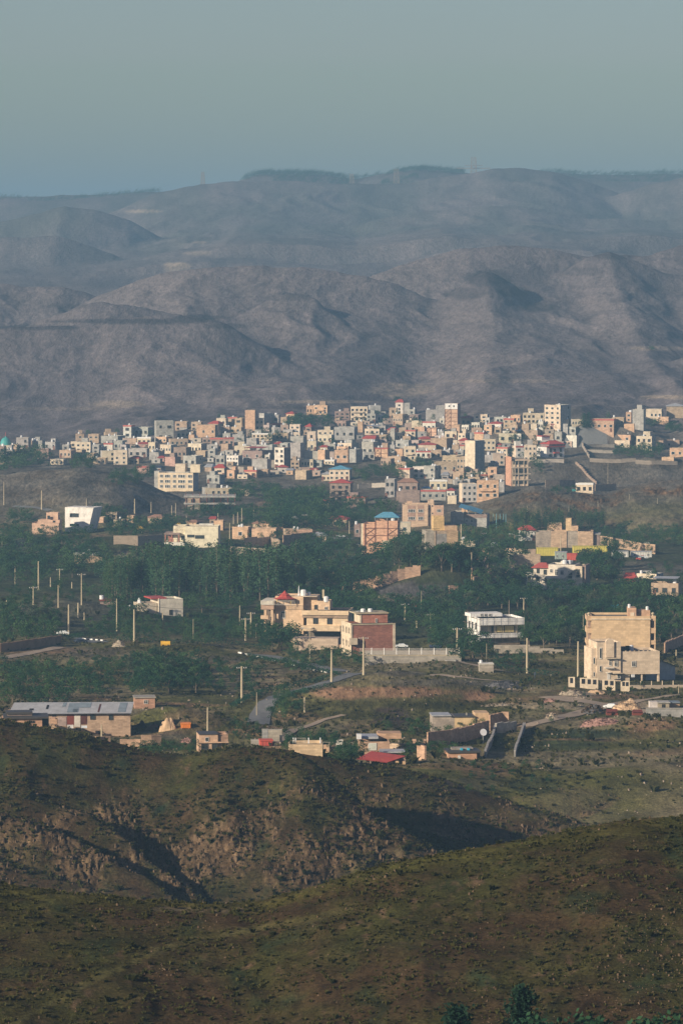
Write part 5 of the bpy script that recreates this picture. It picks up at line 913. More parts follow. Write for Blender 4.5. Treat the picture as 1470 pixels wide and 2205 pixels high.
# factory with patched sheet roof
q = Bld('brick_factory', 'long brick workshop with a patched grey sheet roof and broken bays', 'workshop', *EZ, 520, 425, .06, lm='the long brick workshop')
fb = (.44, .32, .23)
q.vol('wall', 60, 322, 940, 425, 0, 10, 't', 'brickwork', dn=2, rgb=fb)
def rf(b):
    z0, z1 = q.Z(320), q.Z(256)
    b.quad([(q.X(62), -.7, z0), (q.X(945), -.7, z0), (q.X(968), 5, z1), (q.X(104), 5, z1)], 'tin'); b.quad([(q.X(104), 5, z1), (q.X(968), 5, z1), (q.X(945), 10.7, z0), (q.X(62), 10.7, z0)], 'tin'); b.quad([(q.X(62), -.7, z0 - .15), (q.X(62), 10.7, z0 - .15), (q.X(945), 10.7, z0 - .15), (q.X(945), -.7, z0 - .15)], 'tin')
q.mb('roof', rf); flat('dark_slate', (.20, .25, .30), .7)
for a, c, t0, t1, m_ in ((480, 555, .1, .9, 'dark_slate'), (555, 640, .5, .95, 'dark_slate'), (520, 560, .1, .4, 'dark_slate'), (845, 900, .1, .92, 'dark_slate'), (435, 460, .6, .95, 'dark_slate'), (322, 338, .4, .75, 'iron'), (205, 235, .3, .45, 'iron'), (700, 712, .1, .8, 'rust_patch')):
    z0, z1 = q.Z(320), q.Z(256); pt = lambda x, t_: (q.X(x + 25 * t_), -.7 + 5.7 * t_, z0 + (z1 - z0) * t_ + .05); q.mb('roof_patch', lambda b: b.quad([pt(a, t0), pt(c, t0), pt(c, t1), pt(a, t1)], m_))
q.wins([(650, 328, 686, 366), (784, 332, 814, 370), (378, 328, 404, 342)], -.02, 'o'); q.vol('rust_door', 582, 330, 626, 400, -.08, -.004, None, 'rust_patch'); q.vol('plaster_patch', 536, 330, 580, 418, -.1, -.004, 'w', rgb=(.62, .58, .52)); q.vol('dark_bay', 484, 326, 534, 405, -.06, -.003, None, 'rust'); q.vol('plaster_patch', 420, 345, 480, 410, -.09, -.004, 'r', rgb=(.42, .33, .3))
q.vol('white_sack', 486, 398, 530, 420, -2.5, -1.2, 'w', rgb=(.7, .7, .68)); q.vol('white_sheet', 586, 402, 628, 420, -2.2, -2, 'w', rgb=(.62, .68, .74))
q = Bld('workshop_annex', 'low brick annex with black felt roof in front of the long workshop', 'shed', *EZ, 180, 435, .1); q.vol('wall', 24, 358, 305, 435, 0, 7, 'p', 'brickwork', dn=2, rgb=(.5, .31, .21)); q.vol('roof', 30, 345, 352, 357.5, -.6, 7.5, None, 'frame_dark'); q.vol('upper_roof', 50, 320, 240, 333, 2, 7, None, 'frame_dark'); q.vol('upper_wall', 60, 333.5, 235, 344.5, 2.3, 7, 'b'); q.wins([(95, 363, 120, 376), (210, 372, 222, 392), (226, 374, 236, 390), (240, 374, 250, 390)], -.01, 'o'); q.vol('side_bay', 306, 358, 355, 428, 2, 6, None, 'iron')
q = Bld('brick_hut', 'small brown brick hut with one window above the long workshop', 'hut', *EZ, 1043, 285, .1); q.vol('wall', 970, 210, 1116, 285, 0, 5, 'p', 'brickwork', dn=2, rgb=(.47, .28, .195)); q.vol('roof', 965, 202, 1122, 209.5, -.3, 5.3, None, 'concrete'); q.win(1036, 224, 1066, 252, -.01, 'w')
q = Bld('brick_pier', 'broken brick pier at the corner of the workshop yard', 'pier', *EZ, 385, 418, 0); q.vol('pier', 362, 362, 412, 420, 0, 2, 't', 'brickwork', dn=1, rgb=(.5, .33, .22)); q.vol('broken_top', 372, 350, 400, 361.5, .3, 1.7, 't', rgb=(.45, .3, .22))
# small house on the hill crest
q = Bld('brick_house', 'two-storey pale brick cabin with dark corner windows rising behind the grassy crest', 'house', *FZ, 165, 575, .12, dmin=830, lm='the pale brick cabin')
q.vol('wall', 97, 440, 232, 575, 0, 6, 'p', 'brickwork', True, dn=3, rgb=(.58, .40, .28)); q.vol('wall', 232.5, 440, 306, 575, .4, 6, 'p', 'brickwork', True, dn=3, rgb=(.42, .28, .2)); q.vol('floor_band', 94, 492, 308, 500, -.3, -.004, 'p', rgb=(.62, .43, .3)); q.wins([(112, 503, 160, 548), (188, 503, 228, 552)], -.01, 'd'); q.win(140, 458, 166, 490, -.01, 's'); q.vol('roof', 96, 436, 236, 439.5, -.15, 6.1, None, 'frame_dark')
q = Bld('flat_house', 'low pale brick house with rooftop pipes and tanks just behind the crest', 'house', *FZ, 860, 582, .02, dmin=830); q.vol('wall', 740, 510, 984, 582, 0, 7, 'y', 'brickwork', True, dn=3, rgb=(.64, .49, .32)); q.rail(800, 866, 476, 512, 3, 'concrete', 8, 'roof_frame')
for x in (773, 790, 884, 968): q.vol('chimney', x - 4, 472, x + 4, 512, 2, 2.6, None, 'tank_white')
q = Bld('pergola', 'thin metal pergola with a white cooler between the flat house and trees', 'pergola', *FZ, 1040, 575, .0, dmin=830)
def pg(b):
    for x in (985, 1030, 1080, 1128): b.bar((q.X(x), 0, -1), (q.X(x), 0, q.Z(494)), .05, 'concrete', 4)
    b.bar((q.X(985), 0, q.Z(494)), (q.X(1200), 0, q.Z(496)), .06, 'concrete', 4); b.bar((q.X(1200), 0, -1), (q.X(1200), 0, q.Z(496)), .05, 'concrete', 4)
q.mb('frame', pg); q.vol('cooler', 1082, 476, 1130, 512, -.5, .5, None, 'frame_white'); q.vol('wall', 990, 522, 1035, 575, 1, 3, 'p')
for a, zt, c, zb, rgb, lab in ((550, 402, 592, 480, (.36, .36, .35), 'upright grey concrete slab wall with a notch beside the dirt track'), (596, 404, 692, 480, (.44, .40, .33), 'wider grey-tan concrete wall right of the notched slab'), (470, 478, 535, 510, (.45, .42, .37), 'low pale concrete wall left of the dark red container')):
    q = Bld('concrete_wall', lab, 'wall', *FZ, (a + c) / 2, zb + 12, .1, dmin=830); q.vol('wall_face', a, zt, c, zb + 12, 0, .5, 'g', 'cement_block', dn=2, rgb=rgb); q.vol('coping', a - 2, zt - 3, c + 2, zt - .5, -.05, .55, 'g')
q = Bld('satellite_dish', 'round white satellite dish on a post on the garden slope', 'dish', *GZ, 1000, 500, 0); q.mb('dish', lambda b: b.lathe([(.1, 0), (.5, .08), (.75, .25)], 'tank_white', n=16)).rotation_euler = (math.pi / 2 - .3, 0, .3); q.root.children[0].location = (0, 0, 2.2); q.mb('post', lambda b: b.bar((0, .1, -.5), (0, .1, 2.1), .06, 'tin', 5))
# red-roofed shed and the brick house over it
q = Bld('brick_house', 'tan brick house with one big pale window and flat sheet roof above the red shed', 'house', *GZ, 220, 592, .05, dmin=830, lm='the tan house by the red shed')
q.vol('wall', 112, 490, 330, 592, 0, 7, 'p', 'brickwork', True, dn=3, rgb=(.50, .335, .235)); q.vol('upper_wall', 255, 450, 425, 489.5, 5, 10, 'p', rgb=(.5, .33, .22)); q.vol('roof', 120, 462, 252, 478, 2, 8, None, 'tin'); q.win(174, 500, 236, 552, -.01, 's'); q.vol('window_shutter', 178, 504, 232, 548, -.12, -.09, 'w', rgb=(.55, .58, .52)); q.mb('rooftop_cooler', lambda b: b.box(q.X(95), q.X(128), 1, 2.5, q.Z(476), q.Z(440), 'tank_white'))
q = Bld('red_roofed_shed', 'open brick shed under a wide dark red metal roof', 'shed', *GZ, 280, 655, -.1, dmin=830)
q.mb('roof', lambda b: (b.quad([(q.X(100), -2.5, q.Z(606)), (q.X(318), -2.5, q.Z(630)), (q.X(442), 2, q.Z(600)), (q.X(185), 4, q.Z(575))], 'red_tin'), b.quad([(q.X(100), -2.5, q.Z(609)), (q.X(185), 4, q.Z(578)), (q.X(442), 2, q.Z(603)), (q.X(318), -2.5, q.Z(633))], 'red_tin')))
for x in (165, 262, 330, 375, 425): q.vol('brick_pier', x, 612 if x < 300 else 626, x + 22, 658, -1.2, -.4, 'p', dn=2, rgb=(.52, .36, .22))
q.vol('back_wall', 160, 612, 435, 655, 1.2, 1.6, 'b', dn=2)
q = Bld('grey_canopy', 'low grey sheet canopy over firewood beside the red shed roof', 'canopy', *GZ, 350, 590, 0, dmin=830); q.vol('roof', 255, 562, 440, 572, 0, 5, None, 'tin'); q.vol('wall', 270, 572.5, 430, 590, 1, 4, 'b', dn=2)
q = Bld('long_shed', 'long shed of grey block and yellow plaster above the brick terrace', 'shed', *GZ, 840, 412, .08, lm='the grey and yellow long shed')
q.vol('wall', 636, 306, 794, 412, 0, 6, 'g', 'cement_block', dn=2, rgb=(.38, .33, .28)); q.vol('wall', 794.5, 316, 944, 412, 0, 6, 'y', dn=2, rgb=(.66, .50, .30)); q.vol('wall', 944.5, 286, 1044, 412, .3, 6, 'y', True and 'plaster', dn=2, rgb=(.64, .46, .29)); q.vol('roof', 632, 298, 770, 305.5, -.4, 6.4, None, 'tin'); q.vol('roof', 770.5, 308, 944, 315.5, -.2, 6.4, None, 'frame_dark'); q.vol('chimney', 884, 290, 894, 307, 2, 2.5, None, 'concrete')
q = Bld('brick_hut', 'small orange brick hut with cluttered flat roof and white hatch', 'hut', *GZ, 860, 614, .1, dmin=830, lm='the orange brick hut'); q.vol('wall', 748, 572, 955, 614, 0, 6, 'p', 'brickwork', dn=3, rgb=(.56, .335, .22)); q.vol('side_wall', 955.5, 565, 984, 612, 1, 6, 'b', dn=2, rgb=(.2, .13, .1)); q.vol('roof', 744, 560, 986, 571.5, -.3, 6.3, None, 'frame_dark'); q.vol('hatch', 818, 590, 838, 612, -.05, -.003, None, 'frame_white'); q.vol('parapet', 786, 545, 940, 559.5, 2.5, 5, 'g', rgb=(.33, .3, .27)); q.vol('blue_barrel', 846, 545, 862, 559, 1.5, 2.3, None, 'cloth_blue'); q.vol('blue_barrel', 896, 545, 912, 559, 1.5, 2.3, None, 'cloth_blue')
q = Bld('brick_pillars', 'pair of brick gate pillars flared at the top', 'gate', *GZ, 540, 545, 0, dmin=830)
for x in (505, 577): q.vol('pillar', x - 8, 486, x + 8, 548, 0, .7, 'p', dn=2, rgb=(.55, .37, .26)); q.vol('capital', x - 14, 474, x + 14, 485.5, -.2, .9, 'p', rgb=(.55, .37, .26))
# right edge hut and concrete walls
q = Bld('roadside_hut', 'tiny pale block hut with two dark slots and white plaster beside the rubble', 'hut', *DZ, 1290, 1095, .05, lm='the tiny block hut'); q.vol('wall', 1228, 1042, 1335, 1095, 0, 4, 'c', 'cement_block', dn=1, rgb=(.46, .40, .3)); q.vol('roof', 1222, 1034, 1345, 1041.5, -.3, 4.3, 'g'); q.vol('plaster_wall', 1150, 1030, 1226, 1090, .5, 3, 'w', dn=1, rgb=(.62, .58, .56)); q.wins([(1264, 1052, 1276, 1088), (1282, 1052, 1294, 1088)], -.01, 'o'); q.vol('low_wing', 1337, 1050, 1445, 1078, 2, 5, 'p', dn=1); q.vol('roof', 1335, 1040, 1450, 1049.5, 1.6, 5.4, None, 'dark_slate')
q = Bld('concrete_wall', 'streaked grey concrete retaining wall along the car park edge', 'wall', *DZ, 1280, 1168, -.05); q.vol('wall_face', 1112, 1098, 1480, 1168, 0, 1, 'g', 'cement_block', dn=2, rgb=(.32, .32, .31)); q.vol('coping', 1110, 1090, 1482, 1097.5, -.1, 1.2, None, 'concrete')
q = Bld('rusty_sheds', 'low rusty red lean-to beside the white car', 'shed', *DZ, 790, 1160, 0); q.vol('wall', 735, 1132, 845, 1162, 0, 3, None, 'rust', dn=1); q.mb('roof', lambda b: b.quad([(q.X(728), -.3, q.Z(1130)), (q.X(850), -.3, q.Z(1130)), (q.X(845), 3.2, q.Z(1112)), (q.X(738), 3.2, q.Z(1112))], 'rust'))
q = Bld('rusty_sheds', 'second rusty red lean-to left of the streaked concrete wall', 'shed', *DZ, 1030, 1160, 0); q.vol('wall', 985, 1132, 1082, 1160, 0, 3, None, 'rust', dn=1); q.mb('roof', lambda b: b.quad([(q.X(980), -.3, q.Z(1130)), (q.X(1086), -.3, q.Z(1130)), (q.X(1080), 3.2, q.Z(1118)), (q.X(990), 3.2, q.Z(1118))], 'rust'))
q = Bld('mosque', 'pale mosque drum with a turquoise dome at the left edge of town', 'mosque', *Z1, 33, 372, 0, lm='the turquoise dome')
q.vol('wall', -10, 350, 75, 372, 0, 12, 'y', dn=6); R0 = (q.X(68) - q.X(0)) / 2
q.mb('dome', lambda b: b.lathe([(R0 * .96, 0)] + [(R0 * math.cos(a) * (1 if a < .6 else 1), R0 * 1.25 * math.sin(a) + .8) for a in [k * math.pi / 22 for k in range(11)]] + [(.05, R0 * 1.45 + 1)], 'turquoise', n=24)).location = (0, 6, q.Z(352)); q.mb('drum', lambda b: b.lathe([(R0 * .97, 0), (R0 * .97, 1.2)], 'frame_white', n=24)).location = (0, 6, q.Z(352) - 1.21)
q.mb('finial', lambda b: (b.bar((0, 6, q.Z(300)), (0, 6, q.Z(268)), .15, 'red_tin', 5), b.lathe([(.1, 0), (.5, .4), (.1, .8)], 'red_tin', 0, 6, 8)))
# pavilions and tents
def umbrella(zm, x, zt, zb, ze, wpx, mat, label, posts=4, lm=None, dmin=850):
    q = Bld('garden_pavilion', label, 'pavilion', *zm, x, zb, .3, dmin=dmin, lm=lm); r = (q.X(x + wpx / 2) - q.X(x - wpx / 2)) / 2 * 1.1
    q.mb('roof', lambda b: b.lathe([(r, q.Z(ze)), (r * .5, q.Z(ze) + (q.Z(zt) - q.Z(ze)) * .62), (.1, q.Z(zt))], mat, n=6 if posts > 2 else 8))
    for i in range(posts): a = 2 * math.pi * i / posts + .4; q.mb('post', lambda b: b.bar((math.cos(a) * r * .5, math.sin(a) * r * .5, -.6), (math.cos(a) * r * .5, math.sin(a) * r * .5, q.Z(ze)), .12, 'pole_concrete', 5))
umbrella(Z1, 887, 856, 905, 878, 60, 'yellow_paint', 'small garden pavilion with a yellow pointed roof standing alone in trees'); umbrella(Z1, 1132, 838, 880, 856, 56, 'yellow_paint', 'yellow-topped pavilion close above the long pale villa')
umbrella((480,1060,3.868), 597, 196, 310, 222, 78, 'concrete', 'tall grey mushroom pavilion on slim posts above the courtyards', 2); umbrella(Z6, 960, 506, 600, 560, 112, 'tarp_pink', 'coral umbrella tent among the orchard trees', 4)
umbrella((820,840,3.868), 235, 412, 470, 438, 56, 'orange_paint', 'orange pointed canopy on a grey roof in mid town', 4); umbrella(Z7, 1110, 322, 366, 342, 70, 'red_band', 'small crimson tent at the foot of the tan wall', 4); umbrella(Z6, 1068, 520, 600, 560, 70, 'tarp_pink', 'smaller coral canopy right of the umbrella tent', 4)
# yellow water tank on the verge
q = Bld('fuel_tank', 'big yellow cylindrical tank lying on the road verge', 'tank', *A1, 1048, 624, 0)
def yt(b): r = (q.Z(590)) / 2; b.bar((q.X(1018), 1, r), (q.X(1078), 1, r), r, 'yellow_paint', 14)
q.mb('barrel', yt); q.mb('cradle', lambda b: (b.box(q.X(1028), q.X(1034), .2, 1.8, -.5, .5, 'iron'), b.box(q.X(1062), q.X(1068), .2, 1.8, -.5, .5, 'iron'))); q.mb('manhole', lambda b: b.lathe([(.3, 0), (.3, .3)], 'iron', q.X(1048), 1, 8)).location.z = q.Z(590)
for zm, x0, z0, x1, z1, mat, lab in ((Z7, 700, 818, 810, 840, 'cloth_blue', 'blue tarpaulin seen between tree crowns, longer left piece'), (Z7, 862, 826, 932, 845, 'cloth_blue', 'blue tarpaulin between tree crowns, short right piece'), (Z6, 476, 935, 562, 958, 'tarp_pink', 'coral tarpaulin hung among trees by the tall thin pole'), (CZM, 878, 470, 918, 520, 'cloth_blue', 'bright blue crumpled tarpaulin by the scaffolded house'), (Z4, 520, 850, 640, 866, 'turquoise', 'turquoise sheet porch roof before the small house in the hollow')):
    q = Bld('tarpaulin', lab, 'tarpaulin', *zm, (x0 + x1) / 2, z1 + 8, 0)
    def tf(b):
        n = 8
        for i in range(n):
            xa, xb = q.X(x0) + (q.X(x1) - q.X(x0)) * i / n, q.X(x0) + (q.X(x1) - q.X(x0)) * (i + 1) / n; f_ = lambda k: .35 * math.sin(k * 1.9) + .2 * math.sin(k * 4.1)
            b.quad([(xa, f_(i), q.Z(z1) + f_(i + 3) * .4), (xb, f_(i + 1), q.Z(z1) + f_(i + 4) * .4), (xb, 2.5 + f_(i + 2), q.Z(z0) + f_(i + 1) * .5), (xa, 2.5 + f_(i + 1), q.Z(z0) + f_(i) * .5)], mat)
    q.mb('sheet', tf)
    q.mb('rope_post', lambda b: (b.bar((q.X(x0), .2, -1), (q.X(x0), .2, q.Z(z1)), .05, 'iron', 4), b.bar((q.X(x1), .2, -1), (q.X(x1), .2, q.Z(z1)), .05, 'iron', 4)))
fill_town()
label_houses()
# ------------------------------------------------------------------ garden walls that follow the ground
def wall(name, label, pts, h, col, mat, th=.35, steps=None, dmin=850, rgb=None, buttress=False):
    P = []
    for px, py in pts:
        q = hit(px, py, dmin)
        if q: P.append(q)
    root = empty(name, P[0]); tag(root, label, 'wall'); b = MB(); c2 = MB()
    tot = sum((P[i + 1] - P[i]).length for i in range(len(P) - 1)); n = steps or max(2, int(tot / 6)); L = []
    for i in range(n + 1):
        t = tot * i / n
        for k in range(len(P) - 1):
            l = (P[k + 1] - P[k]).length
            if t <= l or k == len(P) - 2: q = P[k].lerp(P[k + 1], min(1, t / l)); break
            t -= l
        L.append(Vector((q.x, q.y, 0)))
    o = P[0]
    for i in range(n):
        a, c = L[i], L[i + 1]; d = (c - a); d.normalize(); nrm = Vector((-d.y, d.x, 0)) * th / 2
        za, zb = gz(a.x, a.y), gz(c.x, c.y); zt = max(za, zb) + h; zl = min(za, zb) - 1.2
        pt = [a - nrm, c - nrm, c + nrm, a + nrm]; k = len(b.v)
        b.v += [tuple(p_ - Vector((o.x, o.y, o.z - zl))) for p_ in pt] + [tuple(p_ - Vector((o.x, o.y, o.z - zt))) for p_ in pt]
        for f in ((0, 1, 5, 4), (1, 2, 6, 5), (2, 3, 7, 6), (3, 0, 4, 7), (4, 5, 6, 7)): b.f.append(tuple(k + x for x in f)); b.m.append(b.mi(mat))
        k = len(c2.v); nr = nrm * 1.35
        c2.v += [tuple(p_ - Vector((o.x, o.y, o.z - zt - .01))) for p_ in (a - nr, c - nr, c + nr, a + nr)] + [tuple(p_ - Vector((o.x, o.y, o.z - zt - .13))) for p_ in (a - nr, c - nr, c + nr, a + nr)]
        for f in ((0, 1, 5, 4), (1, 2, 6, 5), (2, 3, 7, 6), (3, 0, 4, 7), (4, 5, 6, 7), (3, 2, 1, 0)): c2.f.append(tuple(k + x for x in f)); c2.m.append(c2.mi(mat))
    b.build('wall_face', root, rgb or WC[col]); c2.build('coping', root, tuple(x * 1.1 for x in (rgb or WC[col])))
    return root
tb = (.50, .335, .235)
W5 = lambda l: [(480 + a / 3.868, 1060 + b_ / 3.868) for a, b_ in l]; W6 = lambda l: [(760 + a / 3.868, 1060 + b_ / 3.868) for a, b_ in l]; W7 = lambda l: [(1090 + a / 3.868, 1090 + b_ / 3.868) for a, b_ in l]
WG = lambda l: [(740 + a / 3.341, 1450 + b_ / 3.341) for a, b_ in l]; W4 = lambda l: [(1100 + a / 3.973, 840 + b_ / 3.973) for a, b_ in l]; WE = lambda l: [(a / 3.341, 1440 + b_ / 3.341) for a, b_ in l]; WD = lambda l: [(1140 + a / 4.4545, 1280 + b_ / 4.4545) for a, b_ in l]
wall('garden_wall', 'stepped tan brick wall climbing right across the garden terrace', WG([(600, 528), (760, 512), (900, 480), (1040, 440)]), 2.9, 'p', 'brickwork', rgb=tb, steps=9)
wall('garden_wall', 'short stepped brick wall with a corner pier right of the long shed', WG([(1046, 412), (1130, 390), (1185, 386)]), 3.2, 'p', 'brickwork', rgb=tb, steps=4)
wall('garden_wall', 'grey concrete wall closing the top of the two stepped walls', WG([(1092, 430), (1236, 418)]), 2.0, 'g', 'cement_block', rgb=(.42, .39, .34), steps=3)
wall('garden_wall', 'stepped grey block wall descending left of the bare strip', WG([(1092, 428), (1070, 480), (1045, 540), (1015, 606)]), 1.2, 'g', 'cement_block', rgb=(.34, .33, .31), steps=12)
wall('garden_wall', 'stepped grey block wall descending right of the bare strip', WG([(1300, 400), (1275, 460), (1252, 530), (1228, 600)]), 1.2, 'g', 'cement_block', rgb=(.34, .33, .31), steps=12)
wall('garden_wall', 'low brick wall end beside the orange brick hut', WG([(530, 622), (586, 622)]), 2.6, 'p', 'brickwork', rgb=tb, steps=2)
wall('garden_wall', 'low pale wall with fallen stones under the two pillars', WG([(292, 558), (420, 556), (600, 552)]), 1.2, 't', 'brickwork', steps=5)
wall('orchard_wall', 'stepped tan orchard wall climbing the dark knoll from the left', W6([(0, 842), (90, 820), (170, 800), (240, 785), (310, 762), (380, 735), (450, 715), (560, 692)]), 3.2, 'p', 'brickwork', rgb=tb, steps=9)
wall('orchard_wall', 'short tan wall stub at the left foot of the dark knoll', [(735, 1290), (745, 1272)], 2.6, 'p', 'brickwork', rgb=tb, steps=3)
wall('orchard_wall', 'stepped tan wall right of the dark knoll near the slim lamp', W6([(985, 735), (1060, 700), (1165, 690)]), 3.4, 'p', 'brickwork', rgb=tb, steps=4)
wall('orchard_wall', 'long stepped tan wall with posts rising right through the orchard', W6([(1000, 800), (1100, 780), (1200, 755), (1290, 720), (1335, 700)]), 3.2, 'p', 'brickwork', rgb=tb, steps=8)
wall('orchard_wall', 'small tan wall piece right below the dark knoll', W6([(795, 842), (870, 838)]), 2.4, 'p', 'brickwork', rgb=tb, steps=2)
wall('orchard_wall', 'pale tan wall piece alone in the orchard', W6([(1225, 856), (1320, 842)]), 2.2, 'p', 'brickwork', rgb=tb, steps=2)
wall('courtyard_wall', 'long stepped tan courtyard wall below the white-roofed shed', W5([(500, 448), (600, 436), (700, 425), (800, 415), (870, 412)]), 4.2, 'p', 'brickwork', rgb=tb, steps=6)
wall('courtyard_wall', 'tan courtyard wall with stone base left of centre', W5([(180, 450), (300, 448), (400, 440), (470, 470)]), 3.2, 't', 'brickwork', steps=6)
wall('retaining_wall', 'rough stone retaining wall below the tan courtyards', W5([(60, 520), (200, 530), (380, 540), (560, 510), (640, 485)]), 3.0, 't', 'stone_cladding', rgb=(.36, .30, .235), steps=9)
wall('retaining_wall', 'rough stone retaining wall below the long pale villa', [(245, 1172), (300, 1175), (350, 1172)], 3.2, 't', 'stone_cladding', rgb=(.38, .31, .24), steps=5)
wall('boundary_wall', 'long tan boundary wall stepping down right past the site cabins', W7([(780, 318), (900, 335), (1000, 362), (1120, 385), (1238, 400)]), 3.4, 'y', 'brickwork', rgb=(.50, .36, .25), steps=12)
wall('boundary_wall', 'broad tan earth wall below the yellow hoarding', W7([(20, 500), (150, 495), (280, 490)]), 4.0, 't', 'brickwork', steps=4)
wall('boundary_wall', 'cream roadside wall at the left of the yellow hoarding', W7([(0, 430), (120, 428), (240, 425)]), 3.0, 'p', 'plaster', steps=4, rgb=(.6, .45, .33))
wall('stone_wall', 'long dry-stone wall crossing the slope below the terrace gardens', W4([(670, 612), (800, 620), (940, 622), (1062, 612)]), 1.7, 't', 'stone_cladding', rgb=(.25, .215, .18), steps=10)
wall('stone_wall', 'dry-stone wall under the terrace trees at the right edge', W4([(1062, 628), (1200, 636), (1420, 640)]), 1.8, 't', 'stone_cladding', rgb=(.25, .215, .18), steps=10)
wall('stone_wall', 'low pale stone wall below the white red-roofed villa', W4([(200, 622), (330, 620), (450, 625)]), 1.6, 't', 'stone_cladding', rgb=(.40, .36, .32), steps=5)
wall('stone_wall', 'upper terrace wall of the square field by the lane', W4([(630, 490), (760, 488), (880, 492)]), 1.5, 't', 'stone_cladding', rgb=(.36, .33, .28), steps=5)
wall('stone_wall', 'lower terrace wall of the square field by the lane', W4([(650, 535), (760, 538), (870, 540)]), 1.5, 't', 'stone_cladding', rgb=(.36, .33, .28), steps=5)
wall('stone_wall', 'tan wall running down the bare slope like a stair', W4([(550, 632), (620, 700), (728, 804)]), 1.0, 'p', 'stone_cladding', rgb=(.34, .26, .21), steps=12)
wall('stone_wall', 'grey wall dropping beside the square terraced field', W4([(605, 470), (640, 540), (665, 582)]), 1.4, 't', 'stone_cladding', rgb=(.38, .33, .28), steps=6)
wall('mud_wall', 'tan mud wall left of the small house in the hollow', W4([(290, 832), (420, 826), (540, 824)]), 3.2, 't', 'plaster', rgb=(.34, .27, .21), steps=5)
wall('mud_wall', 'tan mud wall right of the small house in the hollow', W4([(715, 862), (800, 860), (895, 852)]), 3.0, 't', 'plaster', rgb=(.40, .30, .22), steps=5)
wall('courtyard_wall', 'low brick wall at the crest left of the bushes', WE([(690, 556), (745, 558), (795, 562)]), 1.8, 'p', 'brickwork', rgb=tb, steps=3, dmin=830)
wall('courtyard_wall', 'longer brick wall with a gable end behind the crest bushes', WE([(866, 590), (940, 592), (1015, 590)]), 2.2, 'p', 'brickwork', rgb=tb, steps=3, dmin=830)
wall('courtyard_wall', 'tan gable-like wall remnant above the crest bushes', WE([(1016, 560), (1090, 560), (1160, 562)]), 2.2, 'p', 'brickwork', rgb=(.46, .32, .22), steps=4, dmin=830)
wall('garden_wall', 'stepped brown garden wall with black panels behind the cream villa', WD([(1290, 560), (1360, 530), (1480, 480)]), 2.6, 'p', 'brickwork', rgb=tb, steps=6)
wall('town_wall', 'long stone wall edging the trees below the blue-roofed villa', [(770, 1052), (800, 1050), (830, 1049)], 2.0, 't', 'stone_cladding', rgb=(.45, .41, .36), steps=6)
wall('town_wall', 'tan stone wall at the left foot of the town centre', [(480, 1026), (505, 1026), (525, 1027)], 5, 't', 'stone_cladding', rgb=(.40, .35, .30), steps=5)
wall('town_wall', 'pale tan wall in front of the left grove', [(492, 1068), (515, 1066), (538, 1068)], 3, 't', 'brickwork', rgb=(.45, .36, .28), steps=4)
wall('town_wall', 'broken tan wall under the half-plastered tower', [(910, 1025), (960, 1024), (1045, 1030), (1086, 1034)], 2.6, 't', 'stone_cladding', rgb=(.33, .28, .24), steps=14)
wall('mud_wall', 'low tan wall along the clearing under the mushroom pavilion', [(560, 1142), (600, 1144), (650, 1142)], 2.6, 'p', 'brickwork', rgb=tb, steps=4)
wall('mud_wall', 'tan wall under the two-tone brick block by the lane', [(1010, 1195), (1060, 1198), (1110, 1196)], 2.6, 'p', 'brickwork', rgb=tb, steps=4)
wall('mud_wall', 'tan boundary wall left of the pale pink house', [(5, 1178), (30, 1176), (60, 1172)], 2.4, 't', 'brickwork', steps=3)
wall('mud_wall', 'eroded orange wall along the left road cutting', [(0, 1404), (60, 1396), (132, 1388)], 2.2, 'p', 'plaster', rgb=(.34, .22, .14), steps=7)
# ------------------------------------------------------------------ roads laid over the ground
ROADS = []
def road(name, pts, wd, mat, dmin=850, lift=.14):
    P = [p_ for p_ in (hit(a, b_, dmin) for a, b_ in pts) if p_]; S = []
    for i in range(len(P) - 1):
        n = max(2, int((P[i + 1] - P[i]).length / 2.0))
        for k in range(n): S.append(P[i].lerp(P[i + 1], k / n))
    S.append(P[-1]); b = MB(); nw = 6
    for _ in range(4): S = [S[0]] + [(S[i - 1] + S[i] * 2 + S[i + 1]) / 4 for i in range(1, len(S) - 1)] + [S[-1]]
    for i, p_ in enumerate(S):
        d = (S[min(i + 1, len(S) - 1)] - S[max(i - 1, 0)]); d.z = 0; d.normalize(); nr = Vector((-d.y, d.x, 0))
        for k in range(nw + 1): q = p_ + nr * wd * (k / nw - .5); b.v.append((q.x, q.y, gz(q.x, q.y) + lift))
    for i in range(len(S) - 1):
        for k in range(nw): a = i * (nw + 1) + k; b.f.append((a, a + nw + 1, a + nw + 2, a + 1)); b.m.append(b.mi(mat))
    o = b.build(name); o['kind'] = 'structure'; ROADS.append((S, wd)); return S
flat('road_grey', (.17, .175, .18), .9); flat('track_dirt', (.36, .29, .22), .95)
S1 = road('road', [(556, 1560), (560, 1538), (575, 1515), (596, 1502), (625, 1492), (668, 1482), (705, 1470), (738, 1458), (770, 1450)], 5, 'road_grey')
S2 = road('road', [(536, 1408), (560, 1412), (600, 1418), (640, 1428), (690, 1440), (730, 1447)], 6, 'road_grey'); road('road', [(178, 1374), (205, 1384), (232, 1382)], 6, 'road_grey')
road('track', [(0, 1418), (60, 1408), (130, 1394)], 4, 'track_dirt'); road('track', [(870, 1446), (930, 1452), (1000, 1460), (1080, 1467)], 2.2, 'track_dirt'); road('track', [(1130, 1566), (1180, 1552), (1250, 1534), (1310, 1520), (1380, 1508), (1475, 1497)], 4, 'track_dirt')
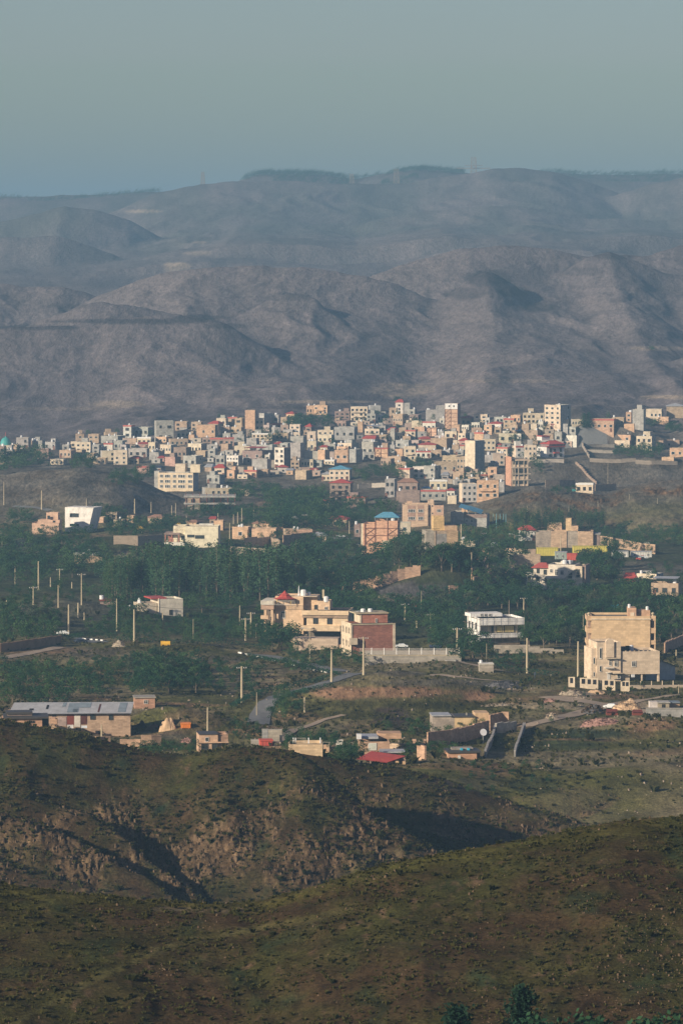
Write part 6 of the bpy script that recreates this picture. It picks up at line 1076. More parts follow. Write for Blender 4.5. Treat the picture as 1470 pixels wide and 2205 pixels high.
road('track', [(990, 1425), (1040, 1438), (1110, 1450)], 2, 'track_dirt'); road('road', [(1215, 960), (1250, 950), (1280, 940), (1305, 932)], 6, 'road_grey'); road('road', [(30, 1090), (80, 1093), (110, 1099)], 3, 'road_grey'); road('road', [(705, 1158), (730, 1160), (760, 1160)], 7, 'road_grey'); road('road', [(1055, 1175), (1062, 1195), (1070, 1205)], 6, 'road_grey')
road('track', [(1180, 1500), (1260, 1512), (1330, 1522), (1400, 1536)], 6, 'track_dirt'); road('track', [(595, 1600), (640, 1570), (700, 1548), (740, 1540)], 2, 'track_dirt')
def kerb(S, wd, label):
    root = empty('kerb', S[0]); tag(root, label, 'kerb'); ps = []
    for i in range(len(S)):
        d = (S[min(i + 1, len(S) - 1)] - S[max(i - 1, 0)]); d.z = 0; d.normalize(); q = S[i] + Vector((d.y, -d.x, 0)) * wd; ps.append(Vector((q.x, q.y, gz(q.x, q.y) + .1)) - S[0])
    b = MB()
    for i in range(len(ps) - 1): b.bar(ps[i] + Vector((0, 0, .15)), ps[i + 1] + Vector((0, 0, .15)), .28, ('white_paint', 'iron')[i % 2], 4)
    b.build('painted_stones', root)
kerb(S2, 3.3, 'black and white painted kerb along the upper road bend'); 
SX = road('pavement', [(182, 1377), (200, 1378), (232, 1381)], 1.2, 'track_dirt', lift=.3); kerb(SX, .5, 'black and white kerb at the left valley crossing')
# ------------------------------------------------------------------ poles
def pole_meshes(kind):
    b = MB(); r = .22 if kind != 'thin' else .10
    b.bar((0, 0, -.08), (0, 0, 1), r, 'pole_concrete' if kind != 'dark' else 'wood_pole', 8, r * .6); return b.mesh('mast')
PM = {k: pole_meshes(k) for k in ('std', 'thin', 'dark')}
_b = MB(); _b.box(-1.2, 1.2, -.06, .06, -.06, .06, 'wood_pole'); ARM = _b.mesh('crossarm')
_b = MB()
for x in (-1.1, -.55, .55, 1.1): _b.lathe([(.05, .06), (.09, .12), (.09, .28), (.04, .34)], 'tank_white', x, 0, 6)
INS = _b.mesh('insulators')
_b = MB(); _b.bar((0, 0, 0), (1.7, 0, .25), .05, 'tin', 5); _b.box(1.5, 2.3, -.15, .15, .18, .34, 'tin'); LARM = _b.mesh('lamp_arm')
_b = MB(); _b.box(1.55, 2.25, -.12, .12, .12, .178, 'lamp_lens'); LLENS = _b.mesh('lamp_lens')
def pole(zm, x, zt, zb, kind, label, dmin=850):
    px, p1 = zm[0] + x / zm[2], zm[1] + zb / zm[2]; h = hit(px, p1, dmin)
    if not h: return
    ht = (zb - zt) / zm[2] / (F / (h.y * 1.002)); th = 1.5 if 'T' in kind else 1.0; base_ = 'thin' if ('l' in kind or 't' in kind) else ('dark' if 'd' in kind else 'std')
    root = empty('street_lamp' if 'l' in kind else 'utility_pole', h); tag(root, label, 'street lamp' if 'l' in kind else 'utility pole', 'poles of the valley'); inst('mast', PM[base_], root, (0, 0, 0), (th, th, ht))
    if 'l' in kind: inst('lamp_arm', LARM, root, (0, 0, ht), (1, 1, 1), math.pi if 'L' in kind else 0); inst('lamp_lens', LLENS, root, (0, 0, ht), (1, 1, 1), math.pi if 'L' in kind else 0)
    if 'a' in kind: inst('crossarm', ARM, root, (0, 0, ht - .5), (1, 1, 1), .2); inst('insulators', INS, root, (0, 0, ht - .5), (1, 1, 1), .2)
    return root
Z5 = (480,1060,3.868)
PL = [(A1,98,115,235,'','plain pole alone at the far left above the brown field'),(A1,246,83,265,'T','thick tall pole standing at the top of the brown field'),(A1,380,130,248,'a','cross-armed pole second from left above the knoll'),(A1,322,185,245,'','short pole hidden to its waist in shrubs on the left'),(A1,457,215,255,'','very short pole top among shrubs by the left shed'),
 (A1,518,160,362,'a','tall cross-armed pole with a red box near the left shed'),(A1,213,243,402,'a','cross-armed pole rising from the dark left bushes'),(A1,371,235,378,'','plain pole on the brown field behind the fence line'),(A1,437,357,548,'T','thick grey pole by the left road crossing'),(A1,497,347,440,'T','thick short pole on the ridge of the knoll'),
 (A1,535,408,455,'','stub of a pole on the knoll beside a round bush'),(A1,741,320,527,'','slim pole right of the knoll carrying the long wires'),(A1,851,388,602,'T','thickest bright pole by the rubble heap on the road'),(A1,1031,405,457,'','short pole in front of the white cube house'),(A1,1224,450,598,'t','slim white pole right of the yellow tank'),
 (A1,278,385,420,'','low pole stub over the dark left bushes'),(A1,43,330,372,'','low pole stub at the far left edge'),(A1,1081,215,250,'t','thin white post in the poplars above the cube house'),
 (BZM,64,285,455,'','slim pole left of the pagoda villa'),(BZM,112,388,580,'aT','bright cross-armed pole, left of the pair below the villa'),(BZM,157,340,530,'aT','bright cross-armed pole, right of the pair below the villa'),(BZM,199,440,555,'l','street lamp beside the pair of bright poles'),(BZM,645,480,785,'lL','street lamp over the striped kerb'),
 (BZM,1052,203,298,'','pole behind the brick house near the orchard wall'),(BZM,1438,267,410,'aT','cross-armed pole right behind the brick house'),(BZM,827,658,925,'T','thick bright pole at the edge of the earth mound'),(BZM,1093,545,865,'aT','grey pole with cross-arm in front of the brick house'),(BZM,80,790,1092,'aT','thick bright pole with arms above the lower road'),
 (BZM,205,1008,1130,'t','thin white post by the lower road hedge'),(BZM,602,1050,1150,'','short pole on the bare slope right of the lower road'),
 (CZM,258,12,238,'t','tallest thin mast behind the brick house trees'),(CZM,220,248,322,'','short pole among trees right of the tall thin mast'),(CZM,333,197,327,'a','cross-armed pole left of the road trees'),(CZM,400,345,432,'','short pole by the yard railing corner'),(CZM,556,315,587,'aT','thick bright pole with cross-arm at the dark tree row'),
 (CZM,800,447,615,'t','thin pole rising behind the grey block hut'),(CZM,1110,62,192,'a','pale pole with a short arm above the scaffolded house'),(CZM,988,85,232,'d','leaning dark pole behind the scaffolded house'),(CZM,1137,400,697,'T','thick speckled pole right of the scaffolded house'),
 (DZ,462,448,792,'T','thick ringed pole left of the cream villa'),(DZ,510,195,470,'t','slim pole left of the beige stone block'),(DZ,1425,862,958,'t','short bare white post at the right edge track'),(DZ,1402,530,612,'','short pole behind the white warehouse'),
 (FZ,158,243,430,'','pole beside the quarry slope over the brick cabin'),(FZ,510,135,305,'t','thin pole standing in the lower road bend'),(FZ,855,172,280,'','short pole above the dirt bank'),(EZ,733,400,550,'','pole in front of the long brick workshop'),
 (Z1,27,580,728,'','pole at the left edge under the bare mound'),(Z1,266,635,757,'T','thick pole under the middle of the bare mound'),(Z1,338,685,725,'t','small thin pole on the bare mound foot'),(Z1,549,685,738,'','pole behind the white framed house'),(Z1,854,688,782,'T','bright thick pole where the mound meets the garden'),
 (Z1,958,708,778,'','pole rising from the tree line right of the mound'),(Z1,1088,730,792,'','first of two close poles under the concrete frame'),(Z1,1113,715,802,'','second of two close poles under the concrete frame'),(Z1,1181,795,862,'','pole behind the long pale villa'),(Z1,1381,780,832,'','pole right of the long pale villa'),(Z1,1455,840,945,'','pole on a block by the courtyard edge'),
 (Z5,89,185,262,'','leftmost of three poles above the courtyards'),(Z5,124,165,262,'','middle of three poles above the courtyards'),(Z5,158,130,262,'','tallest of three poles above the courtyards'),(Z5,256,148,258,'','pole right of the three above the courtyards'),(Z5,498,178,302,'ad','cross-armed dark pole left of the mushroom pavilion'),(Z5,682,182,302,'ad','cross-armed dark pole right of the mushroom pavilion'),
 (Z5,1052,240,348,'','pole at the road bend by the shed'),(Z5,898,150,212,'t','thin pole over the long red-roofed house'),(Z5,1136,435,545,'lL','street lamp beside the peach braced house'),
 (Z6,898,265,442,'T','bright thick pole beside the two-tone brick block'),(Z6,935,360,425,'t','thin pole right of the bright thick one'),(Z6,1082,335,468,'ad','dark cross-armed pole among the lane trees'),(Z6,985,500,718,'','slim mast beside the coral umbrella tent'),(Z6,1343,365,505,'l','street lamp near the white maroon-roofed house'),(Z6,1200,430,522,'','short pole on the lane among parked cars'),
 (Z7,66,235,392,'lL','street lamp left of the yellow hoarding'),(Z7,450,235,382,'','pole in front of the unfinished brick hall'),(Z7,637,908,1052,'t','thin pole left behind the beige stone block'),
 (Z4,825,610,802,'t','tall white mast on the bare right slope'),(Z4,1008,890,937,'t','small post on the right ridge, upper'),(Z4,740,940,997,'t','small post at the middle of the right ridge'),(Z4,1248,925,972,'t','small post on the ridge nearest the red cliff'),(Z4,492,995,1042,'t','small post in the poplars below the hollow'),(Z4,135,990,1040,'t','small post at the foot of the green hill')]
for r in PL: pole(*r)
flat('pipe_blue', (.16, .36, .42)); 
for i, (x, zt, zb) in enumerate(((1165,180,250),(1190,178,335),(1222,180,225),(1250,178,250),(1270,180,250))):
    p_ = pole(Z6, x, zt, zb, 't', ['first', 'second and tallest', 'third', 'fourth', 'last'][i] + ' blue pipe post from the left beyond the lane trees')
    if p_:
        p_.name = 'pipe_post'; p_['category'] = 'post'; c_ = p_.children[0]; c_.data = c_.data.copy(); c_.data.materials[0] = MATS['pipe_blue']; c_.scale.x = c_.scale.y = 1.8
# wires
def wire(a, b_, label):
    P, Q = hit(a[0], a[2], 850), hit(b_[0], b_[2], 850)
    if not P or not Q: return
    P = P + Vector((0, 0, (a[2] - a[1]) / (F / P.y))); Q = Q + Vector((0, 0, (b_[2] - b_[1]) / (F / Q.y))); mb = MB(); n = 14; pr = None
    for i in range(n + 1):
        t_ = i / n; p_ = P.lerp(Q, t_) - Vector((0, 0, 2.2 * 4 * t_ * (1 - t_))) - P
        if pr is not None: mb.bar(pr, p_, .06, 'iron', 3)
        pr = p_
    o = mb.build('power_line', None, None, P); tag(o, label, 'power line')
wire((252, 1290, 1359), (563, 1300, 1410), 'sagging power line from the slim left pole to the villa'); wire((520, 1433, 1512), (715, 1402, 1469), 'power line between the thick pole and the mound pole'); wire((715, 1402, 1469), (783, 1375, 1453), 'power line from the mound pole to the brick house pole')
wire((176, 1236, 1303), (252, 1290, 1359), 'power line crossing the brown field'); wire((984, 1352, 1421), (1134, 1375, 1450), 'power line from the dark tree row to the speckled pole')
# distant lattice pylons
def pylon(px, yt, yb, D, wide, label):
    s_ = float(slope(yb)); r = ray(px, yb); z = gz(r.x * D, D); ht = (yb - yt) / (F / D) + (CZ - s_ * D - z); root = empty('pylon', (r.x * D, D, z)); tag(root, label, 'pylon'); b = MB(); w_ = ht * .13
    for sx in (-1, 1):
        for sy in (-1, 1): b.bar((sx * w_, sy * w_, -2), (sx * w_ * .55, sy * w_ * .55, ht), .55, 'wood_pole', 4)
    n = 6
    for i in range(n):
        z0, z1 = ht * i / n, ht * (i + 1) / n; wa, wb = w_ * (1 - .45 * i / n), w_ * (1 - .45 * (i + 1) / n)
        b.bar((-wa, -wa, z0), (wb, -wb, z1), .38, 'wood_pole', 4); b.bar((wa, -wa, z0), (-wb, -wb, z1), .38, 'wood_pole', 4); b.bar((-wb, -wb, z1), (wb, -wb, z1), .38, 'wood_pole', 4)
    b.build('lattice', root)
    if wide:
        b = MB(); b.bar((-w_ * 4.5, 0, ht * .62), (w_ * 4.5, 0, ht * .62), .7, 'wood_pole', 4); b.bar((-w_ * 2.4, 0, ht * .72), (w_ * 2.4, 0, ht * .72), .5, 'wood_pole', 4); b.build('crossarm', root)
pylon(1019, 339, 372, 6420, True, 'wide-armed lattice pylon on the far ridge top'); pylon(437, 371, 399, 6350, False, 'narrow lattice pylon alone on the left far ridge')
pylon(757, 375, 395, 6400, False, 'small mast in the ridge forest, left of two') ; pylon(853, 364, 384, 6400, False, 'small mast in the ridge forest, right of two')
# ------------------------------------------------------------------ vehicles
def car(zm, x0, zt, x1, zb, label, mat='car_white', rz=0.0, kind='car', dmin=850):
    px = zm[0] + (x0 + x1) / 2 / zm[2]; h = hit(px, zm[1] + zb / zm[2], dmin)
    if not h: return
    L = (x1 - x0) / zm[2] / (F / h.y) ; k = max(.85, min(1.25, L / 4.3 / max(.5, abs(math.cos(rz))))); root = empty('parked_car', h + Vector((0, .9, 0)), rz); root.scale = (k,) * 3; tag(root, label, kind)
    prof = [(-2.15, .35), (-2.18, .75), (-1.95, .92), (-1.2, .98), (-.75, 1.4), (.85, 1.42), (1.45, 1.0), (2.1, .9), (2.18, .6), (2.12, .35)]
    b = MB(); n = len(prof); 
    for y_ in (-.82, .82): b.v += [(x, y_ * (.84 if z > 1.1 else 1), z) for x, z in prof]
    for i in range(n): j = (i + 1) % n; b.f.append((i, j, n + j, n + i)); b.m.append(b.mi(mat))
    b.f.append(tuple(range(n))[::-1]); b.m.append(0); b.f.append(tuple(range(n, 2 * n))); b.m.append(0); b.build('body', root)
    b = MB()
    for sy in (-1, 1):
        y_ = sy * .80
        for xa, xb in ((-1.0, -.05), (.05, 1.05)): b.quad([(xa, y_ * 1.0, .98), (xb, y_, .98), (min(xb, .8), sy * .715, 1.34), (max(xa, -.68), sy * .715, 1.34)], 'pane')
    b.quad([(-1.16, -.68, 1.02), (-1.16, .68, 1.02), (-.80, .6, 1.36), (-.80, -.6, 1.36)], 'pane'); b.quad([(1.40, -.66, 1.05), (1.40, .66, 1.05), (.92, .6, 1.38), (.92, -.6, 1.38)], 'pane'); b.build('side_windows', root)
    for x in (-1.35, 1.35):
        for sy in (-1, 1):
            b = MB(); b.bar((0, -.1, 0), (0, .1, 0), .32, 'tyre', 12); w_ = b.build('wheel', root, None, (x, sy * .78, .32)); b = MB(); b.bar((0, -.11, 0), (0, .11, 0), .18, 'tin', 8); b.build('rim', w_)
    for sy in (-1, 1): b = MB(); b.box(-2.21, -2.15, sy * .6 - .15, sy * .6 + .15, .6, .75, 'lamp_lens'); b.build('headlight', root)
    b = MB(); b.box(-2.25, -2.12, -.8, .8, .3, .48, 'frame_dark'); b.box(2.12, 2.24, -.8, .8, .3, .48, 'frame_dark'); b.build('bumper', root)
car(BZM, 1360, 590, 1455, 640, 'white saloon car parked in the yard beside the brick house', 'car_white', 0); car(DZ, 738, 1050, 832, 1100, 'silver white hatchback parked on the dirt by the rubble', 'car_white', -.35); car(A1, 486, 565, 536, 602, 'dark blue pickup with white tailgate at the left road crossing', 'car_blue', .5, 'pickup'); car(A1, 385, 535, 412, 550, 'small white car under the dark bushes left', 'car_white', 0)
car(Z5, 955, 345, 1000, 378, 'white car on the road bend by the shed', 'car_white', .2); car(Z5, 1060, 525, 1110, 560, 'grey car under trees below the street lamp', 'car_blue', .1); car(Z6, 1150, 400, 1194, 445, 'grey car on the lane near the dark pole', 'car_white', .9); car(Z7, 912, 405, 962, 438, 'dark van beside the white site cabin', 'car_blue', 0, 'van')
car(Z7, 1118, 410, 1160, 440, 'pale lorry behind the red tractor', 'car_white', .1, 'lorry')
q = Bld('tractor', 'small red tractor on the earth beside the cream cabin', 'tractor', *Z7, 1112, 458, 0)
q.mb('body', lambda b: (b.box(-1.6, .2, -.5, .5, .6, 1.3, 'red_tin'), b.box(.2, 1.4, -.7, .7, .7, 1.2, 'red_tin'))); q.mb('cab', lambda b: (b.box(.3, 1.3, -.6, .6, 2.1, 2.2, 'red_tin'), b.box(.35, .42, -.55, -.48, 1.2, 2.1, 'iron'), b.box(1.2, 1.27, -.55, -.48, 1.2, 2.1, 'iron')))
for x, r_ in ((-1.2, .45), (.9, .8)):
    for sy in (-.8, .8): q.mb('wheel', lambda b: b.bar((x, sy - .15, r_), (x, sy + .15, r_), r_, 'tyre', 14))
# ------------------------------------------------------------------ people on the slope
q = Bld('person', 'person in dark clothes standing on the grass left of the cream villa', 'person', *DZ, 50, 806, .3)
def person(b, mat_top='iron'):
    pts = [(-.11, 0, .04, .06), (-.12, 0, .48, .075), (-.10, 0, .88, .11), (0, 0, .98, .16), (0, 0, 1.2, .15), (0, 0, 1.42, .17), (0, 0, 1.52, .06), (0, 0, 1.66, .10)]
me = bpy.data.meshes.new('body'); V = [(0,0,.95),(0,0,1.2),(0,0,1.42),(0,0,1.52),(0,-.02,1.66),(0,-.01,1.76),(-.1,0,.88),(-.12,0,.48),(-.13,-.02,.06),(-.13,-.12,.03),(.1,0,.88),(.13,.08,.48),(.14,.12,.06),(.14,.0,.03),(-.2,0,1.4),(-.26,.02,1.12),(-.24,-.08,.88),(.2,0,1.4),(.27,.02,1.12),(.25,-.08,.88)]
E = [(0,1),(1,2),(2,3),(3,4),(4,5),(0,6),(6,7),(7,8),(8,9),(0,10),(10,11),(11,12),(12,13),(2,14),(14,15),(15,16),(2,17),(17,18),(18,19)]; RR = [.15,.13,.15,.055,.10,.07,.10,.065,.045,.035,.10,.065,.045,.035,.06,.045,.03,.06,.045,.03]
me.from_pydata(V, E, []); me.materials.append(MATS['car_blue']); o = bpy.data.objects.new('body', me); COL.objects.link(o); o.parent = q.root; sk = o.modifiers.new('skin', 'SKIN')
for v_, r_ in zip(me.skin_vertices[0].data, RR): v_.radius = (r_, r_)
me.skin_vertices[0].data[0].use_root = True; o.modifiers.new('sub', 'SUBSURF').levels = 1
# ------------------------------------------------------------------ vegetation
rs = np.random.RandomState(11)
def leaf_quads(C, N, S, rs, asp=.62):
    """C centres, N rough normals, S sizes -> verts (n*4,3)"""
    n = len(C); N = N + rs.normal(0, .55, (n, 3)); N /= np.linalg.norm(N, axis=1)[:, None] + 1e-9
    T = np.cross(N, rs.normal(0, 1, (n, 3))); T /= np.linalg.norm(T, axis=1)[:, None] + 1e-9; B = np.cross(N, T)
    T = T * (S * .5)[:, None]; B = B * (S * .5 * asp)[:, None]
    V = np.stack([C - T, C + B * .9 - T * .1, C + T, C - B], 1); return V.reshape(-1, 3)
def qmesh(name, V, mat, smooth=False):
    n = len(V) // 4; me = bpy.data.meshes.new(name); me.vertices.add(len(V)); me.vertices.foreach_set('co', V.astype(np.float32).ravel())
    me.loops.add(n * 4); me.loops.foreach_set('vertex_index', np.arange(n * 4, dtype=np.int32)); me.polygons.add(n); me.polygons.foreach_set('loop_start', np.arange(n, dtype=np.int32) * 4)
    me.update(calc_edges=True); me.materials.append(MATS[mat]); return me
def crown(kind, q, dens=1.0, seed=0):
    r = np.random.RandomState(seed + 100); C = []; N = []; S = []
    if kind == 'broad':        # height 1, width about 1
        nb = 15
        for i in range(nb):
            a = r.uniform(0, 6.28); h = r.uniform(.26, .86); rad = .36 * math.sin(min(1, (1.02 - h) * 1.9) * 1.57) * r.uniform(.3, 1.0); c = np.array([math.cos(a) * rad, math.sin(a) * rad, h]); br = r.uniform(.10, .19)
            m = int(70 * dens * q); d = r.normal(0, 1, (m, 3)); d /= np.linalg.norm(d, axis=1)[:, None]; d[:, 2] = d[:, 2] * .8 + .1
            C.append(c + d * br * (r.uniform(.55, 1.12, (m, 1)))); N.append(d); S.append(r.uniform(.035, .075, m) / math.sqrt(dens))
    elif kind == 'poplar':     # slim upright sprays
        for i in range(12):
            a = r.uniform(0, 6.28); b0 = r.uniform(.05, .5); top = r.uniform(.7, 1.0); m = int(75 * dens * q); t = r.uniform(0, 1, m); h = b0 + (top - b0) * t; rad = .085 * (np.sin(np.clip(h, .05, 1) * 3.05) ** .6) * r.uniform(.3, 1.1)
            d = r.normal(0, 1, (m, 3)); c = np.stack([np.cos(a) * rad + d[:, 0] * .022, np.sin(a) * rad + d[:, 1] * .022, h], 1); C.append(c); N.append(d * [1, 1, .4]); S.append(r.uniform(.018, .040, m) / math.sqrt(dens))
    elif kind == 'pine':
        for i in range(22):
            h = .12 + .86 * (i / 22); rad = .30 * (1 - h) ** .8 + .03
            for k in range(6):
                a = r.uniform(0, 6.28); m = int(26 * dens * q); t = r.uniform(0, 1, m); dd = np.array([math.cos(a), math.sin(a), .15]); c = np.array([0, 0, h]) + dd * (rad * t)[:, None] + r.normal(0, .022, (m, 3)); C.append(c); N.append(r.normal(0, 1, (m, 3))); S.append(r.uniform(.022, .048, m) / math.sqrt(dens))
    C, N, S = np.concatenate(C), np.concatenate(N), np.concatenate(S); return leaf_quads(C, N, S, r)
CR = {}
for kind, mats, nv in (('broad', ('leaf_dark', 'leaf_mid', 'leaf_dark', 'leaf_mid', 'leaf_dark', 'leaf_grey'), 6), ('poplar', ('leaf_poplar', 'leaf_mid', 'leaf_poplar', 'leaf_poplar'), 4), ('pine', ('leaf_pine', 'leaf_pine'), 2)):
    CR[kind] = [(qmesh('crown', crown(kind, 1.0, 1.35, i * 7), mats[i]), crown(kind, .6, .8, i * 7)) for i in range(nv)]
def trunk_mesh(kind):
    b = MB(); r_ = .035 if kind == 'broad' else .014
    b.bar((0, 0, -.08), (0, 0, .5), r_, 'trunk', 6, r_ * .7)
    if kind == 'broad':
        for a in range(5): t_ = a * 1.26; b.bar((0, 0, .22 + a * .05), (math.cos(t_) * .2, math.sin(t_) * .2, .5 + a * .06), r_ * .5, 'trunk', 4, r_ * .2)
    else:
        b.bar((0, 0, .5), (0, 0, .95), r_ * .7, 'trunk', 5, .003)
        for a in range(6): t_ = a * 1.1; b.bar((0, 0, .12 + a * .1), (math.cos(t_) * .055, math.sin(t_) * .055, .40 + a * .1), r_ * .45, 'trunk', 4, .003)
    return b.mesh('trunk')
TM = {k: trunk_mesh(k) for k in ('broad', 'poplar', 'pine')}
TREES = []
def grove(x0, x1, y0, y1, n, h0, h1, kind, label, dmin=850, wide=1.0, ex=()):
    """n trees whose feet lie in a patch of the photographed ground"""
    r = random.Random(int(x0 * 13 + y0 * 3 + n)); cols = max(1, int(math.sqrt(n * (x1 - x0) / max(1, (y1 - y0)) / 1.2))); rows = max(1, int(math.ceil(n / cols))); k = 0
    for j in range(rows):
        for i in range(cols):
            if k >= n: break
            k += 1; px = x0 + (x1 - x0) * (i + .5 + r.uniform(-.45, .45) + (.25 if j % 2 else -.25)) / cols; py = y0 + (y1 - y0) * (j + .5 + r.uniform(-.4, .4)) / rows
            if any(a < px < b and c < py < d for a, b, c, d in ex): continue
            h = hit(px, py, dmin)
            if not h: continue
            H_ = r.uniform(h0, h1) / (F / h.y); TREES.append((r.uniform(h0, h1) * wide, h, H_, kind, label, wide * r.uniform(.85, 1.25), r.uniform(0, 6.28), r.randrange(99), h0 * .5 + h1 * .5))
KN = ((800, 1010, 1232, 1300),)
G = grove
G(232,330,1262,1300,24,70,104,'poplar','poplar in the tall stand left of the pale leafy gap'); G(330,470,1262,1305,30,78,118,'poplar','poplar in the thick stand above the white cube house'); G(470,650,1268,1310,34,84,122,'poplar','tall poplar with pale bare limbs behind the pagoda villa')
G(0,230,1190,1265,44,38,55,'broad','dark round tree on the shaded slope above the left poles',wide=1.1); G(640,830,1205,1290,44,42,58,'broad','dark tree in the wood left of the bare knoll',wide=1.15)
G(830,1130,1212,1238,31,44,62,'broad','dark green orchard tree in front of the two-tone brick block',wide=1.2,ex=KN); G(1000,1140,1240,1290,17,40,55,'broad','orchard tree between the two stepped tan walls',wide=1.15)
G(838,912,1180,1205,12,40,56,'broad','leafy tree right of the peach braced house',wide=1.1); G(795,840,1185,1205,3,30,40,'broad','leafy tree before the peach braced house'); G(985,1130,1160,1200,20,34,50,'broad','tree along the lane right of the two-tone block')
G(1245,1330,1215,1275,17,44,60,'broad','dark tree crowded against the white balcony villa',wide=1.15); G(1150,1225,1170,1180,3,26,34,'broad','thin tree before the unfinished brick hall'); G(1330,1400,1275,1290,8,34,42,'broad','dark tree around the coral flared roof',wide=1.2)
G(1140,1470,1318,1400,78,44,62,'broad','dark tree in the deep wood behind the beige stone block',wide=1.25); G(1005,1140,1300,1322,24,42,56,'broad','dark tree behind the scaffolded house',wide=1.25); G(700,1005,1316,1350,58,38,54,'broad','dark tree in the wood behind the brick house',wide=1.2)
G(930,1012,1352,1400,20,34,48,'broad','dark tree left of the scaffolded house',wide=1.2); G(962,1050,1405,1432,8,40,60,'broad','big dark tree in the row before the scaffolded house',wide=1.2); G(1130,1250,1372,1398,14,36,50,'broad','roadside tree right of the scaffolded house',wide=1.2)
G(1060,1160,1420,1450,12,24,34,'broad','small roadside tree below the stepped block wall'); G(0,130,1335,1400,27,38,54,'broad','dark tree at the left edge by the road cutting',wide=1.2); G(565,640,1362,1408,19,40,58,'broad','dark tree at the foot of the pagoda villa',wide=1.15)
G(610,790,1415,1452,24,26,38,'broad','small tree along the striped kerb below the villas',wide=1.1); G(400,560,1350,1395,31,30,42,'broad','dark bushy tree along the upper road, left of the villa',wide=1.2); G(190,400,1345,1385,34,22,34,'broad','low tree along the left valley road',wide=1.2)
G(0,225,1450,1525,51,34,50,'broad','broad dark tree in the gully above the long workshop',wide=1.25); G(225,300,1440,1500,8,28,38,'broad','scrubby tree on the eroded bank',wide=1.2); G(285,435,1440,1508,41,42,60,'broad','dark tree in the thicket below the yellow tank',wide=1.15); G(435,560,1440,1500,24,24,38,'broad','bushy tree on the slope left of the lower road',wide=1.2)
G(585,640,1500,1555,14,24,38,'broad','bush beside the lower road bend'); G(296,432,1618,1632,15,22,32,'broad','bush in the row left of the pale brick cabin',830,1.3); G(500,560,1560,1600,8,20,28,'broad','bush above the notched concrete slab',830,1.2); G(610,725,1596,1622,17,26,38,'broad','leafy tree behind the flat house pipes',830,1.15); G(720,775,1622,1645,12,30,42,'broad','dense tree left of the tan house with pale window',830,1.15)
G(820,1050,1566,1596,17,20,30,'broad','tree below the grey and yellow long shed',830,1.2); G(865,990,1610,1636,15,20,28,'broad','tree in the garden right of the red shed',830,1.2); G(1000,1180,1650,1712,12,18,28,'broad','lone bush on the broken bank',830,1.2); G(1150,1230,1530,1560,3,16,22,'broad','low bush beside the stone heaps')
G(626,720,918,932,12,28,38,'broad','dark tree in the town clump under the peach crest house',wide=1.3); G(0,100,990,1022,16,30,48,'broad','tree in the dark clump under the turquoise dome',wide=1.3); G(150,206,1000,1015,8,26,34,'broad','tree on the bare mound edge by the town',wide=1.2); G(240,345,1020,1052,19,22,30,'broad','tree hugging the mound beside the apartment row',wide=1.3)
G(500,600,1055,1090,22,22,32,'broad','tree in the grove below the pale greenish house',wide=1.3); G(575,705,1080,1150,58,34,52,'broad','tree in the big central grove below town',wide=1.2); G(705,850,1095,1135,31,26,36,'broad','tree around the red-gabled villa',wide=1.2); G(770,862,1020,1042,16,20,30,'broad','tree in the bright grove right of the blue-roofed villa',wide=1.3)
G(868,935,1008,1022,11,22,30,'broad','tree in the round clump below the tan five-opening house',wide=1.3); G(985,1045,1026,1046,9,16,24,'broad','tree on the bank above the white apartments',wide=1.2); G(535,620,935,965,11,14,22,'broad','small town tree near the bright cream stepped house',wide=1.2); G(800,905,900,950,12,14,22,'broad','small town tree under the slim white tower',wide=1.2)
G(1256,1268,922,926,2,34,38,'pine','dark conical tree by the orange brick house',wide=1.3); G(1300,1312,900,904,1,18,20,'broad','lone round tree on the skyline behind the orange house'); G(1325,1430,975,990,18,20,30,'broad','tree in the terrace row at the right of town',wide=1.3); G(1385,1432,912,922,8,14,20,'broad','tree before the long white house right',wide=1.2); G(1432,1470,925,938,7,20,28,'broad','tree at the right edge under the tan hall',wide=1.2)
G(1100,1165,945,1000,11,14,24,'broad','tree between the white coral-banded house and villas',wide=1.2); G(1140,1165,1000,1030,3,24,30,'broad','dark tree right of the arcaded block',wide=1.2); G(1190,1240,1060,1068,7,16,20,'broad','bush by the small house in the hollow',wide=1.3)
G(1105,1240,1135,1150,24,34,52,'poplar','poplar in the faint row under the right ridge'); G(1240,1300,1135,1150,12,36,52,'poplar','darker poplar at the foot of the right ridge'); G(1290,1470,1150,1195,44,24,36,'broad','dark tree in the hollow below the red cliff',wide=1.3)
G(200,270,1105,1125,15,20,28,'broad','tree behind the white framed house',wide=1.2); G(230,400,1130,1168,37,24,34,'broad','garden tree between the white framed house and pale villa',wide=1.25); G(400,540,1105,1122,24,22,30,'broad','tree on the line under the concrete frame',wide=1.2); G(520,800,1112,1148,51,26,38,'broad','dark tree behind the courtyards and road bend',wide=1.25)
G(25,75,1118,1150,7,28,36,'broad','round dark tree left of the pale pink house',wide=1.2); G(80,210,1150,1172,17,20,30,'broad','tree below the pale pink house',wide=1.2); G(0,60,1150,1190,14,26,36,'broad','tree in the dark left-edge wood',wide=1.3); G(515,680,1150,1170,15,16,24,'broad','bush inside the tan courtyards',wide=1.2); G(650,760,1170,1200,17,26,38,'broad','tree below the white-roofed shed',wide=1.2)
G(1395,1470,1225,1260,7,18,24,'broad','bush on the open yard at the right',wide=1.2); G(480,640,930,1000,11,12,18,'broad','little tree tucked between left-centre town houses',wide=1.2); G(700,1000,900,990,19,12,20,'broad','little tree tucked between central town houses',wide=1.2); G(1395,1415,752,758,2,9,12,'broad','pair of lonely trees high on the right hill',wide=1.4)
G(845,880,866,878,3,16,20,'broad','tree beside the slim white tower on the skyline',wide=1.2)
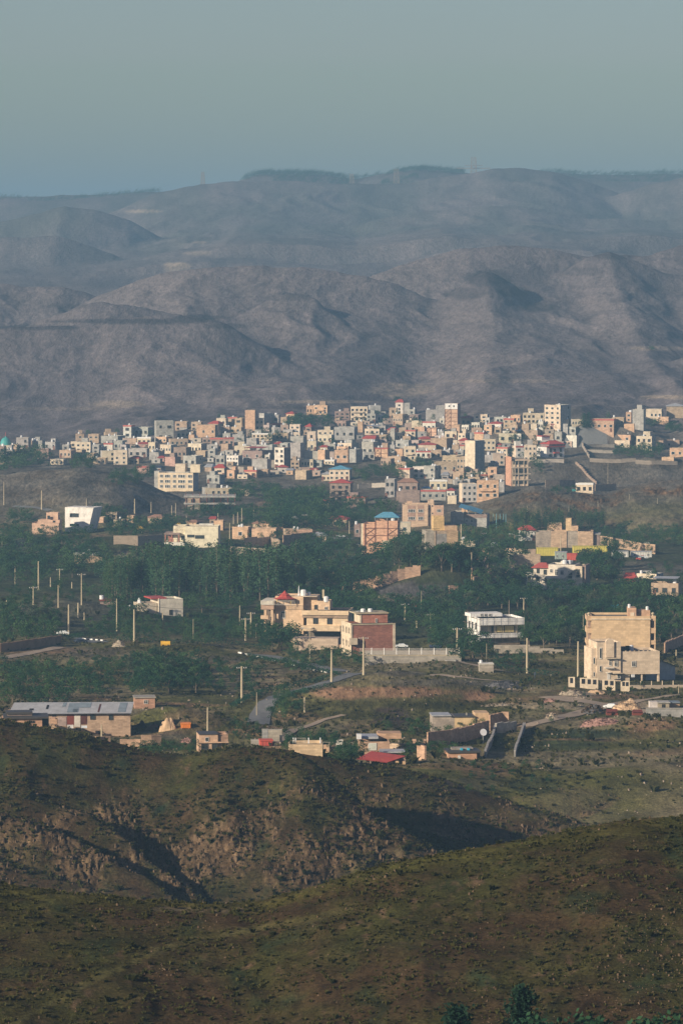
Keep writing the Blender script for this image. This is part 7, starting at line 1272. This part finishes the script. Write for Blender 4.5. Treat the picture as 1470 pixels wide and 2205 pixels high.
G(0,240,1268,1330,16,26,40,'broad','dark tree between the left poles',wide=1.2); G(240,560,1305,1345,34,34,50,'broad','dark tree in the wood around the white cube house',wide=1.2,ex=((300,400,1318,1345),)); G(640,1000,1292,1316,26,36,50,'broad','dark tree on the wood slope under the knoll',wide=1.2,ex=((800,900,1280,1300),))
G(0,560,1205,1262,20,34,52,'broad','dark tree in the upper valley wood',wide=1.2); G(880,1120,1350,1380,14,32,46,'broad','dark tree beside the yard railing',wide=1.2,ex=((1000,1130,1340,1400),)); G(480,1000,890,1000,40,9,16,'broad','small garden tree among the central houses',wide=1.2); G(160,480,930,1000,22,9,16,'broad','small garden tree among the left houses',wide=1.2); G(1000,1240,900,960,20,9,16,'broad','small garden tree among the right houses',wide=1.2)
G(560,900,1150,1200,8,26,40,'broad','dark tree around the courtyards',wide=1.2,ex=((620,760,1150,1190),(775,900,1130,1200))); G(1120,1400,1290,1312,22,38,52,'broad','dark tree below the white balcony villa',wide=1.2)
TREES.sort(key=lambda t: -t[0]); NI = 292
TLAB = {}
def _tl():
    od = ['leftmost', 'second', 'third', 'fourth', 'fifth', 'sixth', 'seventh', 'eighth', 'ninth', 'tenth', 'eleventh', 'twelfth', 'thirteenth', 'fourteenth', 'fifteenth', 'sixteenth', 'seventeenth', 'eighteenth', 'nineteenth', 'twentieth'] + ['%dth' % k for k in range(21, 60)]
    by = {}
    for i, t in enumerate(TREES[:NI]): by.setdefault(t[4], []).append((t[1].y, t[1].x / t[1].y, i))
    for lab, l in by.items():
        l.sort(); nr = 1 if len(l) < 9 else (2 if len(l) < 22 else 3); m = -(-len(l) // nr)
        for r_ in range(nr):
            row = sorted(l[r_ * m:(r_ + 1) * m], key=lambda q: q[1]); rn = '' if nr == 1 else ((' in front row', ' in back row') if nr == 2 else (' in front row', ' in middle row', ' in back row'))[r_]
            for k_, (_, _, i) in enumerate(row):
                o = od[k_] if k_ == 0 else od[k_] + ' from left'; s = lab + ', ' + o + rn
                while len(s.replace('-', ' ').split()) > 16: s = s.replace(' in front row', ' front row').replace(' in back row', ' back row').replace(' in middle row', ' middle row') if ' in front row' in s or ' in back row' in s or ' in middle row' in s else (s.replace('the ', '', 1) if 'the ' in s else s.replace(' from left', '') if ' from left' in s else s.split(' ', 1)[1])
                TLAB[i] = s if len(l) > 1 else lab
_tl()
_merged = {}
for i, (sz, h, H_, kind, label, wd, rot, sd_, _) in enumerate(TREES):
    vv = sd_ % len(CR[kind]); wf = H_ * wd * (1.0 if kind != 'poplar' else 1.8)
    if i < NI:
        root = empty('poplar_tree' if kind == 'poplar' else ('conifer_tree' if kind == 'pine' else 'leafy_tree'), h, rot); tag(root, TLAB[i], 'tree', (label + 's' if label.endswith('tree') else label.replace('tree', 'trees', 1).replace('poplar ', 'poplars ', 1)))
        inst('crown', CR[kind][vv][0], root, (0, 0, 0), (wf, wf, H_)); inst('trunk', TM[kind], root, (0, 0, 0), (H_, H_, H_))
    else:
        P = CR[kind][vv][1] * [wf, wf, H_]; c, s = math.cos(rot), math.sin(rot); P = np.stack([P[:, 0] * c - P[:, 1] * s + h.x, P[:, 0] * s + P[:, 1] * c + h.y, P[:, 2] + h.z], 1); _merged.setdefault('leaf_dark' if vv % 2 == 0 else 'leaf_mid', []).append(P)
for k, l in _merged.items():
    o = bpy.data.objects.new('undergrowth_and_small_trees', qmesh('small_trees', np.concatenate(l), k)); COL.objects.link(o); o['kind'] = 'stuff'; tag(o, 'mass of smaller trees and bushes between houses and groves', 'small trees'); o['kind'] = 'stuff'
print('trees', len(TREES))
# trees right at the bottom of the frame, on the near slope
for px, D_, pt, wd, lab in ((1128, 371, 2118, 1.0, 'tallest dark shrub poking into the bottom edge of the view'), (985, 368, 2158, 1.1, 'low dark shrub left of the tallest bottom one'), (1180, 367, 2146, 1.1, 'dark shrub touching the tallest bottom one'), (1240, 366, 2168, 1.3, 'low dark shrub between the bottom shrubs, right of centre'), (1310, 366, 2172, 1.3, 'low spreading shrub at the bottom right'), (1380, 365, 2176, 1.3, 'low shrub second from the bottom right corner'), (1080, 366, 2160, 1.0, 'small dark shrub just left of the tallest one'), (860, 363, 2190, 1.4, 'barely visible shrub at the bottom centre'), (1450, 365, 2150, 1.1, 'shrub in the bottom right corner')):
    X = (px - 735) / F * D_; z = gz(X, D_) - .3; top = CZ - slope(pt) * D_; hh = max(1.6, top - z)
    root = empty('shrub', (X, D_, z), px); tag(root, lab, 'shrub', 'shrubs at the bottom of the near slope')
    inst('crown', CR['pine' if px in (1128, 985) else 'broad'][0 if px % 4 else (0 if px in (1128, 985) else 2)][0], root, (0, 0, 0), (hh * wd * 1.1, hh * wd * 1.1, hh)); inst('trunk', TM['broad'], root, (0, 0, 0), (hh, hh, hh))
# ridge forest
def ground_z(X, D): z, idx = H(X, D); z, r_ = H_fine(X, D, z, idx); return z + CZ, r_, idx
def scatter_px(boxes, n, h0, h1, mat, name, label, d0, d1):
    X, D = [], []
    for (x0, x1, da, db, w_) in boxes:
        m = int(n * w_); D_ = rs.uniform(da, db, m); X.append((rs.uniform(x0, x1, m) - 735) / F * D_); D.append(D_)
    X, D = np.concatenate(X), np.concatenate(D); k = fbm(X / 90, D / 90, 3, 5) > -.3; X, D = X[k], D[k]; z, _, _ = ground_z(X, D); L = []
    T = crown('broad', .12, .5, 3)
    for a, b_, c in zip(X, D, z): q = h0 + (h1 - h0) * rs.rand() ** 2; L.append(T * [q * 1.3, q * 1.3, q] + [a, b_, c])
    o = bpy.data.objects.new(name, qmesh(name, np.concatenate(L), mat)); COL.objects.link(o); tag(o, label, 'forest'); o['kind'] = 'stuff'
scatter_px([(520,1000,6640,6790,.42), (1130,1800,6800,7060,.4), (-300,345,6760,6860,.14), (590,770,6560,6640,.06), (820,900,6500,6600,.03)], 5200, 5, 11, 'leaf_dark', 'ridge_forest', 'dark conifer plantation along the far ridge tops', 0, 0)
# ------------------------------------------------------------------ tufts, stones
def free(X, D):
    k = np.ones(len(X), bool)
    for (S, wd) in ROADS:
        for p_ in S[::2]: k &= (X - p_[0]) ** 2 + (D - p_[1]) ** 2 > (wd * .5 + 1.5) ** 2
    return k
def tufts(name, label, D0, D1, margin, n, h0, h1, mat, blades=7, thr=-.9, cl=6.0, seed=1):
    r = np.random.RandomState(seed); D = r.uniform(D0, D1, n); px = r.uniform(-margin, 1470 + margin, n); X = (px - 735) / F * D
    k = fbm(X / cl, D / cl, 3, seed) + r.uniform(-.22, .22, n) > thr; X, D = X[k], D[k]; k = free(X, D); X, D = X[k], D[k]; z, rk, idx = ground_z(X, D); n = len(X)
    hh = r.uniform(h0, h1, n) * (.6 + r.rand(n) ** 2); V = np.zeros((n, blades, 4, 3))
    for b_ in range(blades):
        a = r.uniform(0, 6.28, n); lean = r.uniform(.2, 1.0, n) * hh; w_ = hh * r.uniform(.22, .42, n); dx, dy = np.cos(a), np.sin(a); ox, oy = r.uniform(-.35, .35, n) * hh, r.uniform(-.35, .35, n) * hh
        base_ = np.stack([X + ox, D + oy, z - .04], 1); side = np.stack([-dy * w_, dx * w_, 0 * w_], 1); tip = base_ + np.stack([dx * lean, dy * lean, hh], 1); mid = base_ + np.stack([dx * lean * .35, dy * lean * .35, hh * .6], 1)
        V[:, b_, 0] = base_; V[:, b_, 1] = mid + side; V[:, b_, 2] = tip; V[:, b_, 3] = mid - side
    o = bpy.data.objects.new(name, qmesh(name, V.reshape(-1, 3), mat)); COL.objects.link(o); tag(o, label, 'grass'); o['kind'] = 'stuff'; return o
tufts('grass', 'olive scrub tufts on the nearest slope', 362, 470, 260, 26000, .10, .30, 'tuft_leaf', thr=-.12, cl=6, seed=1)
tufts('grass', 'low dark green bushes dotted on the nearest slope', 362, 470, 260, 1800, .16, .42, 'leaf_scrub', blades=12, thr=.12, cl=8, seed=2)
tufts('grass', 'scrub tufts on the rocky hill', 730, 850, 160, 26000, .18, .50, 'tuft_leaf', thr=-.1, cl=12, seed=3)
tufts('grass', 'dark bushes on the rocky hill', 730, 850, 160, 2600, .3, .8, 'leaf_scrub', blades=10, thr=.15, cl=14, seed=4)
tufts('grass', 'scrub and weeds on the open valley ground', 860, 1330, 120, 22000, .2, .6, 'tuft_leaf', thr=.0, cl=22, seed=5)
tufts('grass', 'dark weeds on the open valley ground', 860, 1500, 120, 7000, .35, 1.1, 'leaf_scrub', blades=9, thr=.18, cl=26, seed=6)
def stones(name, label, X, D, S, mat, lift=.2, elong=None):
    n = len(X); z, _, _ = ground_z(X, D); U = np.array([[-1,-1,-1],[1,-1,-1],[1,1,-1],[-1,1,-1],[-1,-1,1],[1,-1,1],[1,1,1],[-1,1,1]], float) * .5
    V = U[None] * rs.uniform(.5, 1.3, (n, 1, 3)) * S[:, None, None] + rs.normal(0, .16, (n, 8, 3)) * S[:, None, None]; V[:, 4:, :2] *= .6
    if elong is not None: V *= np.array(elong)[None, None]
    a = rs.uniform(-.6, .6, n) if elong is not None else rs.uniform(0, 6.28, n); c, s = np.cos(a)[:, None], np.sin(a)[:, None]; x, y = V[..., 0] * c - V[..., 1] * s, V[..., 0] * s + V[..., 1] * c
    V = np.stack([x + X[:, None], y + D[:, None], V[..., 2] + (z + lift * S)[:, None]], 2).reshape(-1, 3)
    fq = np.array([[0,1,5,4],[1,2,6,5],[2,3,7,6],[3,0,4,7],[4,5,6,7]]); Fq = (fq[None] + (np.arange(n) * 8)[:, None, None]).reshape(-1, 4).astype(np.int32)
    me = bpy.data.meshes.new(name); me.vertices.add(len(V)); me.vertices.foreach_set('co', V.astype(np.float32).ravel()); me.loops.add(Fq.size); me.loops.foreach_set('vertex_index', Fq.ravel()); me.polygons.add(len(Fq)); me.polygons.foreach_set('loop_start', np.arange(len(Fq), dtype=np.int32) * 4); me.update(calc_edges=True); me.materials.append(MATS[mat])
    o = bpy.data.objects.new(name, me); COL.objects.link(o); tag(o, label, 'stones'); o['kind'] = 'stuff'; return o
def cand(D0, D1, mg, n): D = rs.uniform(D0, D1, n); return (rs.uniform(-mg, 1470 + mg, n) - 735) / F * D, D
X, D = cand(362, 470, 200, 24000); k = (fbm(X / 5, D / 8, 3, 77) + rs.uniform(-.2, .2, len(X)) > .36) | (rs.rand(len(X)) < .015)
px, py = proj(X, D, H(X, D)[0]); k |= (((px - 1420) / 110) ** 2 + ((py - 2050) / 120) ** 2 < 1 + fbm(X / 3, D / 3, 2, 4)) & (rs.rand(len(X)) < .8)
stones('stones', 'small pale stones strewn on the nearest slope', X[k], D[k], rs.uniform(.05, .15, k.sum()) * (.6 + rs.rand(k.sum()) ** 3 * 1.4), 'stone_chip')
X, D = cand(725, 905, 150, 60000); z, rk, idx = ground_z(X, D); k = rs.rand(len(X)) < rk * .75 * (.35 + np.clip(fbm(X / 4, D / 10, 2, 3) * 2, 0, 1)); stones('rock_outcrops', 'tilted slabs of rock on the steep faces', X[k], D[k], rs.uniform(.12, .5, k.sum()) * (.5 + rs.rand(k.sum())), 'stone_chip', 0, (.6, 1.6, 1.3))
X, D = cand(862, 1200, 80, 9000); k = fbm(X / 10, D / 20, 3, 55) + rs.uniform(-.15, .15, len(X)) > .32; stones('stones', 'scattered stones on the valley slope', X[k], D[k], rs.uniform(.15, .5, k.sum()), 'rubble_stone')
def at_px(x, y, dmin=850): return hit(x, y, dmin)
def heap(px0, px1, yb, hpx, mat, label, stone=None, nst=160, name='rubble_heap', size=.3):
    h = hit((px0 + px1) / 2, yb, 850)
    if not h: return
    ppm = F / h.y; W = (px1 - px0) / ppm; hh = hpx / ppm; root = empty(name, h); tag(root, label, 'heap'); n, m = 22, 10; b = MB(); r = random.Random(int(px0)); ph = r.uniform(0, 9)
    for j in range(m + 1):
        for i in range(n + 1):
            u, v = i / n * 2 - 1, j / m * 2 - 1; e = max(0, 1 - (u * u + v * v)); zz = hh * (e ** .8) * (1 + .35 * math.sin(u * 5 + ph) * math.cos(v * 4 + ph)) + r.uniform(-.06, .06) * hh - .25; b.v.append((u * W / 2, v * W * .22 + W * .1, zz + gz(h.x + u * W / 2, h.y + v * W * .22 + W * .1) - h.z))
    for j in range(m):
        for i in range(n): a = j * (n + 1) + i; b.f.append((a, a + 1, a + n + 2, a + n + 1)); b.m.append(b.mi(mat))
    b.build('mound', root)
    if stone:
        c = MB()
        for q_ in range(nst):
            u, v = r.uniform(-1, 1), r.uniform(-1, .3)
            if u * u + v * v > 1: continue
            s = r.uniform(.4, 1.3) * size; zz = hh * ((1 - u * u - v * v) ** .8) * .95 + gz(h.x + u * W / 2, h.y + v * W * .22 + W * .1) - h.z; x, y = u * W / 2, v * W * .22 + W * .1
            P = [(x + r.uniform(-s, s), y + r.uniform(-s, s), zz + r.uniform(-.3, .6) * s) for _ in range(4)]
            k = len(c.v); c.v += P; 
            for f in ((0, 1, 2), (0, 2, 3), (0, 3, 1), (1, 3, 2)): c.f.append(tuple(k + a for a in f)); c.m.append(c.mi(stone))
        c.build('broken_stones', root)
flat('sand_heap', (.50, .36, .22), .95, 0, .3, .9); flat('clay_heap', (.56, .40, .26), .95, 0, .35, 1.2); flat('black_heap', (.06, .045, .04), .95); flat('brown_heap', (.16, .10, .07), .95, 0, .3, 1); flat('pink_stone', (.36, .22, .19), .9); flat('pale_heap', (.44, .38, .30), .95, 0, .3, 1); flat('slate_heap', (.13, .13, .14), .95)
heap(1315,1385,1530,22,'clay_heap','tan heap of broken stone behind the silver car','rubble_stone',260); heap(1200,1262,1497,12,'pale_heap','flat pale heap before the ironwork wall','rubble_stone',200); heap(1262,1310,1494,9,'clay_heap','low orange earth heap beside the villa gate'); heap(1245,1330,1562,14,'pink_stone','long pinkish heap of broken brick below the track','pink_stone',300,size=.35)
heap(1172,1202,1548,14,'pale_heap','small pale stone heap left of the grey slab pile','rubble_stone',140); heap(1252,1302,1536,18,'slate_heap','grey slab pile left of the silver car','stone_chip',220,size=.5); heap(1030,1115,1484,16,'slate_heap','long dark slate pile on the open slope','slate_heap',240,size=.4); heap(1165,1200,1512,8,'pink_stone','low pink brick pile on the verge','pink_stone',90)
heap(341,380,1573,26,'clay_heap','pale ribbed clay mound on the quarry floor'); heap(282,318,1569,15,'black_heap','black coal-like heap on the quarry floor'); heap(310,345,1570,11,'brown_heap','brown earth heap touching the black one'); heap(204,268,1566,13,'sand_heap','long yellow sand heap before the workshop'); heap(240,272,1393,14,'pale_heap','rubble heap on the road verge under the thickest pole','rubble_stone',120); heap(100,136,1570,10,'clay_heap','fallen brick heap between annex and workshop','rubble_stone',90)
heap(1035,1110,1520,5,'pale_heap','thin pale gravel spread along the lower track','rubble_stone',150); heap(800,845,1592,8,'clay_heap','small tan rubble heap under the dark spoil slope','rubble_stone',100); heap(388,420,1600,10,'pink_stone','pinkish brick rubble right of the crest bushes','pink_stone',120)
def hedge(pts, w_, h_, label, dmin=850):
    P = [p_ for p_ in (hit(a, b_, dmin) for a, b_ in pts) if p_]; C = []
    for i in range(len(P) - 1):
        L_ = (P[i + 1] - P[i]).length; n = int(L_ * 22)
        for _ in range(n): q_ = P[i].lerp(P[i + 1], rs.rand()); C.append((q_.x + rs.uniform(-w_, w_) * .5, q_.y + rs.uniform(-w_, w_) * .5, q_.z + rs.rand() ** .6 * h_))
    C = np.array(C); V = leaf_quads(C, np.tile([0, -.3, 1.], (len(C), 1)), rs.uniform(.25, .55, len(C)), rs)
    o = bpy.data.objects.new('hedge', qmesh('hedge', V - np.array(P[0]), 'leaf_dark')); o.location = P[0]; COL.objects.link(o); tag(o, label, 'hedge')
hedge([(530, 1414), (570, 1422), (620, 1432), (680, 1446), (730, 1456)], 1.6, 1.1, 'long clipped hedge below the striped kerb'); hedge([(500, 1528), (530, 1508), (570, 1495), (640, 1480), (710, 1464)], 1.6, 1.5, 'clipped hedge on the upper side of the lower road'); hedge([(612, 1506), (660, 1492), (715, 1480)], 1.6, 1.3, 'clipped hedge on the lower side of the lower road')
hedge([(140, 1378), (180, 1372)], 2, 1.5, 'hedge left of the valley crossing'); hedge([(235, 1382), (330, 1386), (420, 1388), (500, 1388)], 2.5, 1.6, 'long dark hedge along the left valley road'); hedge([(1065, 1440), (1130, 1450), (1200, 1458)], 2, 1.4, 'dark hedge along the road before the speckled pole'); hedge([(500, 1388), (545, 1396), (575, 1404)], 2, 1.3, 'hedge joining the villa trees to the upper road')
for i, (x, y) in enumerate(((885, 1442), (940, 1440), (955, 1448), (978, 1452), (1012, 1458), (1120, 1478), (1140, 1478), (1160, 1482), (1215, 1500), (1257, 1505), (1311, 1502), (1360, 1498), (1380, 1484), (1444, 1502))):
    h = hit(x, y, 850); root = empty('sapling', h); s = rs.uniform(1.7, 2.6); tag(root, 'newly planted sapling along the dirt tracks before the villas, number ' + ['one','two','three','four','five','six','seven','eight','nine','ten','eleven','twelve','thirteen','fourteen'][i] + ' from left', 'sapling', 'saplings along the dirt tracks'); inst('crown', CR['broad'][i % 5][0], root, (0, 0, s * .2), (s * .5, s * .5, s * .8)); inst('trunk', TM['broad'], root, (0, 0, 0), (s * .6, s * .6, s))
# ------------------------------------------------------------------ haze: the air between the hills
def haze():
    bm = bmesh.new(); bmesh.ops.create_cube(bm, size=1)
    x0, x1, y0, y1, z0, z1 = -14000, 14000, -600, 14100, -1, 268
    for v in bm.verts: v.co = Vector((x0 if v.co.x < 0 else x1, y0 if v.co.y < 0 else y1, z0 if v.co.z < 0 else z1))
    me = bpy.data.meshes.new('haze'); bm.to_mesh(me); bm.free()
    m = bpy.data.materials.new('haze_air'); m.use_nodes = True; t = m.node_tree; t.nodes.clear()
    v = t.nodes.new('ShaderNodeVolumePrincipled'); o = t.nodes.new('ShaderNodeOutputMaterial')
    v.inputs['Density'].default_value = HAZE_D; v.inputs['Color'].default_value = HAZE_C; v.inputs['Anisotropy'].default_value = 0.0
    t.links.new(v.outputs[0], o.inputs['Volume']); me.materials.append(m)
    ob = bpy.data.objects.new('haze', me); COL.objects.link(ob); ob['kind'] = 'stuff'
HAZE_D, HAZE_C = 1.35e-4, (.30, .56, .84, 1)
haze()
